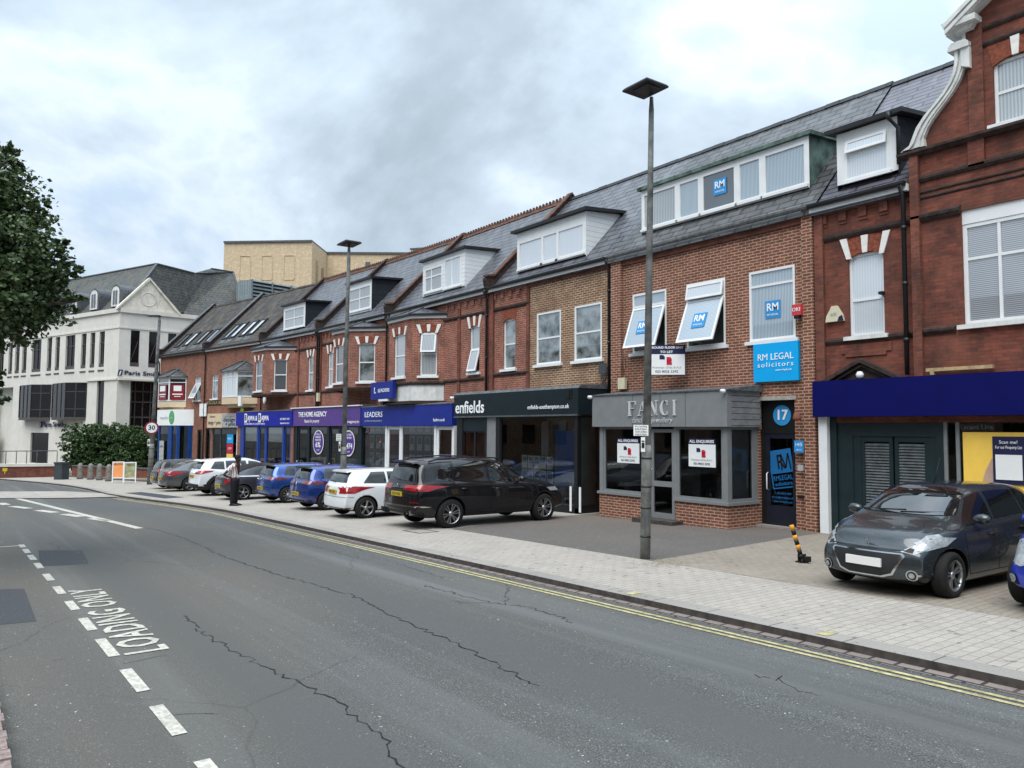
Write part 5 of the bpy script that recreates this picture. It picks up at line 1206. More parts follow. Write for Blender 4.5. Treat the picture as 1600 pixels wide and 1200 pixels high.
h.thing('feather_flag', mb, [M['teal'], plain('lime', (.35, .5, .05), .6, .1), M['signr']], 5.62, -.42, 1.98, 'small dark green, lime and red flag between the grey and bright blue fascias', 'flag')
o = flatbox(h, 'wall_notice', 'signw', 6.55, 6.9, -.96, 3.45, 4.05, 'small tilted white box under the oriel window beside the blue shop', 'sign', .1); 
o = flatbox(h, 'wall_notice', 'signw', -.65, .35, -.12, 2.9, 3.75, 'square white board on the brick wall above the narrow door', 'sign', .05); lettering('i', .4, M['cyan'], o, LT(.5, -.008, .42), .002)

h = B8 = vhouse((-61.05, 12.84), 11, 7.3, -1.34, 'end brick house with four dark skylights and a white oriel holding two red posters')
mb = side_walls(h); wall(mb, 0, h.W, h.base-.4, 7.3, [(5.6, 6.5, 4.0, 5.6), (.9, 5.3, h.base, 2.25), (6.2, 6.9, h.base, 2.0)], .14); h.part('wall', mb, M['brickO'])
window(h, TR(0, 0), 5.6, 6.5, 4.0, 5.6, rows=(.78,), pane='paneC', open_=(4.02, 5.15, 26))
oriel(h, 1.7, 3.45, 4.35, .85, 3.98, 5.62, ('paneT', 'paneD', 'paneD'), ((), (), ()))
for a, T, lb in ((0, TR(1.7, -.85, 0), 'left'), (1, TR(3.45, -.85, math.degrees(atan2(.85, .9))), 'right')):
    pass
for u, v, rz, w_, lb in ((1.95, -.88, 0, 1.25, 'left-hand'), (3.60, -.76, atan2(.85, .9), .95, 'right-hand')):
    mb = MB(); mb.box(0, w_, -.01, .0, 0, 1.05); mb.box(.2, w_-.2, -.016, -.011, .60, .98, 1); mb.box(.12, w_-.12, -.016, -.011, .34, .42, 1); mb.box(.25, w_-.25, -.016, -.011, .2, .25, 1)
    h.thing('window_poster', mb, [plain('dark_red_print', (.22, .015, .025), .4, .06), M['signw']], u, v, 4.08, 'dark red and white poster filling the %s pane of the far oriel window' % lb, 'poster', rz=rz)
gutter(h, .1, 7.2, 'gutter', None); roof(h, 'tileC', ridge='tileC'); parapet(h, 0, .30, 'lead', 'soot', .22)
skylights(h, (1.0, 2.4, 4.2, 5.6), .5, 1.55, .75, (1,)); downpipe(h, .05, -.1, -1.1, 7.2)
mb = MB(); F8 = -.8; mb.slab([(1.2, 0), (1.62, F8), (4.74, F8), (5.62, -.02), (5.62, 0)], 2.28, 3.38); fas = h.part('fascia', mb, M['signw'])
dm = MB(); n = 24; dm.prism([(3.98+.42*cos(2*pi*k/n), 2.83+.48*sin(2*pi*k/n)) for k in range(n)], F8-.012, F8-.002); h.part('logo_disc', dm, plain('logo_green', (.09, .33, .14), .5, .03), fas); lettering('veedo', .34, M['txtg'], fas, T0(h, 2.75, F8-.01, 2.82), .003, width=1.4); lettering('smart', .1, M['txtw'], fas, T0(h, 3.98, F8-.02, 2.83), .002)
mb = MB(); mb.slab([(1.7, F8+.05), (1.9, F8+.05), (1.9, F8+.15), (1.7, F8+.15)], h.base, 2.28); mb.slab([(3.3, F8+.05), (3.9, F8+.05), (3.9, F8+.15), (3.3, F8+.15)], h.base, 2.28); mb.slab([(4.6, F8+.08), (4.8, F8+.05), (4.9, F8+.2), (4.7, F8+.2)], h.base, 2.28); mb.slab([(5.3, -.25), (5.45, -.2), (5.5, 0), (5.35, 0)], h.base, 2.28)
h.part('shopfront_frame', mb, plain('bright_blue_paint', (.005, .05, .22), .45, .15))
glazing(h, TR(0, F8+.05), 1.9, 3.3, h.base+.05, 2.26, .05, 'bluef'); glazing(h, TR(0, F8+.05), 3.9, 4.65, h.base+.05, 2.26, .05, 'bluef'); glazing(h, TR(4.75, F8+.1, 45), 0, .85, h.base+.05, 2.26, .05, 'bluef')
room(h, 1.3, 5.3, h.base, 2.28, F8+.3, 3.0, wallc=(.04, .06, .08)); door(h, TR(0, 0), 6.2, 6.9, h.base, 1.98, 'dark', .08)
o = flatbox(h, 'window_poster', 'card', 2.2, 2.9, F8-.03, -.2, 1.2, 'tall pale poster in the far blue-framed shop window', 'poster', .02); lettering('NEW', .2, M['bluef'], o, LT(.35, -.006, 1.0), .002)
# ------------------------------------------------------------ cars
def interp(tab, x):
    if x <= tab[0][0]: return tab[0][1]
    for (a, b), (c, d) in zip(tab, tab[1:]):
        if x <= c: 
            t = (x-a)/(c-a); return b+(d-b)*t
    return tab[-1][1]
def sstep(a, b, x):
    t = max(0, min(1, (x-a)/(b-a))); return t*t*(3-2*t)
def carpaint(name, c, rough=.25, metal=.35, flake=.0):
    t = NT(name); t.set(Roughness=rough, Metallic=metal); t.b.inputs['Coat Weight'].default_value = 1; t.b.inputs['Coat Roughness'].default_value = .03
    n = t.ramp(t.noise(t.ob((1, 1, .6)), 1.5, 7, .65), [(.35, G3(0)), (.8, G3(.05))])
    t.col(t.mix(c, (.16, .15, .14), n)); 
    t.link(t.ramp(t.noise(t.ob(), 2.5, 6), [(.3, G3(rough)), (.8, G3(rough+.16))]), t.b.inputs['Roughness'])
    return t.m
M['carglass'] = glassy('car_glass', (.006, .008, .009), .02, spec=.5); M['carglass'].node_tree.nodes['Principled BSDF'].inputs['Coat IOR'].default_value = 1.45
M['tyre'] = plain('tyre_rubber', (.012, .012, .012), .85, .3, 20)
M['arch'] = plain('wheel_arch_liner', (.004, .004, .004), .95, .1, spec=.1)
M['alloy'] = plain('alloy', (.42, .43, .44), .3, .1, 8, metal=.8)
M['alloyd'] = plain('dark_alloy', (.03, .03, .032), .3, .1, metal=.6)
M['chrome'] = plain('chrome', (.62, .63, .64), .12, .05, metal=1)
M['plastic'] = plain('black_plastic', (.016, .017, .018), .6, .2)
M['redlens'] = plain('red_lens', (.36, .008, .014), .12, .2, 10, coat=1)
M['darkred'] = plain('dark_red_lens', (.13, .004, .01), .12, .2, 10, coat=1)
M['clear'] = plain('clear_lens', (.38, .41, .43), .38, .25, 16, metal=.1, coat=.25)
M['plateY'] = plain('yellow_plate', (.55, .40, .03), .45, .12, 14)
M['plateW'] = plain('white_plate', (.70, .70, .68), .45, .04)
M['softtop'] = plain('soft_top_fabric', (.012, .013, .014), .85, .25, 12)

def panel(bvh, poly, axis, sgn, off=.006, grid=.06, T=None):
    """a panel that follows the bodywork: outline in the plane across the axis, laid on the body from the sgn side"""
    bm = bmesh.new()
    if axis == 'y': vs = [bm.verts.new((p[0], 0, p[1])) for p in poly]; ax = ((0, (1, 0, 0)), (2, (0, 0, 1)))
    elif axis == 'x': vs = [bm.verts.new((0, p[0], p[1])) for p in poly]; ax = ((1, (0, 1, 0)), (2, (0, 0, 1)))
    else: vs = [bm.verts.new((p[0], p[1], 0)) for p in poly]; ax = ((0, (1, 0, 0)), (1, (0, 1, 0)))
    bm.faces.new(vs)
    for i, n in ax:
        lo = min(v.co[i] for v in bm.verts); hi = max(v.co[i] for v in bm.verts); k = lo+grid*.5
        while k < hi:
            co = [0, 0, 0]; co[i] = k
            bmesh.ops.bisect_plane(bm, geom=bm.verts[:]+bm.edges[:]+bm.faces[:], plane_co=co, plane_no=n); k += grid
    bmesh.ops.triangulate(bm, faces=[f for f in bm.faces if len(f.verts) > 4])
    ai = {'x': 0, 'y': 1, 'z': 2}[axis]; d = Vector((0, 0, 0)); d[ai] = -sgn
    for v in bm.verts:
        o = v.co.copy(); o[ai] = sgn*5
        hit = bvh.ray_cast(o, d)
        if hit[0] is None: hit = bvh.find_nearest(v.co+Vector((0, 0, 0))-d*1.0)
        v.co = hit[0]+hit[1]*off-d*off*.4
    bmesh.ops.recalc_face_normals(bm, faces=bm.faces[:])
    s = sum(f.normal[ai]*f.calc_area() for f in bm.faces)
    if s*sgn < 0: bmesh.ops.reverse_faces(bm, faces=bm.faces[:])
    for f in bm.faces: f.smooth = True
    return bm
def bm_obj(bm, name, mat, parent):
    me = bpy.data.meshes.new(name); bm.to_mesh(me); bm.free(); me.materials.append(mat)
    o = bpy.data.objects.new(name, me); COL.objects.link(o); o.parent = parent; return o
def wheel(root, x, y, r, w, style, side, steer=0):
    """tyre, rim and spokes; side +1 = left (+y) outer face"""
    we = MB(); n = 32
    prof = [(r*.66, -w/2), (r*.90, -w/2), (r*.985, -w*.36), (r, -w*.2), (r, w*.2), (r*.985, w*.36), (r*.90, w/2), (r*.66, w/2)]
    rr = [[(a*cos(2*pi*k/n), hh, a*sin(2*pi*k/n)) for k in range(n)] for a, hh in prof+[prof[0]]]
    we.rings(rr, 0, True, False)
    t = we.build('wheel', M['tyre'], root, (x, y, r)); t.rotation_euler = (0, 0, steer)
    rm = MB(); q = side
    y1 = q*w*.5
    rm.lathe([(r*.69, y1-q*.06), (r*.69, y1-q*.002), (r*.645, y1-q*.0), (r*.62, y1-q*.03), (r*.62, y1-q*.06)][::1], (0, 0, 0), n, 'y', 0)
    rm.f.pop(); rm.f.pop(); rm.m.pop(); rm.m.pop(); rm.sm.pop(); rm.sm.pop()
    rm.lathe([(r*.64, y1-q*.10), (r*.64, y1-q*.095)], (0, 0, 0), n, 'y', 1)
    kind, ns, mt = style
    for k in range(ns):
        a = 2*pi*k/ns+.2
        def pt(rad, da, yy): return (rad*cos(a+da), y1-q*yy, rad*sin(a+da))
        if kind == 'Y':
            for s in (-1, 1): rm.rings([[pt(r*.14, s*.18-.12, .035), pt(r*.14, s*.18+.12, .035), pt(r*.14, s*.18+.12, .06), pt(r*.14, s*.18-.12, .06)], [pt(r*.64, s*.17-.05, .012), pt(r*.64, s*.17+.05, .012), pt(r*.64, s*.17+.05, .05), pt(r*.64, s*.17-.05, .05)]], 0, True, True, False)
        else:
            wd = {'5': .17, '10': .075, 'T': .12}[kind]; tw = .3 if kind == 'T' else 0
            rm.rings([[pt(r*.14, -.5, .035), pt(r*.14, .5, .035), pt(r*.14, .5, .07), pt(r*.14, -.5, .07)], [pt(r*.38, -wd*1.15+tw*.4, .02), pt(r*.38, wd*1.15+tw*.4, .02), pt(r*.38, wd+tw*.4, .06), pt(r*.38, -wd+tw*.4, .06)], [pt(r*.64, -wd*.9+tw, .012), pt(r*.64, wd*.9+tw, .012), pt(r*.64, wd*.8+tw, .05), pt(r*.64, -wd*.8+tw, .05)]], 0, True, True, False)
    rm.lathe([(r*.17, y1-q*.06), (r*.17, y1-q*.03), (r*.05, y1-q*.02)], (0, 0, 0), 14, 'y', 0)
    rm.build('rim', [M[mt], M['black']], t)

def car(name, loc, heading, label, cat, paint, sp):
    """x forward, y left; heading = angle of +x in the world"""
    X, Y = loc; root = empty(name, (X, Y, gz(X)+sp.get('lift', 0)), heading); tag(root, label, cat, None)
    root['group'] = 'cars parked in front of the shops'
    root.rotation_euler = (0, 0, heading)
    hl, w0 = sp['L']/2, sp['W']/2; r = sp['r']; zb = sp.get('zb', .20)
    top, belt = sp['top'], sp['belt']
    wt = lambda x: w0*(1-sp.get('tr', .12)*sstep(hl*.55, hl*1.0, -x)-sp.get('tf', .15)*sstep(hl*.5, hl*1.0, x))
    dx = []; x = -hl
    xs = sorted(set([round(v, 3) for v in [-hl, -hl+.03, -hl+.08, -hl+.14, -hl+.2, -hl+.27, -hl+.34, -hl+.42, -hl+.5]+[-hl+.6+k*(2*hl-1.05)/22 for k in range(23)]+[hl-.36, hl-.27, hl-.18, hl-.1, hl-.04, hl]]))
    rw = sp.get('rw', .70)
    def sec(x):
        w = wt(x); b = interp(belt, x); t = max(interp(top, x), b+.012); g = t-b; s = sstep(.04, .32, g); z0 = zb+sp.get('rake', 0)+.10*sstep(hl-.5, hl, abs(x))
        yr = w*(.80+(rw-.80)*s); yb = w*(.93-.02*s)
        return [(0, z0), (w*.80, z0), (w*.945, z0+.05), (w*.985, z0+(b-z0)*.26), (w, z0+(b-z0)*.52), (w*.992, z0+(b-z0)*.80), (w*.968, b-.012), (yb, b+min(.03, g*.35)),
                (yb+(yr-yb)*.45, b+g*(.36+.10*s)), (yr, b+g*(.72+.12*s)), (yr*.78, b+g*(.93+.035*s)), (0, t)]
    bul, rb = sp.get('bf', .17), sp.get('bb', .10)
    def warp(x, y, z):
        w = w0; f = sstep(hl*.45, hl, abs(x)); q = bul if x > 0 else rb; s = 1 if x > 0 else -1
        x2 = x-s*q*f*(abs(y)/w)**2.3
        zc = .50; f2 = sstep(hl-.25, hl, abs(x)); e = min(1.3, abs(z-zc)/.42)
        ins = interp(sp['fin'] if x > 0 else sp['rin'], z) if ('fin' if x > 0 else 'rin') in sp else .07*e**3
        return (x2-s*ins*f2, y, z)
    V = []; F = []; ring = []
    for x in xs:
        S_ = sec(x); row = []
        for i, (y, z) in enumerate(S_): row.append(len(V)); V.append(warp(x, y, z))
        neg = []
        for i, (y, z) in list(enumerate(S_))[1:-1][::-1]: neg.append(len(V)); V.append(warp(x, -y, z))
        ring.append(row+neg)      # 0..11 right-hand (+y), then back down on -y
    n = len(ring[0])
    for a, b in zip(ring, ring[1:]):
        for k in range(n): j = (k+1) % n; F.append([a[k], b[k], b[j], a[j]])
    def cap(rg, x, flip):
        S_ = sec(x); m = len(S_); rows = [[rg[0]]]
        for i in range(1, m-1):
            y, z = S_[i]; c = []
            for f in (.6, .2, -.2, -.6): c.append(len(V)); V.append(warp(x, y*f, z))
            rows.append([rg[i]]+c+[rg[n-i]])
        rows.append([rg[m-1]])
        for a, b in zip(rows, rows[1:]):
            if len(a) == 1:
                for k in range(len(b)-1): F.append([a[0], b[k], b[k+1]] if not flip else [a[0], b[k+1], b[k]])
            elif len(b) == 1:
                for k in range(len(a)-1): F.append([a[k], b[0], a[k+1]] if not flip else [a[k], a[k+1], b[0]])
            else:
                for k in range(len(a)-1): q = [a[k], b[k], b[k+1], a[k+1]]; F.append(q if not flip else q[::-1])
    cap(ring[0], xs[0], False); cap(ring[-1], xs[-1], True)
    me = bpy.data.meshes.new('body'); me.from_pydata(V, [], F); me.update()
    bm = bmesh.new(); bm.from_mesh(me); bmesh.ops.recalc_face_normals(bm, faces=bm.faces[:]); bm.to_mesh(me); bm.free()
    o = bpy.data.objects.new('body', me); COL.objects.link(o)
    m = o.modifiers.new('s', 'SUBSURF'); m.levels = 2; m.render_levels = 2
    fx, rx = sp['fx'], sp['rx']; ra = r+sp.get('gap', .045)
    cm = MB()
    for wx in (fx, rx):
        for s in (-1, 1):
            y0, y1 = sorted((s*(w0-.30), s*(w0+.3)))
            cm.rings([[(wx+ra*cos(2*pi*k/40), yy, r+ra*sin(2*pi*k/40)) for k in range(40)] for yy in (y0, y1)], 0, True, True, False)
    cut = cm.build('cutter', M['arch'])
    cbm = bmesh.new(); cbm.from_mesh(cut.data); bmesh.ops.recalc_face_normals(cbm, faces=cbm.faces[:]); cbm.to_mesh(cut.data); cbm.free()
    md = o.modifiers.new('b', 'BOOLEAN'); md.operation = 'DIFFERENCE'; md.object = cut; md.solver = 'EXACT'
    bpy.context.view_layer.update(); dg = bpy.context.evaluated_depsgraph_get()
    fm = bpy.data.meshes.new_from_object(o.evaluated_get(dg)); bpy.data.objects.remove(o); bpy.data.objects.remove(cut)
    fm.name = 'body'; fm.materials.clear()
    for q in (paint, M['arch'], M['plastic']): fm.materials.append(q)
    clad = sp.get('clad', 0)
    for p in fm.polygons:
        c = p.center; p.use_smooth = True; p.material_index = 0
        for wx in (fx, rx):
            dd = sqrt((c.x-wx)**2+(c.z-r)**2)
            if dd < ra+.012 and abs(c.y) > w0-.315 and abs(p.normal.y) < .5 or (dd < ra-.01 and abs(c.y) < w0-.25 and abs(c.y) > w0-.32): p.material_index = 1; p.use_smooth = False
            elif clad and dd < ra+clad*.16 and abs(c.y) > w0-.2: p.material_index = 2
        if p.material_index == 0 and (c.z < zb+.07 or (clad and c.z < zb+clad*.2)): p.material_index = 2
    body = bpy.data.objects.new('body', fm); COL.objects.link(body); body.parent = root
    bb = bmesh.new(); bb.from_mesh(fm); bvh = BVHTree.FromBMesh(bb); 
    def P(nm, poly, axis, sgn, mat, off=.006, parent=root, grid=.06): return bm_obj(panel(bvh, poly, axis, sgn, off, grid), nm, mat, parent)
    hz = lambda x, f: interp(belt, x)+(interp(top, x)-interp(belt, x))*f
    gm = M['carglass']
    def sidewin(b0, b1, t0, t1, fb=.10, ft=.80):
        k = 8; bot = [(b0+(b1-b0)*i/k, hz(b0+(b1-b0)*i/k, fb)) for i in range(k+1)]
        tp = [(t1+(t0-t1)*i/k, max(hz(t1+(t0-t1)*i/k, ft), hz(t1+(t0-t1)*i/k, fb)+.01)) for i in range(k+1)]
        return bot+tp
    for s in (1, -1):
        for wd in sp['side']: P('side_window', sidewin(*wd), 'y', s, gm, .005)
        for ln in sp.get('seams', ()):
            for (xa, za), (xb, zb_) in zip(ln, ln[1:]):
                d = Vector((xb-xa, zb_-za)).normalized(); nn = Vector((-d.y, d.x))*.005
                P('door_seam', [(xa-nn.x, za-nn.y), (xb-nn.x, zb_-nn.y), (xb+nn.x, zb_+nn.y), (xa+nn.x, za+nn.y)], 'y', s, M['black'], .002)
        for hx in sp.get('handles', ()):
            z = interp(belt, hx)-.13; mb = MB(); yy = s*(wt(hx)+.002)
            mb.rings([[(hx-.10, yy-s*.02, z-.012), (hx-.10, yy+s*.012, z-.01), (hx-.10, yy+s*.012, z+.01), (hx-.10, yy-s*.02, z+.012)], [(hx, yy-s*.02, z-.016), (hx, yy+s*.03, z-.014), (hx, yy+s*.03, z+.012), (hx, yy-s*.02, z+.016)], [(hx+.10, yy-s*.02, z-.012), (hx+.10, yy+s*.012, z-.01), (hx+.10, yy+s*.012, z+.01), (hx+.10, yy-s*.02, z+.012)]], 0, True, True, True)
            mb.build('door_handle', sp.get('hm', paint), root)
        mx = sp.get('mx', .62); mz = interp(belt, mx)+.10; my = s*(w0*.94)
        mb = MB(); rr = []
        for k, (dy, sc_) in enumerate(((0, .35), (.05, .8), (.13, 1), (.19, .8), (.22, .25))):
            rr.append([(mx+.075*sc_*cos(a)*(1.0), my+s*dy, mz+.078*sc_*sin(a)+.015) for a in [2*pi*j/12 for j in range(12)]])
        mb.rings(rr, 0); mb.bar((mx, my-s*.05, mz-.05), (mx, my+s*.05, mz-.01), .05, .04, 1)
        mb.build('wing_mirror', [sp.get('mm', paint), M['plastic']], root)
    hs = (wt(0)*rw)
    for key, ax, sg, mat, nm in sp['panels'] if 0 else (): pass
    for nm, poly, ax, sg, mat in sp.get('extra', ()):
        mats = mat if not isinstance(mat, str) else M.get(mat, paint)
        if ax == 'xx':     # mirrored pair seen along x
            for s in (1, -1): P(nm, [(p[0]*s, p[1]) for p in poly], 'x', sg, mats, .007)
        elif ax == 'yy':
            for s in (1, -1): P(nm, poly, 'y', s, mats, .007)
        else: P(nm, poly, ax, sg, mats, .008)
    for s in (1, -1):
        for wx in (fx, rx): wheel(root, wx, s*(w0-sp['tw']/2-.015), r, sp['tw'], sp['wheel'], s)
    am = MB(); 
    for wx in (fx, rx): am.tube([(wx, -(w0-.2), r), (wx, w0-.2, r)], .05, 8)
    am.build('axle', M['arch'], root)
    bb.free()
    return root, P, bvh, paint
def plate(root, bvh, x_sgn, z, yc=0, white=False, w=.52, blank=False):
    """number plate standing just off the bodywork"""
    sx = x_sgn; hits = [bvh.ray_cast(Vector((sx*5, y, zz)), Vector((-sx, 0, 0)))[0] for y in (yc-.2, yc, yc+.2) for zz in (z-.04, z+.04)]
    xx = max(h.x*sx for h in hits if h)*sx+sx*.028
    mb = MB(); x0, x1 = sorted((xx, xx-sx*.03)); mb.box(x0, x1, yc-w/2, yc+w/2, z-.056, z+.056)
    o = mb.build('number_plate', M['plateW' if white else 'plateY'], root)
    if not blank:
        mb = MB(); random.seed(int(abs(z*1000)+root.location.x*10)); xf = xx+sx*.002
        for k in range(7):
            a = -w*.40+k*w*.117+(.02 if k > 3 else 0)
            for (u0, u1, v0, v1) in random.sample([(0, .012, -.035, .035), (.03, .042, -.035, .035), (.0, .042, .023, .035), (.0, .042, -.035, -.023), (.0, .042, -.006, .006)], 4):
                ya, yb = yc+sx*(a+u0), yc+sx*(a+u1)
                q = [(xf, ya, z+v0), (xf, yb, z+v0), (xf, yb, z+v1), (xf, ya, z+v1)]; mb.face(q)
        mb.build('plate_characters', M['black'], o)
    return o

HATCH = dict(L=4.0, W=1.74, r=.31, tw=.20, fx=1.24, rx=-1.27, zb=.19, rw=.71,
    top=[(-2.0, .90), (-1.96, .97), (-1.90, 1.06), (-1.78, 1.25), (-1.70, 1.36), (-1.60, 1.405), (-1.2, 1.44), (-.6, 1.46), (0, 1.45), (.25, 1.42), (.45, 1.36), (.75, 1.19), (1.02, 1.03), (1.12, .985), (1.4, .93), (1.7, .86), (1.88, .78), (1.96, .70), (2.0, .62)],
    belt=[(-2, .86), (-1.9, .93), (-1.6, .98), (-1, .955), (0, .92), (.9, .89), (1.3, .86), (1.7, .77), (2.0, .56)],
    side=[(-1.42, -1.02, -1.28, -.98), (-.93, -.06, -.93, -.10), (.02, .88, .02, .42)],
    seams=[[(-.98, .42), (-.98, .9)], [(-.02, .30), (-.02, .88)], [(.86, .40), (.95, .84)], [(-.98, .42), (-.85, .29), (.80, .29), (.86, .40)]], handles=(-.75, .2), wheel=('5', 5, 'alloy'),
    rin=[(.15, .12), (.28, .03), (.45, .0), (.56, .0), (.66, .045), (.85, .05), (.93, .08), (1.1, .09)])
def spec(base, **k):
    s = dict(base); s.update(k); return s
REARWIN = ('rear_window', [(-.60, 1.02), (.60, 1.02), (.50, 1.335), (-.50, 1.335)], 'x', -1, 'carglass')
WIND = ('windscreen', [(-.66, 1.045), (.66, 1.045), (.53, 1.385), (.0, 1.405), (-.53, 1.385)], 'x', 1, 'carglass')
def spoiler(root, x, z, w, mat, d=.16):
    mb = MB(); mb.rings([[(x+d, -w*.96, z-.02), (x+d, w*.96, z-.02), (x+d, w*.9, z+.012), (x+d, -w*.9, z+.012)], [(x, -w*.93, z-.055), (x, w*.93, z-.055), (x, w*.88, z-.02), (x, -w*.88, z-.02)]], 0, True, True, False); return mb.build('spoiler', mat, root)
def wiper(root, bvh, y0, y1, z0, z1, sx=-1):
    def hp(y, z): h = bvh.ray_cast(Vector((sx*5, y, z)), Vector((-sx, 0, 0)))[0]; return (h.x+sx*.025, y, z)
    mb = MB(); mb.tube([hp(y0, z0), hp((y0+y1)/2, (z0+z1)/2), hp(y1, z1)], .012, 5); mb.build('wiper', M['black'], root)
def antenna(root, x, z, l=.18):
    mb = MB(); mb.tube([(x, 0, z), (x-l*.5, 0, z+l*.9)], [.008, .004], 5); mb.build('aerial', M['black'], root)

UP, DN = pi/2, -pi/2      # nose to the shops / nose to the road
paints = dict(black=carpaint('black_car_paint', (.006, .006, .008), .15, .1), white=carpaint('white_car_paint', (.68, .71, .74), .3, 0), blue=carpaint('blue_car_paint', (.018, .075, .30), .2, .55), blue2=carpaint('deep_blue_car_paint', (.012, .045, .24), .2, .5),
    grey=carpaint('dark_grey_car_paint', (.045, .055, .062), .18, .6), grey2=carpaint('mid_grey_car_paint', (.075, .078, .085), .25, .5), navy=carpaint('charcoal_car_paint', (.05, .05, .062), .25, .4), rblue=carpaint('vivid_blue_car_paint', (.01, .035, .42), .2, .35))

for k_ in ('black', 'grey', 'navy'): paints[k_].node_tree.nodes['Principled BSDF'].inputs['Specular IOR Level'].default_value = .15; paints[k_].node_tree.nodes['Principled BSDF'].inputs['Coat Weight'].default_value = .75
# 1 black SUV
sp = dict(L=4.92, W=2.0, r=.375, tw=.27, fx=1.58, rx=-1.40, zb=.26, rin=[(.25, .10), (.40, .02), (.55, .0), (.62, .0), (.74, .05), (1.0, .04), (1.1, .07)], rw=.72, tr=.09, gap=.05, bb=.14,
    top=[(-2.46, 1.02), (-2.43, 1.12), (-2.36, 1.28), (-2.25, 1.50), (-2.18, 1.63), (-2.06, 1.70), (-1.6, 1.745), (-.9, 1.765), (-.2, 1.76), (.15, 1.73), (.4, 1.63), (.75, 1.42), (1.0, 1.26), (1.12, 1.20), (1.5, 1.14), (1.95, 1.07), (2.25, .97), (2.40, .85), (2.46, .72)],
    belt=[(-2.46, .98), (-2.3, 1.10), (-1.9, 1.16), (-1.0, 1.12), (0, 1.09), (1.0, 1.06), (1.5, 1.02), (2.1, .92), (2.46, .66)],
    side=[(-1.83, -1.34, -1.55, -1.34, .08, .80), (-1.25, -.28, -1.25, -.30, .08, .84), (-.20, .92, -.20, .34, .08, .84)],
    seams=[[(-1.3, .62), (-1.22, .9), (-1.28, 1.1)], [(-.24, .40), (-.24, 1.08)], [(.90, .5), (.98, 1.0)], [(-1.28, .60), (-1.1, .38), (.78, .38), (.90, .5)]], handles=(-1.02, .02), wheel=('Y', 6, 'alloy'), mx=.72,
    extra=[('rear_window', [(-.66, 1.20), (.66, 1.20), (.56, 1.56), (-.56, 1.56)], 'x', -1, 'carglass'), ('windscreen', [(-.74, 1.27), (.74, 1.27), (.6, 1.66), (-.6, 1.66)], 'x', 1, 'carglass'),
        ('tail_lamp', [(.32, .98), (.92, .95), (.97, 1.06), (.90, 1.10), (.45, 1.07), (.34, 1.05)], 'xx', -1, 'redlens'), ('tail_lamp', [(-2.36, .95), (-2.08, 1.00), (-2.02, 1.08), (-2.14, 1.11), (-2.36, 1.09)], 'yy', 1, 'redlens'),
        ('rear_bumper_trim', [(-.93, .56), (.93, .56), (.90, .60), (-.90, .60)], 'x', -1, 'chrome'), ('rear_diffuser', [(-.78, .32), (.78, .32), (.84, .46), (-.84, .46)], 'x', -1, 'plastic'), ('reflector', [(.60, .66), (.90, .66), (.90, .70), (.60, .70)], 'xx', -1, 'darkred'),
        ('lower_trim', [(-1.0, .40), (1.12, .40), (1.12, .435), (-1.0, .435)], 'yy', 1, 'plastic'), ('headlamp', [(.45, .78), (.90, .82), (.92, .92), (.5, .90)], 'xx', 1, 'clear'), ('grille', [(-.4, .62), (.4, .62), (.36, .9), (-.36, .9)], 'x', 1, 'plastic')])
root, P, bvh, pm = car('parked_suv', (-17.42, 11.72), UP, 'large glossy black SUV with Y-spoke wheels parked tail to the road', 'car', paints['black'], sp)
plate(root, bvh, -1, .86, 0); spoiler(root, -2.34, 1.67, .66, paints['black'], .22); wiper(root, bvh, -.02, .42, 1.21, 1.25)
mb = MB(); 
for s in (1, -1): mb.rings([[(-2.30, s*.46, .36), (-2.30, s*.72, .38), (-2.30, s*.72, .48), (-2.30, s*.50, .48)], [(-2.475, s*.45, .355), (-2.475, s*.74, .375), (-2.475, s*.74, .49), (-2.475, s*.49, .49)]], 0, True, False, False)
mb.build('exhaust_tip', M['chrome'], root)
for s in (1, -1):
    mb = MB(); mb.tube([(-1.9, s*.66, 1.66), (-1.7, s*.665, 1.725), (-.8, s*.68, 1.765), (.1, s*.67, 1.735), (.25, s*.66, 1.69)], .02, 6); mb.build('roof_rail', M['black'], root)
mb = MB(); mb.lathe([(.045, -2.36), (.045, -2.375)], (0, 0, 0), 14)
bd = MB(); bd.rings([[(-2.415+.0, .038*cos(a), 1.08+.038*sin(a)) for a in [2*pi*k/14 for k in range(14)]], [(-2.425, .03*cos(a), 1.08+.03*sin(a)) for a in [2*pi*k/14 for k in range(14)]]], 0); bd.build('badge', M['chrome'], root)

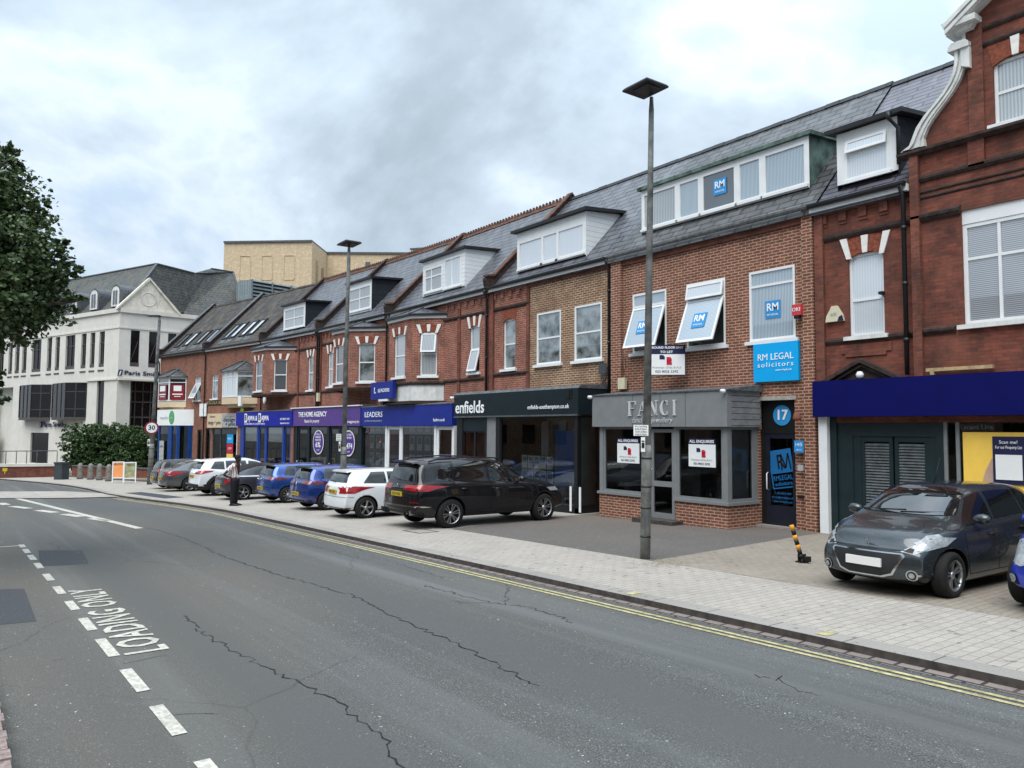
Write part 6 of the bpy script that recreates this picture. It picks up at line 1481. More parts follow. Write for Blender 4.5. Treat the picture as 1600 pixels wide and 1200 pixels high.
# 2 white hatchback
sp = spec(HATCH, L=3.95, top=[(-1.975, .93), (-1.94, 1.0), (-1.88, 1.08), (-1.70, 1.28), (-1.60, 1.355), (-1.5, 1.385), (-1.1, 1.41), (-.5, 1.42), (0, 1.41), (.25, 1.38), (.45, 1.32), (.75, 1.16), (1.02, 1.02), (1.12, .98), (1.4, .93), (1.7, .85), (1.88, .77), (1.94, .70), (1.975, .62)],
    side=[(-1.35, -.62, -1.05, -.62), (-.55, .88, -.55, .40)], seams=[[(-.58, .32), (-.58, .92)], [(.86, .40), (.95, .84)], [(-.58, .30), (.80, .29), (.86, .40)]], handles=(-.36,), wheel=('5', 5, 'alloy'), r=.315, tr=.10,
    extra=[('rear_window', [(-.62, 1.03), (.62, 1.03), (.50, 1.31), (-.50, 1.31)], 'x', -1, 'carglass'), WIND, ('tail_lamp', [(.40, .72), (.80, .73), (.86, .90), (.78, .93), (.44, .84)], 'xx', -1, 'redlens'), ('tail_lamp', [(-1.90, .74), (-1.80, .78), (-1.74, .91), (-1.80, .93), (-1.90, .92)], 'yy', 1, 'redlens'),
        ('rear_diffuser', [(-.74, .22), (.74, .22), (.82, .33), (-.82, .33)], 'x', -1, 'plastic'), ('boot_seam', [(-.80, .62), (.80, .62), (.80, .63), (-.80, .63)], 'x', -1, 'black')])
root, P, bvh, pm = car('parked_hatchback', (-21.02, 11.08), UP, 'small white three-door hatchback parked beside the black SUV', 'car', paints['white'], sp)
plate(root, bvh, -1, .76, 0); spoiler(root, -1.74, 1.36, .55, paints['white'], .14); wiper(root, bvh, -.02, .36, 1.04, 1.06)

def polo(name, x, y, hd, label, paint, lamp, style):
    sp = spec(HATCH, L=4.05, wheel=style, W=1.75, extra=[REARWIN, WIND, ('tail_lamp', [(.38, .86), (.80, .80), (.86, .90), (.84, .99), (.40, .97)] if lamp == 'redlens' else [(.30, .88), (.82, .84), (.86, .97), (.30, .96)], 'xx', -1, lamp), ('tail_lamp', [(-1.92, .84), (-1.82, .87), (-1.74, .98), (-1.80, 1.0), (-1.92, .98)], 'yy', 1, lamp),
        ('rear_diffuser', [(-.74, .22), (.74, .22), (.82, .36), (-.82, .36)], 'x', -1, 'plastic'), ('boot_seam', [(-.80, .60), (.80, .60), (.80, .61), (-.80, .61)], 'x', -1, 'black'), ('reflector', [(.55, .42), (.82, .43), (.82, .455), (.55, .445)], 'xx', -1, 'darkred')])
    root, P, bvh, pm = car(name, (x, y), hd, label, 'car', paint, sp)
    plate(root, bvh, -1, .54, 0); spoiler(root, -1.86, 1.405, .56, M['black'], .16); wiper(root, bvh, -.02, .36, 1.03, 1.05); antenna(root, -1.35, 1.42)
    b = MB(); b.rings([[(-1.985, .045*cos(a), .86+.045*sin(a)) for a in [2*pi*k/14 for k in range(14)]], [(-2.0, .04*cos(a), .86+.04*sin(a)) for a in [2*pi*k/14 for k in range(14)]]], 0); b.build('badge', M['chrome'], root)
polo('parked_hatchback', -24.38, 11.32, UP+radians(1), 'blue hatchback with silver wheels parked next to the white three-door hatchback', paints['blue2'], 'darkred', ('T', 7, 'alloy'))
polo('parked_hatchback', -28.33, 11.5, UP+radians(1), 'lighter blue five-door hatchback with many-spoked dark wheels, parked right of the soft-top car', paints['blue'], 'darkred', ('10', 10, 'alloy'))

# soft-top car
sp = spec(HATCH, L=3.75, W=1.7, r=.30, top=[(-1.875, .88), (-1.84, .93), (-1.74, .965), (-1.5, 1.0), (-1.35, 1.04), (-1.15, 1.16), (-.9, 1.29), (-.6, 1.37), (-.2, 1.41), (.15, 1.40), (.4, 1.31), (.7, 1.14), (.92, 1.0), (1.05, .96), (1.4, .90), (1.65, .82), (1.8, .72), (1.875, .6)],
    belt=[(-1.875, .84), (-1.7, .92), (-1.2, .93), (0, .91), (.9, .89), (1.4, .82), (1.875, .56)], fx=1.15, rx=-1.15, side=[(-.72, -.08, -.62, -.10), (0.0, .80, 0, .42)], seams=[[(-.35, .32), (-.35, .9)], [(.80, .40), (.86, .84)]], handles=(-.15,), wheel=('5', 5, 'alloy'),
    extra=[('soft_top', [(-1.28, -.55), (-.9, -.60), (.38, -.55), (.42, 0), (.38, .55), (-.9, .60), (-1.28, .55)], 'z', 1, 'softtop'), ('rear_window', [(-.34, 1.12), (.34, 1.12), (.30, 1.27), (-.30, 1.27)], 'x', -1, 'carglass'), ('windscreen', [(-.62, 1.02), (.62, 1.02), (.5, 1.34), (-.5, 1.34)], 'x', 1, 'carglass'),
        ('tail_lamp', [(.55, .66), (.74, .66), (.76, .84), (.56, .84)], 'xx', -1, 'redlens'), ('body_line', [(-1.55, .915), (1.0, .90), (1.0, .935), (-1.55, .945)], 'yy', 1, 'chrome'), ('rear_diffuser', [(-.7, .22), (.7, .22), (.76, .38), (-.76, .38)], 'x', -1, 'plastic')])
root, P, bvh, pm = car('parked_convertible', (-31.0, 10.6), UP+radians(1), 'charcoal car with a black fabric soft top and bright waistline, directly behind the standing person', 'car', paints['navy'], sp)
plate(root, bvh, -1, .55)

# white crossover
sp = dict(L=4.38, W=1.82, r=.345, tw=.22, fx=1.36, rx=-1.28, zb=.24, rw=.71, rin=[(.2, .10), (.35, .02), (.5, .0), (.58, .0), (.70, .05), (1.0, .04), (1.1, .07)], tr=.10, clad=1.0, bb=.12,
    top=[(-2.19, .98), (-2.15, 1.06), (-2.05, 1.20), (-1.88, 1.40), (-1.8, 1.49), (-1.7, 1.525), (-1.3, 1.57), (-.6, 1.595), (0, 1.585), (.3, 1.54), (.55, 1.45), (.85, 1.28), (1.08, 1.13), (1.2, 1.08), (1.6, 1.01), (1.95, .93), (2.1, .82), (2.16, .74), (2.19, .66)],
    belt=[(-2.19, .93), (-2.05, 1.04), (-1.7, 1.10), (-1.0, 1.05), (0, 1.0), (1.0, .97), (1.5, .92), (1.95, .8), (2.19, .6)],
    side=[(-1.62, -1.05, -1.42, -1.05, .12, .76), (-.98, -.10, -.98, -.12, .10, .8), (-.02, .95, -.02, .42, .10, .8)], seams=[[(-1.0, .5), (-1.0, 1.0)], [(-.06, .35), (-.06, .98)], [(.9, .5), (.98, .9)]], handles=(-.8, .15), wheel=('5', 5, 'alloy'),
    extra=[('rear_window', [(-.62, 1.14), (.62, 1.14), (.52, 1.44), (-.52, 1.44)], 'x', -1, 'carglass'), ('windscreen', [(-.66, 1.14), (.66, 1.14), (.54, 1.52), (-.54, 1.52)], 'x', 1, 'carglass'),
        ('tail_lamp', [(.36, .95), (.80, .93), (.87, 1.07), (.80, 1.09), (.38, 1.0)], 'xx', -1, 'redlens'), ('tail_lamp', [(-2.08, .95), (-1.86, 1.0), (-1.70, 1.08), (-1.85, 1.10), (-2.08, 1.07)], 'yy', 1, 'redlens'), ('rear_cladding', [(-.82, .30), (.82, .30), (.86, .52), (-.86, .52)], 'x', -1, 'plastic')])
root, P, bvh, pm = car('parked_crossover', (-34.28, 10.72), UP+radians(1), 'white crossover with black lower cladding beside the grey saloon', 'car', paints['white'], sp)
plate(root, bvh, -1, .83); spoiler(root, -1.98, 1.50, .58, M['white'], .18); wiper(root, bvh, -.02, .36, 1.15, 1.17); antenna(root, -1.3, 1.57, .1)
# grey saloon-backed hatch
sp = dict(L=4.83, W=1.86, r=.335, tw=.22, fx=1.42, rx=-1.32, zb=.2, rw=.68, tr=.12, bb=.16,
    top=[(-2.41, .95), (-2.38, .99), (-2.2, 1.03), (-1.95, 1.10), (-1.5, 1.28), (-1.1, 1.40), (-.7, 1.46), (-.2, 1.49), (.15, 1.48), (.5, 1.38), (.85, 1.2), (1.15, 1.03), (1.3, .99), (1.7, .93), (2.1, .84), (2.3, .75), (2.41, .6)],
    belt=[(-2.41, .90), (-2.2, .97), (-1.6, 1.0), (-.8, .97), (0, .94), (1.0, .92), (1.6, .86), (2.1, .76), (2.41, .55)],
    side=[(-1.42, -1.08, -1.2, -1.04, .12, .75), (-.98, -.14, -.95, -.16, .10, .8), (-.06, 1.0, -.06, .40, .10, .8)], seams=[[(-1.0, .5), (-1.0, .95)], [(-.1, .3), (-.1, .92)], [(.95, .4), (1.02, .86)]], handles=(-.8, .15), wheel=('5', 5, 'alloy'),
    extra=[('rear_window', [(-.56, 1.10), (.56, 1.10), (.48, 1.38), (-.48, 1.38)], 'x', -1, 'carglass'), ('windscreen', [(-.66, 1.05), (.66, 1.05), (.54, 1.42), (-.54, 1.42)], 'x', 1, 'carglass'), ('tail_lamp', [(.40, .80), (.84, .76), (.90, .92), (.8, .95), (.42, .90)], 'xx', -1, 'redlens'), ('tail_lamp', [(-2.3, .78), (-2.0, .86), (-1.85, .95), (-2.05, .97), (-2.3, .93)], 'yy', 1, 'redlens')])
root, P, bvh, pm = car('parked_saloon', (-38.65, 10.65), UP+radians(2), 'grey sloping-backed saloon car between the white crossover and the black hatchback', 'car', paints['grey2'], sp); plate(root, bvh, -1, .62)
sp = spec(HATCH, extra=[REARWIN, WIND, ('tail_lamp', [(.50, .86), (.80, .80), (.86, .90), (.84, .99), (.5, .97)], 'xx', -1, 'redlens'), ('tail_lamp', [(-1.90, .84), (-1.74, .88), (-1.62, .99), (-1.76, 1.0), (-1.90, .98)], 'yy', 1, 'redlens')])
root, P, bvh, pm = car('parked_hatchback', (-41.3, 10.45), UP+radians(2), 'black hatchback beside the speed limit post at the far end of the row', 'car', paints['black'], sp); plate(root, bvh, -1, .54)

# 9 dark grey hatchback facing us
sp = spec(HATCH, L=3.96, W=1.74, r=.31, tf=.17, bf=.24, tr=.1, rw=.70, zb=.145,
    top=[(-1.98, .90), (-1.94, .99), (-1.86, 1.1), (-1.72, 1.30), (-1.62, 1.38), (-1.5, 1.415), (-1.1, 1.45), (-.5, 1.465), (0, 1.455), (.2, 1.435), (.42, 1.37), (.72, 1.21), (1.02, 1.05), (1.12, 1.01), (1.4, .95), (1.65, .875), (1.82, .80), (1.92, .72), (1.98, .64)],
    belt=[(-1.98, .88), (-1.8, .98), (-1.4, 1.0), (-.8, .97), (0, .935), (.9, .90), (1.3, .87), (1.65, .78), (1.98, .58)],
    fin=[(.15, .10), (.28, .02), (.40, .0), (.55, .02), (.62, .05), (.72, .10), (.85, .14)], wheel=('Y', 5, 'alloy'), hm=M['black'],
    extra=[('rear_window', [(-.58, 1.06), (.58, 1.06), (.5, 1.33), (-.5, 1.33)], 'x', -1, 'carglass'), ('windscreen', [(-.67, 1.065), (-.3, 1.05), (.3, 1.05), (.67, 1.065), (.53, 1.385), (.25, 1.405), (-.25, 1.405), (-.53, 1.385)], 'x', 1, 'carglass'),
        ('grille_surround', [(-.52, .57), (-.49, .605), (.49, .605), (.52, .57), (.38, .315), (.24, .27), (-.24, .27), (-.38, .315)], 'x', 1, 'chrome'),
        ('lower_intake', [(-.64, .175), (.64, .175), (.58, .245), (-.58, .245)], 'x', 1, 'plastic'), ('bonnet_seam', [(-.52, .635), (.52, .635), (.52, .645), (-.52, .645)], 'x', 1, 'black'),
        ('headlamp', [(.46, .625), (.62, .60), (.80, .70), (.835, .80), (.75, .82), (.56, .70)], 'xx', 1, 'clear'), ('headlamp', [(1.35, .80), (1.55, .70), (1.70, .66), (1.72, .74), (1.55, .83), (1.40, .85)], 'yy', 1, 'clear'),
        ('tail_lamp', [(.5, .8), (.8, .8), (.84, .97), (.5, .95)], 'xx', -1, 'redlens')])
root, P, bvh, pm = car('parked_hatchback', (-5.62, 12.18), DN-radians(2), 'dark grey hatchback with a blank white number plate, facing the road', 'car', paints['grey'], sp)
P('grille', [(-.485, .562), (-.465, .588), (.465, .588), (.485, .562), (.355, .335), (.225, .292), (-.225, .292), (-.355, .335)], 'x', 1, M['plastic'], .013)
for s in (1, -1):
    ci = lambda r_, y_, z_: [(y_+r_*cos(2*pi*k/18), z_+r_*sin(2*pi*k/18)) for k in range(18)]
    P('fog_lamp', ci(.068, s*.60, .335), 'x', 1, M['chrome'], .010, root, .03); P('fog_lamp_bezel', ci(.052, s*.60, .335), 'x', 1, M['plastic'], .014, root, .03); P('fog_lamp_lens', ci(.034, s*.60, .335), 'x', 1, M['clear'], .018, root, .03)
    P('fog_lamp_trim', [(s*.66, .325), (s*.78, .345), (s*.78, .355), (s*.66, .35)], 'x', 1, M['chrome'], .012)
    P('headlamp_reflector', ci(.045, s*.66, .685), 'x', 1, M['chrome'], .013, root, .03); P('headlamp_shade', [(s*.50, .632), (s*.60, .615), (s*.60, .66), (s*.55, .675)], 'x', 1, M['plastic'], .012, root, .03)
plate(root, bvh, 1, .46, 0, True, .50, True)
wiper(root, bvh, -.6, .05, 1.07, 1.10, 1); wiper(root, bvh, .0, .6, 1.07, 1.10, 1); antenna(root, .05, 1.45, .42)
mb = MB(); bz = .69; bh_ = bvh.ray_cast(Vector((5, 0, bz)), Vector((-1, 0, 0)))[0]
for (a, b) in (((-.05, -.055), (.0, .02)), ((.0, .02), (.05, .065)), ((.0, .02), (-.045, .06)), ((0, .0), (.05, -.05)), ((-.045, .06), (-.01, .075)), ((.0, .02), (-.02, -.05))):
    mb.bar((bh_.x+.016-a[1]*1.1*-1*0, a[0], bz+a[1]), (bh_.x+.016, b[0], bz+b[1]), .014, .012)
mb.build('badge', M['chrome'], root)
# 10 blue car at the right edge
sp = spec(HATCH, L=4.05, W=1.76, tf=.2, bf=.30, r=.32, fin=[(.15, .12), (.28, .03), (.42, .0), (.60, .02), (.72, .08), (.85, .16)],
    extra=[REARWIN, WIND, ('headlamp', [(.44, .60), (.56, .56), (.72, .60), (.83, .74), (.80, .84), (.66, .80), (.50, .70)], 'xx', 1, 'clear'), ('headlamp', [(1.35, .72), (1.6, .62), (1.72, .66), (1.66, .80), (1.45, .84)], 'yy', 1, 'clear'), ('grille', [(-.46, .58), (.46, .58), (.40, .72), (-.40, .72)], 'x', 1, 'plastic'),
        ('grille_bar', [(-.44, .60), (.44, .60), (.43, .63), (-.43, .63)], 'x', 1, 'chrome'), ('lower_grille', [(-.55, .24), (.55, .24), (.45, .40), (-.45, .40)], 'x', 1, 'plastic'), ('fog_lamp_surround', [(.58, .34), (.76, .34), (.78, .48), (.62, .46)], 'xx', 1, 'black'), ('fog_lamp_trim', [(.52, .27), (.78, .29), (.80, .32), (.55, .31)], 'xx', 1, 'chrome')])
root, P, bvh, pm = car('parked_hatchback', (-3.25, 12.35), DN-radians(2), 'vivid blue car with a round fog lamp parked beside the dark grey hatchback', 'car', paints['rblue'], sp); plate(root, bvh, 1, .5, 0, True)
for s in (1, -1): P('fog_lamp', ci(.05, s*.66, .41), 'x', 1, M['clear'], .014, root, .03)
# ------------------------------------------------------------ street furniture, far buildings, trees, the person
def ray(px, py): return fwv + R2*((px-800)/1202) - U2*((py-600)/1202)
def atz(px, py, z):
    d = ray(px, py); t = (z-CAMZ)/d.z; return Vector((d.x*t, d.y*t, z))
def atd(px, py, hd):
    """point on the line of sight at horizontal depth hd"""
    d = ray(px, py); t = hd/(d.x*hv.x+d.y*hv.y); return Vector((d.x*t, d.y*t, CAMZ+d.z*t))
def lamp_post(base, top, hw, hd_, rot, label, r0=.095, r1=.05, arm=0):
    b = Vector(base); t = Vector(top); root = empty('street_lamp', b); tag(root, label, 'street lamp', 'street lamps along the pavement')
    H = t-b; L = H.length; mb = MB()
    def at(f): return H*f
    mb.tube([at(0), at(.21), at(.225), at(.24)], [r0, r0*.98, r0*.98, r0*.80], 12); mb.tube([at(.24), at(.97), at(.985), at(1)], [r0*.80, r1, r1*.8, r1*.7], 12)
    mb.build('pole', plain('weathered_galvanised_steel', (.27, .275, .265), .7, .35, 3, dirt=.6), root)
    cm = MB()
    for f in (.045, .105, .15, .21): cm.tube([at(f), at(f+.0035)], r0+.004, 12)
    cm.build('collar', M['dark'], root)
    dm = MB(); hd = -fwv; hd.z = 0; hd.normalize(); s = Vector((-hd.y, hd.x, 0)); p0 = at(.05)+hd*(r0*.96)
    dm.face([p0-s*.04, p0+s*.04, p0+s*.04+Vector((0, 0, .45)), p0-s*.04+Vector((0, 0, .45))]); dm.build('access_door', M['galv'], root)
    lm = MB(Matrix.Translation(H) @ Matrix.Rotation(rot, 4, 'Z')); lm.rings([[(-hw, -hd_, .02), (hw, -hd_, .02), (hw, hd_, .02), (-hw, hd_, .02)], [(-hw, -hd_, .05), (hw, -hd_, .05), (hw, hd_, .05), (-hw, hd_, .05)], [(-hw*.9, -hd_*.9, .085), (hw*.9, -hd_*.9, .085), (hw*.9, hd_*.9, .085), (-hw*.9, hd_*.9, .085)]], 0, True, True, False)
    hd_o = lm.build('lamp_head', M['black'], root)
    gm = MB(lm.T); gm.box(-hw*.7, hw*.5, -hd_*.6, hd_*.6, .010, .02); gm.build('lens', M['dark'], hd_o)
    return root
A = gp(1008, 873); base = (A[0], A[1], gz(A[0])); dep = base[0]*hv.x+base[1]*hv.y
top = atd(1018, 152, dep); q = [atz(x, y, top.z+.03) for x, y in ((976, 141), (1017, 120), (1041, 138), (1000, 158))]
ctr = sum(q, Vector())/4; ax = (q[0]-q[1]); rot = atan2(ax.y, ax.x)
root = lamp_post(base, top, ax.length/2*.95, (q[1]-q[2]).length/2*.95, rot, 'tall grey lamp post with a flat square head before the grey bay shop')
hd = [o for o in root.children if o.name.startswith('lamp_head')][0]; dlt = ctr-top; hd.location = (dlt.x, dlt.y, 0)
def post_sign(root_pt, dep, x0, x1, y0, y1, lines, label, pts=None):
    a = atd(x0, y0, dep-.13); b = atd(x1, y1, dep-.13); c = (a+b)/2; w = (Vector((a.x-b.x, a.y-b.y))).length; hh = a.z-b.z
    mb = MB(); mb.box(-w/2, w/2, -.012, .0, -hh/2, hh/2); mb.box(-w*.12, w*.12, 0, .04, -hh*.3, hh*.3, 1); o = mb.build('parking_sign', [M['signw'], M['galv']], None, c, YAW+pi/2-pi/2)
    d = Vector((-c.x, -c.y, 0)).normalized(); o.rotation_euler = (0, 0, atan2(d.y, d.x)+pi/2); tag(o, label, 'sign')
    for k, t in enumerate(lines): lettering(t, hh*.8/len(lines), M['black'], o, LT(0, -.018, hh*(.5-(k+.5)/len(lines))), .001, width=w*.8)
    return o
post_sign(None, dep, 990, 1013, 664, 681, ('No loading', '8.00-9.30am', '12.00-2.00pm', '4.30-6.30pm'), 'small white plate of loading times on the lamp post in front of the grey shop')
post_sign(None, dep, 1001.5, 1008, 683, 706, ('i',), 'narrow white tag below the loading times plate on the same lamp post')
b2 = Vector((-22.65, 10.2, gz(-22.65))); dep2 = b2.x*hv.x+b2.y*hv.y
t2 = atd(545.5, 383, dep2); px = atd(536, 735, dep2); b2 = Vector((px.x, px.y, gz(px.x)))
q = [atz(x, y, t2.z+.03) for x, y in ((522, 374.5), (536, 368), (552, 374), (541, 381))]
ctr = sum(q, Vector())/4; ax = (q[0]-q[1]); root = lamp_post(b2, t2, .36, .27, rot, 'grey lamp post with a flat head standing among the parked cars', .10, .055)
post_sign(None, dep2, 525.5, 533, 678, 689, ('No loading', '8.00-9.30am', '4.30-6.30pm'), 'small white plate on the lamp post among the parked cars'); post_sign(None, dep2, 529.5, 532, 690, 705, ('i',), 'narrow white tag on the lamp post among the parked cars')
A = gp(233.5, 757); dep1 = A[0]*hv.x+A[1]*hv.y; t1 = atd(249.5, 495, dep1)
root = lamp_post((A[0], A[1], gz(A[0])), t1, .34, .16, atan2(rv.y, rv.x), 'farthest grey lamp post with a short flat head, carrying the round speed limit sign', .14, .08)
hd = [o for o in root.children if o.name.startswith('lamp_head')][0]; hd.location = (-rv.x*.28, -rv.y*.28, 0)
c = atd(237, 668.5, dep1-.2); mb = MB(); R_ = 10.2/1202*dep1
mb.prism([(R_*cos(2*pi*k/32), R_*sin(2*pi*k/32)) for k in range(32)], -.02, .0); mb.prism([(R_*.76*cos(2*pi*k/32), R_*.76*sin(2*pi*k/32)) for k in range(32)], -.026, -.021, 1)
o = mb.build('speed_limit_sign', [plain('sign_border_red', (.22, .015, .03), .5, .05), M['signw']], None, c, YAW-pi/2+pi-radians(0)); d = Vector((-c.x, -c.y, 0)).normalized(); o.rotation_euler = (0, 0, atan2(d.y, d.x)+pi/2)
tag(o, 'round 30 speed limit sign with a dark red border on the farthest lamp post', 'road sign'); lettering('30', R_*.95, M['black'], o, LT(0, -.03, 0), .001, .008, sx=1.05)
post_sign(None, dep1, 231, 234, 686, 697, ('i',), 'tiny white tag on the farthest lamp post')
# striped post by the dark grey car
x, y = gp(1253, 879); root = empty('parking_post', (x, y, gz(x))); tag(root, 'short leaning yellow and black striped parking post beside the dark grey car', 'bollard')
lean = (rv*-.17); mb = MB(); nseg = 7
for k in range(nseg):
    a, b = k/nseg, (k+1)/nseg; f = lambda t: Vector((lean.x*t, lean.y*t, .06+.58*t)); s = MB(); mb.tube([f(a), f(b)], .038, 12, m=(0 if k in (6, 4, 2) else 1), cap=True)
mb.build('post', [plain('amber_reflective', (.75, .33, .03), .5, .15), M['black']], root)
mb = MB(); mb.box(-.09, .09, -.06, .06, 0, .02); mb.box(-.05, -.035, -.05, .05, .02, .15); mb.box(.035, .05, -.05, .05, .02, .15); mb.tube([(-.06, 0, .1), (.12, 0, .1)], .012, 6); mb.box(.10, .16, -.03, .03, .03, .12); mb.build('hinge_base', M['black'], root)
# drifts of dry leaves by the lamp post
random.seed(5); mb = MB()
for k in range(260):
    px_, py_ = random.gauss(1035, 22), random.gauss(881, 4); x, y = gp(px_, py_); s = random.uniform(.008, .022); a = random.uniform(0, 6.3); z = gz(x)+.012+random.uniform(0, .012)
    mb.face([(x+s*cos(a), y+s*sin(a), z), (x+s*.5*cos(a+1.6), y+s*.5*sin(a+1.6), z+.004), (x-s*cos(a), y-s*sin(a), z), (x+s*.5*cos(a-1.6), y+s*.5*sin(a-1.6), z+.002)])
for cx_, cy_, n_ in ((1025, 822, 12), (1053, 823, 14), (1050, 868, 10), (700, 905, 3)):
    for k in range(n_):
        x, y = gp(random.gauss(cx_, 12), random.gauss(cy_, 2)); s = random.uniform(.01, .03); z = gz(x)+.012
        mb.face([(x-s, y, z), (x, y-s*.6, z), (x+s, y, z), (x, y+s*.5, z)])
tag(mb.build('dry_leaf_litter', plain('dry_leaves', (.40, .29, .16), .9, .4, 20)), 'pale dry leaves and litter scattered round the foot of the nearest lamp post', 'litter', None, 'stuff')

# ---- foliage
def leaf_cloud(blobs, n, size, seed, shell=.55, droop=.0, squash=1.0):
    random.seed(seed); mb = MB(); V = mb.v; Fs = mb.f
    tot = sum(b[1]**2 for b in blobs)
    for c, R, *sc_ in blobs:
        sq = sc_[0] if sc_ else (1, 1, 1); m = int(n*R*R/tot); ncl = max(6, int(m/38))
        for q in range(ncl):
            while True:
                d = Vector((random.gauss(0, 1), random.gauss(0, 1), random.gauss(0, 1)))
                if d.length > .1: break
            d.normalize(); rr = R*(shell+(1-shell)*random.random()**.6)*random.uniform(.86, 1.10)
            cc = c+Vector((d.x*rr*sq[0], d.y*rr*sq[1], d.z*rr*sq[2])); cr = random.uniform(.14, .34)*min(1.3, R)
            tw = Vector((d.x+random.gauss(0, .4), d.y+random.gauss(0, .4), d.z*.6-droop+random.gauss(0, .3))).normalized()
            for k in range(38):
                t = random.uniform(-1, 1); p = cc+tw*cr*t*1.3+Vector((random.gauss(0, 1), random.gauss(0, 1), random.gauss(0, .7)))*cr*.36
                a = Vector((random.gauss(0, 1), random.gauss(0, 1), random.gauss(0, .5)-.3)).normalized(); s = size*random.uniform(.55, 1.25)
                b = a.cross(Vector((random.gauss(0, 1), random.gauss(0, 1), random.gauss(0, 1)))).normalized()*s*.36; a = a*s*.55
                i = len(V); V.extend([tuple(p-a), tuple(p+b), tuple(p+a), tuple(p-b)]); Fs.append([i, i+1, i+2, i+3]); mb.m.append(0); mb.sm.append(False)
    return mb
M['leafA'] = leafm('lime_tree_leaf', (.022, .044, .017), (.085, .13, .045)); M['leafH'] = leafm('hedge_leaf', (.022, .050, .016), (.075, .135, .042)); M['bark'] = plain('tree_bark', (.09, .075, .06), .95, .35, 6, bump=.6)
tr = empty('street_tree', (-17.2, -1.35, gz(-17)+.03)); tag(tr, 'leafy street tree with a dense dark green crown on the near pavement', 'tree')
bl = []
for px_, py_, dp, R in ((-70, 285, 13.6, 1.05), (-25, 310, 13.2, .80), (-60, 400, 13.4, 1.25), (25, 390, 12.9, .70), (72, 415, 13.0, .45), (-10, 450, 12.6, .85), (65, 462, 13.3, .52), (-90, 470, 13.3, 1.1), (-15, 490, 12.8, .55), (40, 497, 13.4, .40), (14, 250, 13.5, .26), (36, 330, 13.2, .36), (108, 428, 13.3, .22), (118, 470, 13.0, .18), (96, 385, 13.1, .18), (62, 322, 13.3, .16), (-190, 390, 13.8, 1.6), (-220, 470, 13.0, 1.2), (0, 622, 12.6, .12), (-14, 590, 12.6, .2), (-150, 290, 14.5, 1.4)):
    bl.append((atd(px_, py_, dp)-tr.location, R))
leaf_cloud(bl, 90000, .088, 21, .35, .25).build('crown', M['leafA'], tr)
mb = MB(); c0 = Vector((0, 0, -.1)); mb.tube([c0, (0, .02, 1.0), (.1, .05, 2.2), (.15, .1, 3.4), (.2, .25, 5.0), (.2, .3, 6.3)], [.22, .17, .15, .13, .08, .03], 10)
mb.build('trunk', M['bark'], tr)
for c, R in bl[:14]:
    mb = MB(); h0 = max(2.2, min(c.z-1.0, 4.6)); p0 = Vector((.12, .08, h0)); mb.tube([p0, (p0+c)/2+Vector((0, 0, .25)), c, c+(c-p0).normalized()*R*.5], [.07, .05, .028, .01], 6); mb.build('branch', M['bark'], tr)
# the other side of the road, behind the camera: seen in the glass and paintwork
for tx, ty, rz_ in ((-31, -4.6, 1.1), (7.5, -5.5, 2.4), (-13, -9.0, 4.0)):
    t2_ = tr.copy(); COL.objects.link(t2_); t2_.location = (tx, ty, gz(tx)); t2_.rotation_euler = (0, 0, rz_); t2_['label'] = {-31: 'leafy street tree on the near pavement farther down the street', 7.5: 'leafy street tree on the near pavement up the street behind the viewer', -13: 'leafy street tree close to the brick block across the road'}[tx]; t2_['group'] = 'trees along the near side of the road'
    for ch in tr.children: c_ = ch.copy(); COL.objects.link(c_); c_.parent = t2_
OB = House('brick_block', 'two-storey brown brick block with white windows on the near side of the road', 'building', (30, -11), 180, 100, -.3)
mb = MB(); ops = [(3+k*4.2, 4.9+k*4.2, z_, z_+1.7) for k in range(23) for z_ in (.9, 4.2)]; wall(mb, 0, 100, -2.6, 7.2, ops, .2); OB.part('wall', mb, M['brickB'])
mb = MB()
for a_, b_, c_, d_ in ops: mb.face([(a_, .15, c_), (b_, .15, c_), (b_, .15, d_), (a_, .15, d_)])
OB.part('glazing', mb, M['paneK']) if False else mb.build('window_glass', M['paneK'], OB.root, off=(0, 0, OB.base))
mb = MB(); mb.face([(0, -.3, 7.1), (100, -.3, 7.1), (100, 4.5, 10), (0, 4.5, 10)]); mb.face([(0, 9.3, 7.1), (0, 4.5, 10), (100, 4.5, 10), (100, 9.3, 7.1)]); OB.part('roof', mb, M['tileC'])
# hedge
HL, HR = Vector((-69.0, 7.4, gz(-69)+.25)), Vector((-60.2, 12.6, gz(-60.2)+.1)); u = (HR-HL); u.z = 0; Lh = u.length; u.normalize(); nb = Vector((-u.y, u.x, 0))
bl = []; random.seed(8)
for k in range(12):
    for j in range(4):
        for m_ in (0, 1): bl.append((u*(Lh*(k+.5)/12)+nb*(.5+m_*1.0)+Vector((0, 0, .55+j*.82+random.uniform(-.05, .05)-(.35 if j == 3 and k > 8 else 0))), .62*random.uniform(.9, 1.15)))
o = leaf_cloud(bl, 56000, .15, 9, .6).build('hedge', M['leafH'], None, HL); tag(o, 'tall clipped dark green hedge in front of the pale stone office building', 'hedge')
cm = MB(Matrix.Rotation(atan2(u.y, u.x), 4, 'Z')); cm.box(.4, Lh-.4, .75, 1.5, 0, 2.7); cm.build('hedge_core', plain('hedge_inside', (.012, .018, .009), .95, .3, 5), o)  # solid dark core box added inside the leaves, in place of branches

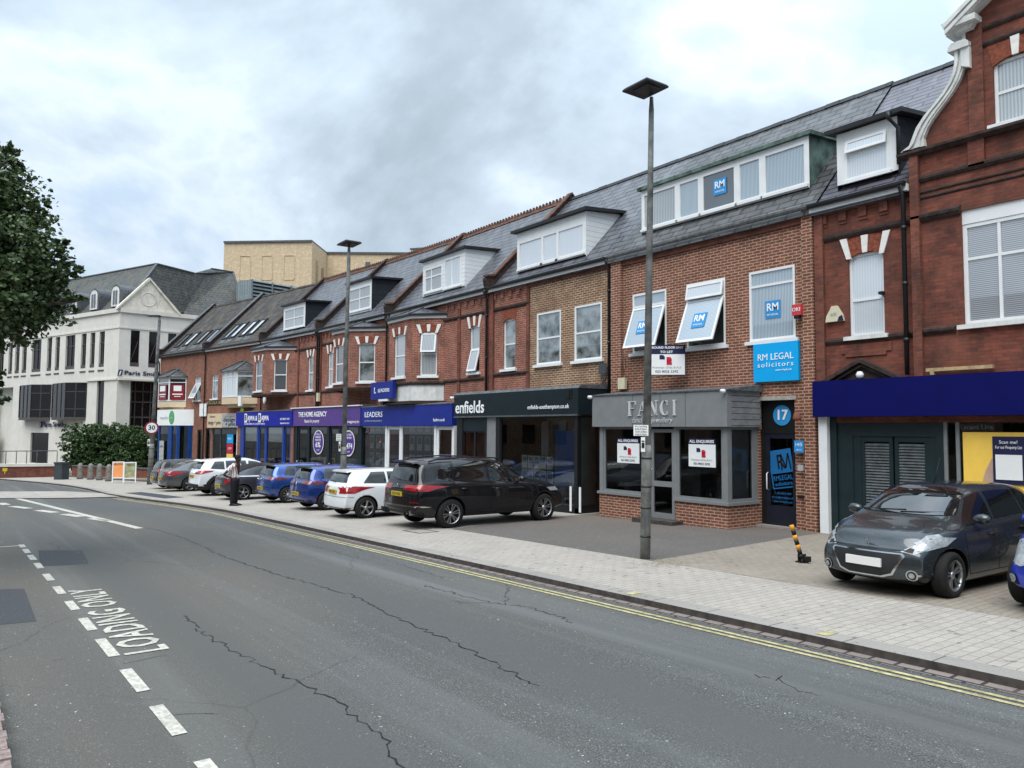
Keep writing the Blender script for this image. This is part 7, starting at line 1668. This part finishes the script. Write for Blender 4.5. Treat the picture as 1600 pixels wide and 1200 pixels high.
# ---- pale stone office building
PS = House('office_building', 'pale stone office building with narrow dark windows and a mossy slate roof', 'building', (-108.5, -1.75), 19.5, 40, -1.9)
h = PS; W_ = 40
mb = MB()
sl_ = [(33.9, 34.75), (35.42, 36.2), (36.9, 37.75), (31.2, 32.85), (27.85, 28.7), (29.35, 30.15), (24.95, 26.7), (23.0, 23.9), (21.55, 22.45), (20.2, 21.0), (18.0, 19.2), (15.5, 16.4), (13.6, 14.5), (11.0, 12.6)]
ops = [(a, b, 7.25, 10.3) for a, b in sl_]; ops += [(25.4, 28.8, -1.2, 1.6), (14, 18, -1.2, 1.6), (36.8, 37.95, -1.9, 6.1), (30.3, 35.15, 3.0, 5.95), (24.1, 28.95, 3.0, 5.95), (17.0, 21.5, -1.9, 5.95)]
wall(mb, 0, 40, -2.2, 12.1, ops, .16)
TB = TR(40, 0, 75.5)
mb.T = TB; wall(mb, 0, 6.6, 6.15, 12.1, [(.9, 1.62, 7.25, 10.32), (2.35, 3.05, 7.25, 10.32), (3.9, 4.6, 7.25, 10.32)], .16); wall(mb, 0, 1.0, -2.2, 6.15); mb.box(1.0, 1.0+.02, 0, 1.5, -2.2, 6.15); wall(mb, 6.6, 22, -2.2, 12.1)
mb.T = Matrix(); h.part('wall', mb, M['concrete'])
mb = MB()
for a, b, c, d in ops[:17]: mb.face([(a, .15, c), (b, .15, c), (b, .15, d), (a, .15, d)])
mb.face([(17, .9, -2.2), (21.5, .9, -2.2), (21.5, .9, 5.95), (17, .9, 5.95)], 2); mb.face([(17, .1, -2.2), (17, .9, -2.2), (17, .9, 5.95), (17, .1, 5.95)], 2); mb.face([(17, .1, 5.95), (17, .9, 5.95), (21.5, .9, 5.95), (21.5, .1, 5.95)], 2)
mb.T = TB
for a in (.9, 2.35, 3.9): mb.face([(a, .15, 7.25), (a+.72, .15, 7.25), (a+.72, .15, 10.32), (a, .15, 10.32)])
mb.face([(1.0, .9, -2.2), (6.6, .9, -2.2), (6.6, .9, 6.15), (1.0, .9, 6.15)]); gw = h.part('glazing', mb, [M['paneK'], M['kerb'], M['concrete']])
M['bronze'] = plain('brown_window_metal', (.085, .075, .072), .5, .15)
for a, b in sl_:
    mb = MB(); mb.box(a, b, .04, .14, 7.25, 7.55); mb.box((a+b)/2-.03, (a+b)/2+.03, .09, .14, 7.55, 10.3); mb.box(a, b, .085, .14, 9.3, 9.36); mb.rings([[(x, -.05, 7.0), (x, .4, 7.25), (x, .4, 6.95), (x, -.05, 6.9)] for x in (a-.05, b+.05)], 0, True, True, False); h.part('window', mb, M['bronze'])
mb = MB(TB)
for x in [1.0+.62*k for k in range(10)]: mb.box(x-.04, x+.04, .78, .9, -2.2, 6.15)
for z in (-.6, .7, 1.9, 3.0, 4.3, 5.2): mb.box(1.0, 6.6, .8, .88, z-.06, z+.06)
mb.box(1.0, 1.3, .6, .9, -2.2, 6.15)
for a in (.9, 2.35, 3.9): mb.box(a+.0, a+.7, .03, .14, 7.25, 7.6); mb.bar((a+.05, .12, 7.6), (a+.6, .12, 9.4), .04, .04)
h.part('curtain_wall_frame', mb, M['bronze'])
for a, b in ((30.3, 35.15), (24.1, 28.95)):       # projecting bay windows, pointed at the right end
    P = [(a, 0), (a, -.55), (b-1.7, -.95), (b, -.05), (b, 0)]
    mb = MB(); mb.slab(P, 2.75, 3.0); mb.slab(P, 5.95, 6.0)
    for (x0_, y0_), (x1_, y1_) in zip(P[:-1], P[1:]):
        n_ = max(1, int(sqrt((x1_-x0_)**2+(y1_-y0_)**2)/.8))
        for k in range(n_+1): x_ = x0_+(x1_-x0_)*k/n_; y_ = y0_+(y1_-y0_)*k/n_; mb.box(x_-.04, x_+.04, y_-.02, y_+.06, 3.0, 5.95)
        for z in (3.7, 5.2): mb.bar((x0_, y0_+.02, z), (x1_, y1_+.02, z), .05, .06)
    o = h.part('projecting_window', mb, M['bronze']); gm = MB()
    for (x0_, y0_), (x1_, y1_) in zip(P[:-1], P[1:]): gm.face([(x0_, y0_+.03, 3.0), (x1_, y1_+.03, 3.0), (x1_, y1_+.03, 5.95), (x0_, y0_+.03, 5.95)])
    h.part('pane', gm, M['paneK'], o)
for z, d_, hh in ((10.42, .06, .14), (11.75, .16, .35)):
    mb = MB(); mb.box(0, 40.0, -d_, -.002, z, z+hh); mb.T = TB; mb.box(-.0, 6.6, -d_, -.002, z, z+hh); h.part('cornice', mb, M['concrete'])
mb = MB(); mb.box(35.2, 40, -.12, -.002, 6.08, 6.22); mb.T = TB; mb.box(0, 6.6, -.5, .9, 6.05, 6.2); h.part('ledge', mb, M['concrete'])
mb = MB(); mb.box(38.7, 40.0, -.02, .9, -2.2, 6.1); h.part('column', mb, M['concrete'])
pm = MB(TB); pm.prism([(-.1, 12.1), (4.6, 12.1), (2.2, 14.75)], -.05, .5)
for s in ((( -.25, 12.15), (2.2, 14.95)), ((2.2, 14.95), (4.8, 12.15))):
    (xa, za), (xb, zb_) = s; pm.prism([(xa, za), (xb, zb_), (xb, zb_-.28), (xa, za-.18)], -.2, .6)
ped = h.part('pediment', pm, M['render'])
pr = MB(TB); pr.rings([[(2.2+r_*cos(2*pi*k/28), y_, 13.05+r_*sin(2*pi*k/28)) for k in range(28)] for r_, y_ in ((.60, -.05), (.60, -.075), (.54, -.075), (.54, -.05))], 0, True, False); h.part('roundel', pr, M['concrete'], ped)
inv = h.root.matrix_world.inverted() if False else (Matrix.Translation((-108.5, -1.75, 0)) @ Matrix.Rotation(radians(19.5), 4, 'Z')).inverted()
def PL(v): return tuple(inv @ v)
R1 = PL(atz(245, 412, 16.9)); R0 = PL(atz(154, 429, 16.9)); d0 = Vector(R0)-Vector(R1); R00 = tuple(Vector(R1)+d0*6); R2_ = PL(atz(303, 426.6, 16.9))
E0 = (0, .35, 12.1); E1 = (39.8, .35, 12.1); E2 = tuple(TB @ Vector((4.7, .35, 12.1))); E3 = tuple(TB @ Vector((6.5, .35, 12.1)))
Q1 = PL(atz(331, 419.5, 17.6)); Q2 = PL(atz(364, 425, 17.6)); Q3 = PL(atz(379, 474, 14.0)); Q4 = (Q3[0]-1, Q3[1]+.5, 10.0)
Vv = PL(atd(287, 487, 71)); Q1 = PL(atd(330, 419.5, 75)); Q2 = PL(atd(364, 425, 77)); Q3 = PL(atd(378.5, 470, 75.5)); Q4 = PL(atd(386, 500, 74.5)); Q5 = PL(atd(290, 500, 70.5))
mb = MB(); mb.face([E0, E1, R1, R00]); mb.face([E1, E2, Vv, R1]); mb.face([Vv, R2_, R1]); mb.face([E2, E3, Q4, Q3, Q2, Q1, R2_]) if False else None
mb.face([Vv, Q5, Q4, Q3]); mb.face([Vv, Q3, Q2, Q1]); mb.face([Vv, Q1, R2_]); mb.face([R00, R1, R2_, (R2_[0]-6, R2_[1]+8, 14)]); mb.face([Q1, Q2, Q3, (Q3[0]-12, Q3[1]+3, 12), (R2_[0]-6, R2_[1]+8, 12), R2_])
h.part('roof', mb, M['slateM'])
hm = MB()
for a, b in ((E1, R1), (R1, R00), (Q1, Q2), (Q2, Q3), (R1, R2_)): hm.bar(a, b, .22, .1)
h.part('hip', hm, M['lead'])
for uu in (38.6, 35.1, 31.6, 28.0):    # round-headed dormers
    dm = MB(); w2 = .74; arc = [(uu+w2*cos(pi*k/10), 13.55+w2*sin(pi*k/10)) for k in range(11)]; dm.prism([(uu-w2, 12.35), (uu+w2, 12.35)]+arc, .35, 3.0); d_ = h.part('dormer', dm, M['lead'])
    fm = MB(); arc = [(uu+.60*cos(pi*k/10), 13.50+.60*sin(pi*k/10)) for k in range(11)]; fm.prism([(uu-.60, 12.4), (uu+.60, 12.4)]+arc, .30, .34); f_ = h.part('window', fm, M['whitedirty'], d_)
    fm = MB(); fm.box(uu-.34, uu-.05, .28, .295, 12.55, 13.75); fm.box(uu+.05, uu+.34, .28, .295, 12.55, 13.75); h.part('pane', fm, M['paneD'], f_)
for T_, x_, z_, s_, w_ in ((TR(0, 0), 29.75, 2.35, .62, 4.0), (TB, 1.95, 6.68, .50, 2.9)):
    o = lettering('Paris Smith', s_, M['signk'], h.root, LT(0, 0, -h.base) @ T_ @ LT(x_, -.12 if T_ is not TB else -.06, z_), .02, .01, width=w_)
    mb = MB(T_); x1_ = x_-w_/2-.35; mb.prism([(x1_-.2, z_-.25), (x1_+.12, z_-.25), (x1_+.22, z_+.25), (x1_-.1, z_+.25)], -.12, -.06); mb.prism([(x1_-.1, z_-.2), (x1_+.0, z_-.2), (x1_+.1, z_+.15), (x1_, z_+.15)], -.13, -.121, 1); h.part('logo', mb, [M['signk'], M['signw']])
# ---- louvred plant room and the tall buff block behind
P0, P1, P2 = (-74.6, 22.4), (-72.9, 23.05), (-74.4, 29.6)
root = empty('plant_room', (P1[0], P1[1], gz(-75))); tag(root, 'grey-blue rooftop plant room with horizontal louvres behind the terrace roofs', 'building')
def ext(poly, z0, z1, nm, mat, par, o): 
    mb = MB(); mb.slab([(p[0]-o.x, p[1]-o.y) for p in poly], z0-o.z, z1-o.z); return mb.build(nm, mat, par)
M['ribbed'] = brick('ribbed_metal_sheet', (.24, .29, .31), (.22, .27, .29), (.12, .15, .16), .03, .1, (.1, .1, .1), bw=.35, bh=40)
M['louv'] = plain('grey_louvre', (.20, .24, .26), .5, .2, 4)
ro = root.location
ext([P0, P1, P2, (-82, 31), (-82, 24)], -1.6, 16.25, 'wall', M['ribbed'], root, ro)
d = Vector((P2[0]-P1[0], P2[1]-P1[1])); L = d.length; ang = atan2(d.y, d.x)
mb = MB(Matrix.Rotation(ang, 4, 'Z')); z = 11.0-ro.z
while z < 16.1-ro.z: mb.rings([[(x, -.02, z), (x, -.16, z-.04), (x, -.16, z+.0), (x, -.02, z+.16)] for x in (.1, L)], 0, True, True, False); z += .34
for x in (0.05, 2.2, 4.3, 6.5): mb.box(x-.06, x+.06, -.2, -.0, 10.8-ro.z, 16.25-ro.z)
mb.build('louvre', M['louv'], root); mb = MB(Matrix.Rotation(ang, 4, 'Z')); mb.face([(.1, -.012, 10.8-ro.z), (L, -.012, 10.8-ro.z), (L, -.012, 16.2-ro.z), (.1, -.012, 16.2-ro.z)]); mb.build('louvre_void', M['dark'], root)
B = [(-106.8, 30.0), (-98.7, 39.3), (-104.1, 43.7), (-98.1, 51.8), (-74, 84), (-95, 100), (-130, 50)]
root = empty('buff_brick_block', (-98.7, 39.3, gz(-99))); tag(root, 'tall plain buff brick block with blank recessed panels, standing behind the terrace', 'building'); ro = root.location
ext(B, -1.7, 27.35, 'wall', M['buff'], root, ro); ext([(p[0]+(.15 if k < 6 else 0), p[1]-.15) for k, p in enumerate(B)], 27.35, 27.6, 'parapet_cap', M['lead'], root, ro)
def onface(i, t0, t1, z0, z1, nm, mat, off=.06, frame=True):
    a, b = Vector(B[i]), Vector(B[i+1]); e = (b-a); L = e.length; ang = atan2(e.y, e.x); T = Matrix.Translation((a.x-ro.x, a.y-ro.y, -ro.z)) @ Matrix.Rotation(ang, 4, 'Z'); mb = MB(T)
    x0_, x1_ = L*t0, L*t1
    if frame:
        for q in ((x0_, x1_, z0-.12, z0), (x0_, x1_, z1, z1+.12), (x0_-.12, x0_, z0, z1), (x1_, x1_+.12, z0, z1)): mb.box(q[0], q[1], -off, 0.0, q[2], q[3])
    else: mb.box(x0_, x1_, -off, 0, z0, z1)
    return mb.build(nm, mat, root)
for t in (.19, .44, .69):
    for z in (22.3, 18.2, 14): onface(0, t, t+.11, z, z+3.2, 'blank_panel', M['buff'])
for t, z0_, z1_ in ((.25, 22.0, 25.3), (.25, 17.8, 21.2), (.62, 21.6, 24.8)): onface(1, t, t+.16, z0_, z1_, 'window', M['paneD'], .03, False)
def pf(i, px_, py_): return None
onface(3, .085, .125, 24.4, 26.2, 'window', M['paneD'], .04, False); onface(2, .55, .62, 24.9, 26.2, 'window', M['paneD'], .04, False)
c = atd(662, 392, 90); mb = MB(); mb.box(-1.2, 1.2, -1, 1, -18, 0); mb.box(-1.3, 1.3, -1.1, 1.1, 0, .15, 1); o = mb.build('stair_tower', [M['buff'], M['lead']], None, c, YAW); tag(o, 'small buff roof block just showing over the ridge near the white dormer', 'building')

# ---- junction corner: retaining wall, railing, bollards, bin, boards
root = empty('ramp_wall', (-66, 3.4, gz(-66))); tag(root, 'low brown brick ramp wall with pale coping and a metal handrail', 'wall'); ro = root.location
a, b = atd(-60, 738, 52), atd(88, 738, 54.5); a.z = b.z = 0; e = (b-a); L = e.length; T = Matrix.Translation((a.x-ro.x, a.y-ro.y, -ro.z)) @ Matrix.Rotation(atan2(e.y, e.x), 4, 'Z')
zt = atd(40, 727, 53).z
mb = MB(T); mb.box(0, L, 0, .4, -2.2, zt-.12); mb.build('wall', M['brickVd'], root); mb = MB(T); mb.box(-.05, L+.05, -.06, .46, zt-.12, zt+.08); mb.build('coping', M['concrete'], root)
mb = MB(T); n_ = 9
for k in range(n_+1): mb.tube([(L*k/n_, .2, zt+.08), (L*k/n_, .2, zt+.95)], .03, 6)
mb.tube([(0, .2, zt+.95), (L, .2, zt+.95)], .035, 6); mb.build('handrail', M['lead'], root)
mb = MB(T); mb.box(L*.42, L*.47, -.03, 0, zt-.42, zt-.2); mb.box(L*.44, L*.45, -.03, 0, zt-.6, zt-.42); mb.build('hydrant_plate', plain('hydrant_yellow', (.62, .50, .04), .6, .1), root)
a, b = atd(95, 740, 54), atd(225, 742, 50); root = empty('planter_wall', (a.x, a.y, gz(a.x))); tag(root, 'low brown brick planter wall running below the hedge', 'wall'); e = Vector((b.x-a.x, b.y-a.y)); mb = MB(Matrix.Rotation(atan2(e.y, e.x), 4, 'Z')); mb.box(0, e.length, .8, 1.2, -.3, .72); mb.build('wall', M['brickVd'], root)
mb = MB(Matrix.Rotation(atan2(e.y, e.x), 4, 'Z')); mb.box(0, e.length, .75, 1.25, .72, .8); mb.build('coping', M['lead'], root)
M['bollard'] = plain('weathered_stone_bollard', (.25, .235, .21), .9, .35, 10, dirt=.5)
for k, (px_, dp) in enumerate(((125, 50.5), (141.5, 49.5), (155.5, 48.5), (170, 47.0))):
    c = atd(px_, 742, dp); z = gz(c.x); mb = MB(); mb.lathe([(.20, 0), (.18, .1), (.165, .85), (.12, .98), (.03, 1.04)], (0, 0, 0), 12)
    tag(mb.build('bollard', M['bollard'], None, (c.x, c.y, z)), 'weathered stone bollard, %s of four in front of the hedge' % ('leftmost', 'second from the left', 'third from the left', 'rightmost')[k], 'bollard', 'stone bollards in front of the hedge')
c = atd(96, 745, 50); mb = MB(); mb.box(-.32, .32, -.28, .28, 0, 1.02); mb.box(-.35, .35, -.31, .31, 1.02, 1.12); mb.box(-.33, -.32, -.2, .2, .7, .95, 1); tag(mb.build('litter_bin', [M['cladk'] if False else plain('slate_grey_bin', (.05, .065, .075), .5, .15), M['black']], None, (c.x, c.y, gz(c.x)), YAW), 'dark grey litter bin between the ramp wall and the bollards', 'litter bin')
def aboard(px_, dp, w, hh, face, label, txt):
    c = atd(px_, 748, dp); z = gz(c.x); root = empty('pavement_board', (c.x, c.y, z)); d = Vector((-c.x, -c.y, 0)).normalized(); root.rotation_euler = (0, 0, atan2(d.y, d.x)+pi/2); tag(root, label, 'pavement board', 'folding boards on the pavement')
    for s in (-1, 1):
        T = Matrix.Translation((0, 0, hh)) @ Matrix.Rotation(radians(10*s), 4, 'X'); mb = MB(T)
        for q in ((-w/2, -w/2+.06, -hh, 0), (w/2-.06, w/2, -hh, 0), (-w/2+.06, w/2-.06, -.06, 0), (-w/2+.06, w/2-.06, -hh*.80, -hh*.80+.06)): mb.box(q[0], q[1], -.02, .02, q[2], q[3])
        f = mb.build('frame', M['white'], root); pm = MB(T); pm.box(-w/2+.06, w/2-.06, -.008, .008, -hh*.80+.06, -.06); pp = pm.build('poster', face, f)
        if s < 0 or True:
            me = text_mesh(txt, .13, .002); me.transform(T @ LT(0, -.016 if s < 0 else .016, -.16) @ Matrix.Rotation(pi/2 if s < 0 else -pi/2, 4, 'X')); me.materials.append(M['black']); o = bpy.data.objects.new('lettering', me); COL.objects.link(o); o.parent = f
aboard(184, 45.0, .62, 1.22, plain('orange_poster', (.85, .33, .11), .5, .06), 'white-framed pavement board with an orange poster, left of the pair', 'WELCOME'); aboard(202.5, 44.3, .66, 1.20, plain('yellow_green_poster', (.42, .42, .22), .5, .3, 5), 'white-framed pavement board with a pale yellow-green poster, right of the pair', 'MENU')

# ---- the standing person
SK = plain('dark_skin', (.045, .022, .014), .55, .1); HAIR = plain('black_hair', (.004, .004, .004), .8, .1)
t = NT('striped_shirt'); w = t.new('ShaderNodeTexWave', Scale=5.5, Distortion=.6); w.bands_direction = 'X'; t.link(t.ob(), w.inputs['Vector']); sp_ = t.ramp(w.outputs['Fac'], [(.62, (.74, .71, .70)), (.80, (.34, .18, .18))]); t.col(sp_); t.set(Roughness=.9); SHIRT = t.m
TROU = plain('dark_trousers', (.008, .009, .014), .85, .2, 8); SHOE = plain('black_shoe', (.006, .006, .006), .4, .1)
def skin(name, verts, edges, rad, mat, parent, sub=2, root_i=0):
    me = bpy.data.meshes.new(name); me.from_pydata(verts, edges, []); o = bpy.data.objects.new(name, me); COL.objects.link(o)
    m = o.modifiers.new('k', 'SKIN'); m.use_smooth_shade = True
    if not me.skin_vertices: pass
    for i, r in enumerate(rad):
        sv = me.skin_vertices[0].data[i]; sv.radius = r if isinstance(r, tuple) else (r, r); sv.use_root = (i == root_i)
    s = o.modifiers.new('s', 'SUBSURF'); s.levels = sub; s.render_levels = sub
    bpy.context.view_layer.update(); nm = bpy.data.meshes.new_from_object(o.evaluated_get(bpy.context.evaluated_depsgraph_get())); bpy.data.objects.remove(o)
    for p in nm.polygons: p.use_smooth = True
    nm.materials.clear(); nm.materials.append(mat); o = bpy.data.objects.new(name, nm); COL.objects.link(o); o.parent = parent; return o
def skinv(me):
    pass
x, y = gp(366, 790); per = empty('person', (x, y, gz(x)), atan2(rv.y, rv.x)-radians(8)); tag(per, 'person in a striped short-sleeved shirt and dark trousers standing hands on hips', 'person')
per.scale = (1.15, 1.12, 1.0)
# local: x forward, y left; the right side faces the camera
def ensure_skin(verts, edges, rad, name, mat, sub=2, ri=0): return skin(name, verts, edges, rad, mat, per, sub, ri)
bv = [(0, 0, .95), (.0, 0, 1.10), (-.01, 0, 1.28), (.02, 0, 1.42), (.055, 0, 1.50), (.085, 0, 1.56), (.10, 0, 1.64), (.10, 0, 1.71)]
br = [(.15, .11), (.13, .10), (.16, .11), (.13, .085), .052, (.068, .075), (.082, .09), (.06, .07)]
be = [(i, i+1) for i in range(7)]
def add(vs, rs, frm):
    k = len(bv); bv.extend(vs); br.extend(rs); be.append((frm, k))
    for i in range(k, k+len(vs)-1): be.append((i, i+1))
    return k+len(vs)-1
for s in (-1, 1):
    e = add([(.01, s*.17, 1.41), (-.10, s*.27, 1.22), (-.20, s*.33, 1.08), (-.13, s*.24, 1.02), (-.07, s*.165, .985)], [.055, .048, .040, .033, .026], 3)
    pal = add([(-.045, s*.145, .965)], [(.030, .018)], e)
    for f, (dx_, dz_) in enumerate(((.055, .010), (.058, -.008), (.052, -.026), (.040, -.042))): add([(-.045+dx_*.5, s*.150, .965+dz_*.6), (-.045+dx_, s*.150, .955+dz_)], [.009, .007], pal)
    add([(-.05, s*.13, .995), (-.03, s*.125, 1.01)], [.010, .008], e)
    add([(0, s*.09, .88), (.0, s*.095, .52), (-.02, s*.095, .12), (.03, s*.10, .05)], [.085, .058, .038, .035], 0)
ensure_skin(bv, be, br, 'body', SK)
hm = MB(); hm.rings([[(.088+r_*.098*cos(a), r_*.085*sin(a), z_) for a in [2*pi*k/16 for k in range(16)]] for r_, z_ in ((.75, 1.60), (.98, 1.65), (1.06, 1.70), (.95, 1.745), (.6, 1.775), (.15, 1.785))], 0); ho = hm.build('hair', HAIR, per, (-.02, 0, -.005))
fm = MB(); fm.rings([[(.175+d, r_*cos(a), 1.625+r_*1.3*sin(a)) for a in [2*pi*k/8 for k in range(8)]] for d, r_ in ((0, .016), (.018, .010), (.026, .004))], 0)
for s in (-1, 1): fm.lathe([(.012, s*.074), (.022, s*.080), (.010, s*.088)], (.09, 0, 1.63), 8, 'y')
fm.box(.172, .180, -.022, .022, 1.585, 1.592); fm.build('face_features', SK, per)
em = MB()
for s in (-1, 1): em.lathe([(.003, 0), (.009, .003), (.009, .008), (.003, .011)], (.168, s*.03, 1.647), 8, 'z')
em.build('eye', M['signw'], per)
sv = [(0, 0, .90), (-.01, 0, 1.08), (-.015, 0, 1.26), (.01, 0, 1.40), (.03, 0, 1.47)]; sr = [(.185, .15), (.165, .13), (.185, .135), (.15, .105), (.065, .06)]; se = [(i, i+1) for i in range(4)]
for s in (-1, 1):
    k = len(sv); sv += [(.0, s*.18, 1.40), (-.08, s*.255, 1.26), (-.115, s*.28, 1.20)]; sr += [.078, .075, .078]; se += [(3, k), (k, k+1), (k+1, k+2)]
ensure_skin(sv, se, sr, 'shirt', SHIRT)
tv = [(0, 0, 1.0), (0, 0, .90)]; tr_ = [(.15, .12), (.16, .13)]; te = [(0, 1)]
for s in (-1, 1):
    k = len(tv); tv += [(0.0, s*.095, .80), (.005, s*.10, .50), (-.02, s*.10, .18), (-.02, s*.10, .07)]; tr_ += [.105, .085, .078, .08]; te += [(1, k), (k, k+1), (k+1, k+2), (k+2, k+3)]
ensure_skin(tv, te, tr_, 'trousers', TROU)
for s in (-1, 1):
    mb = MB(); mb.rings([[(x_, s*.105+w_*cos(a), max(0, h_*.5+h_*.5*sin(a))) for a in [2*pi*k/12 for k in range(12)]] for x_, w_, h_ in ((-.10, .025, .06), (-.07, .042, .10), (.0, .045, .11), (.09, .050, .075), (.16, .045, .055), (.19, .02, .035))], 0); mb.build('shoe', SHOE, per)
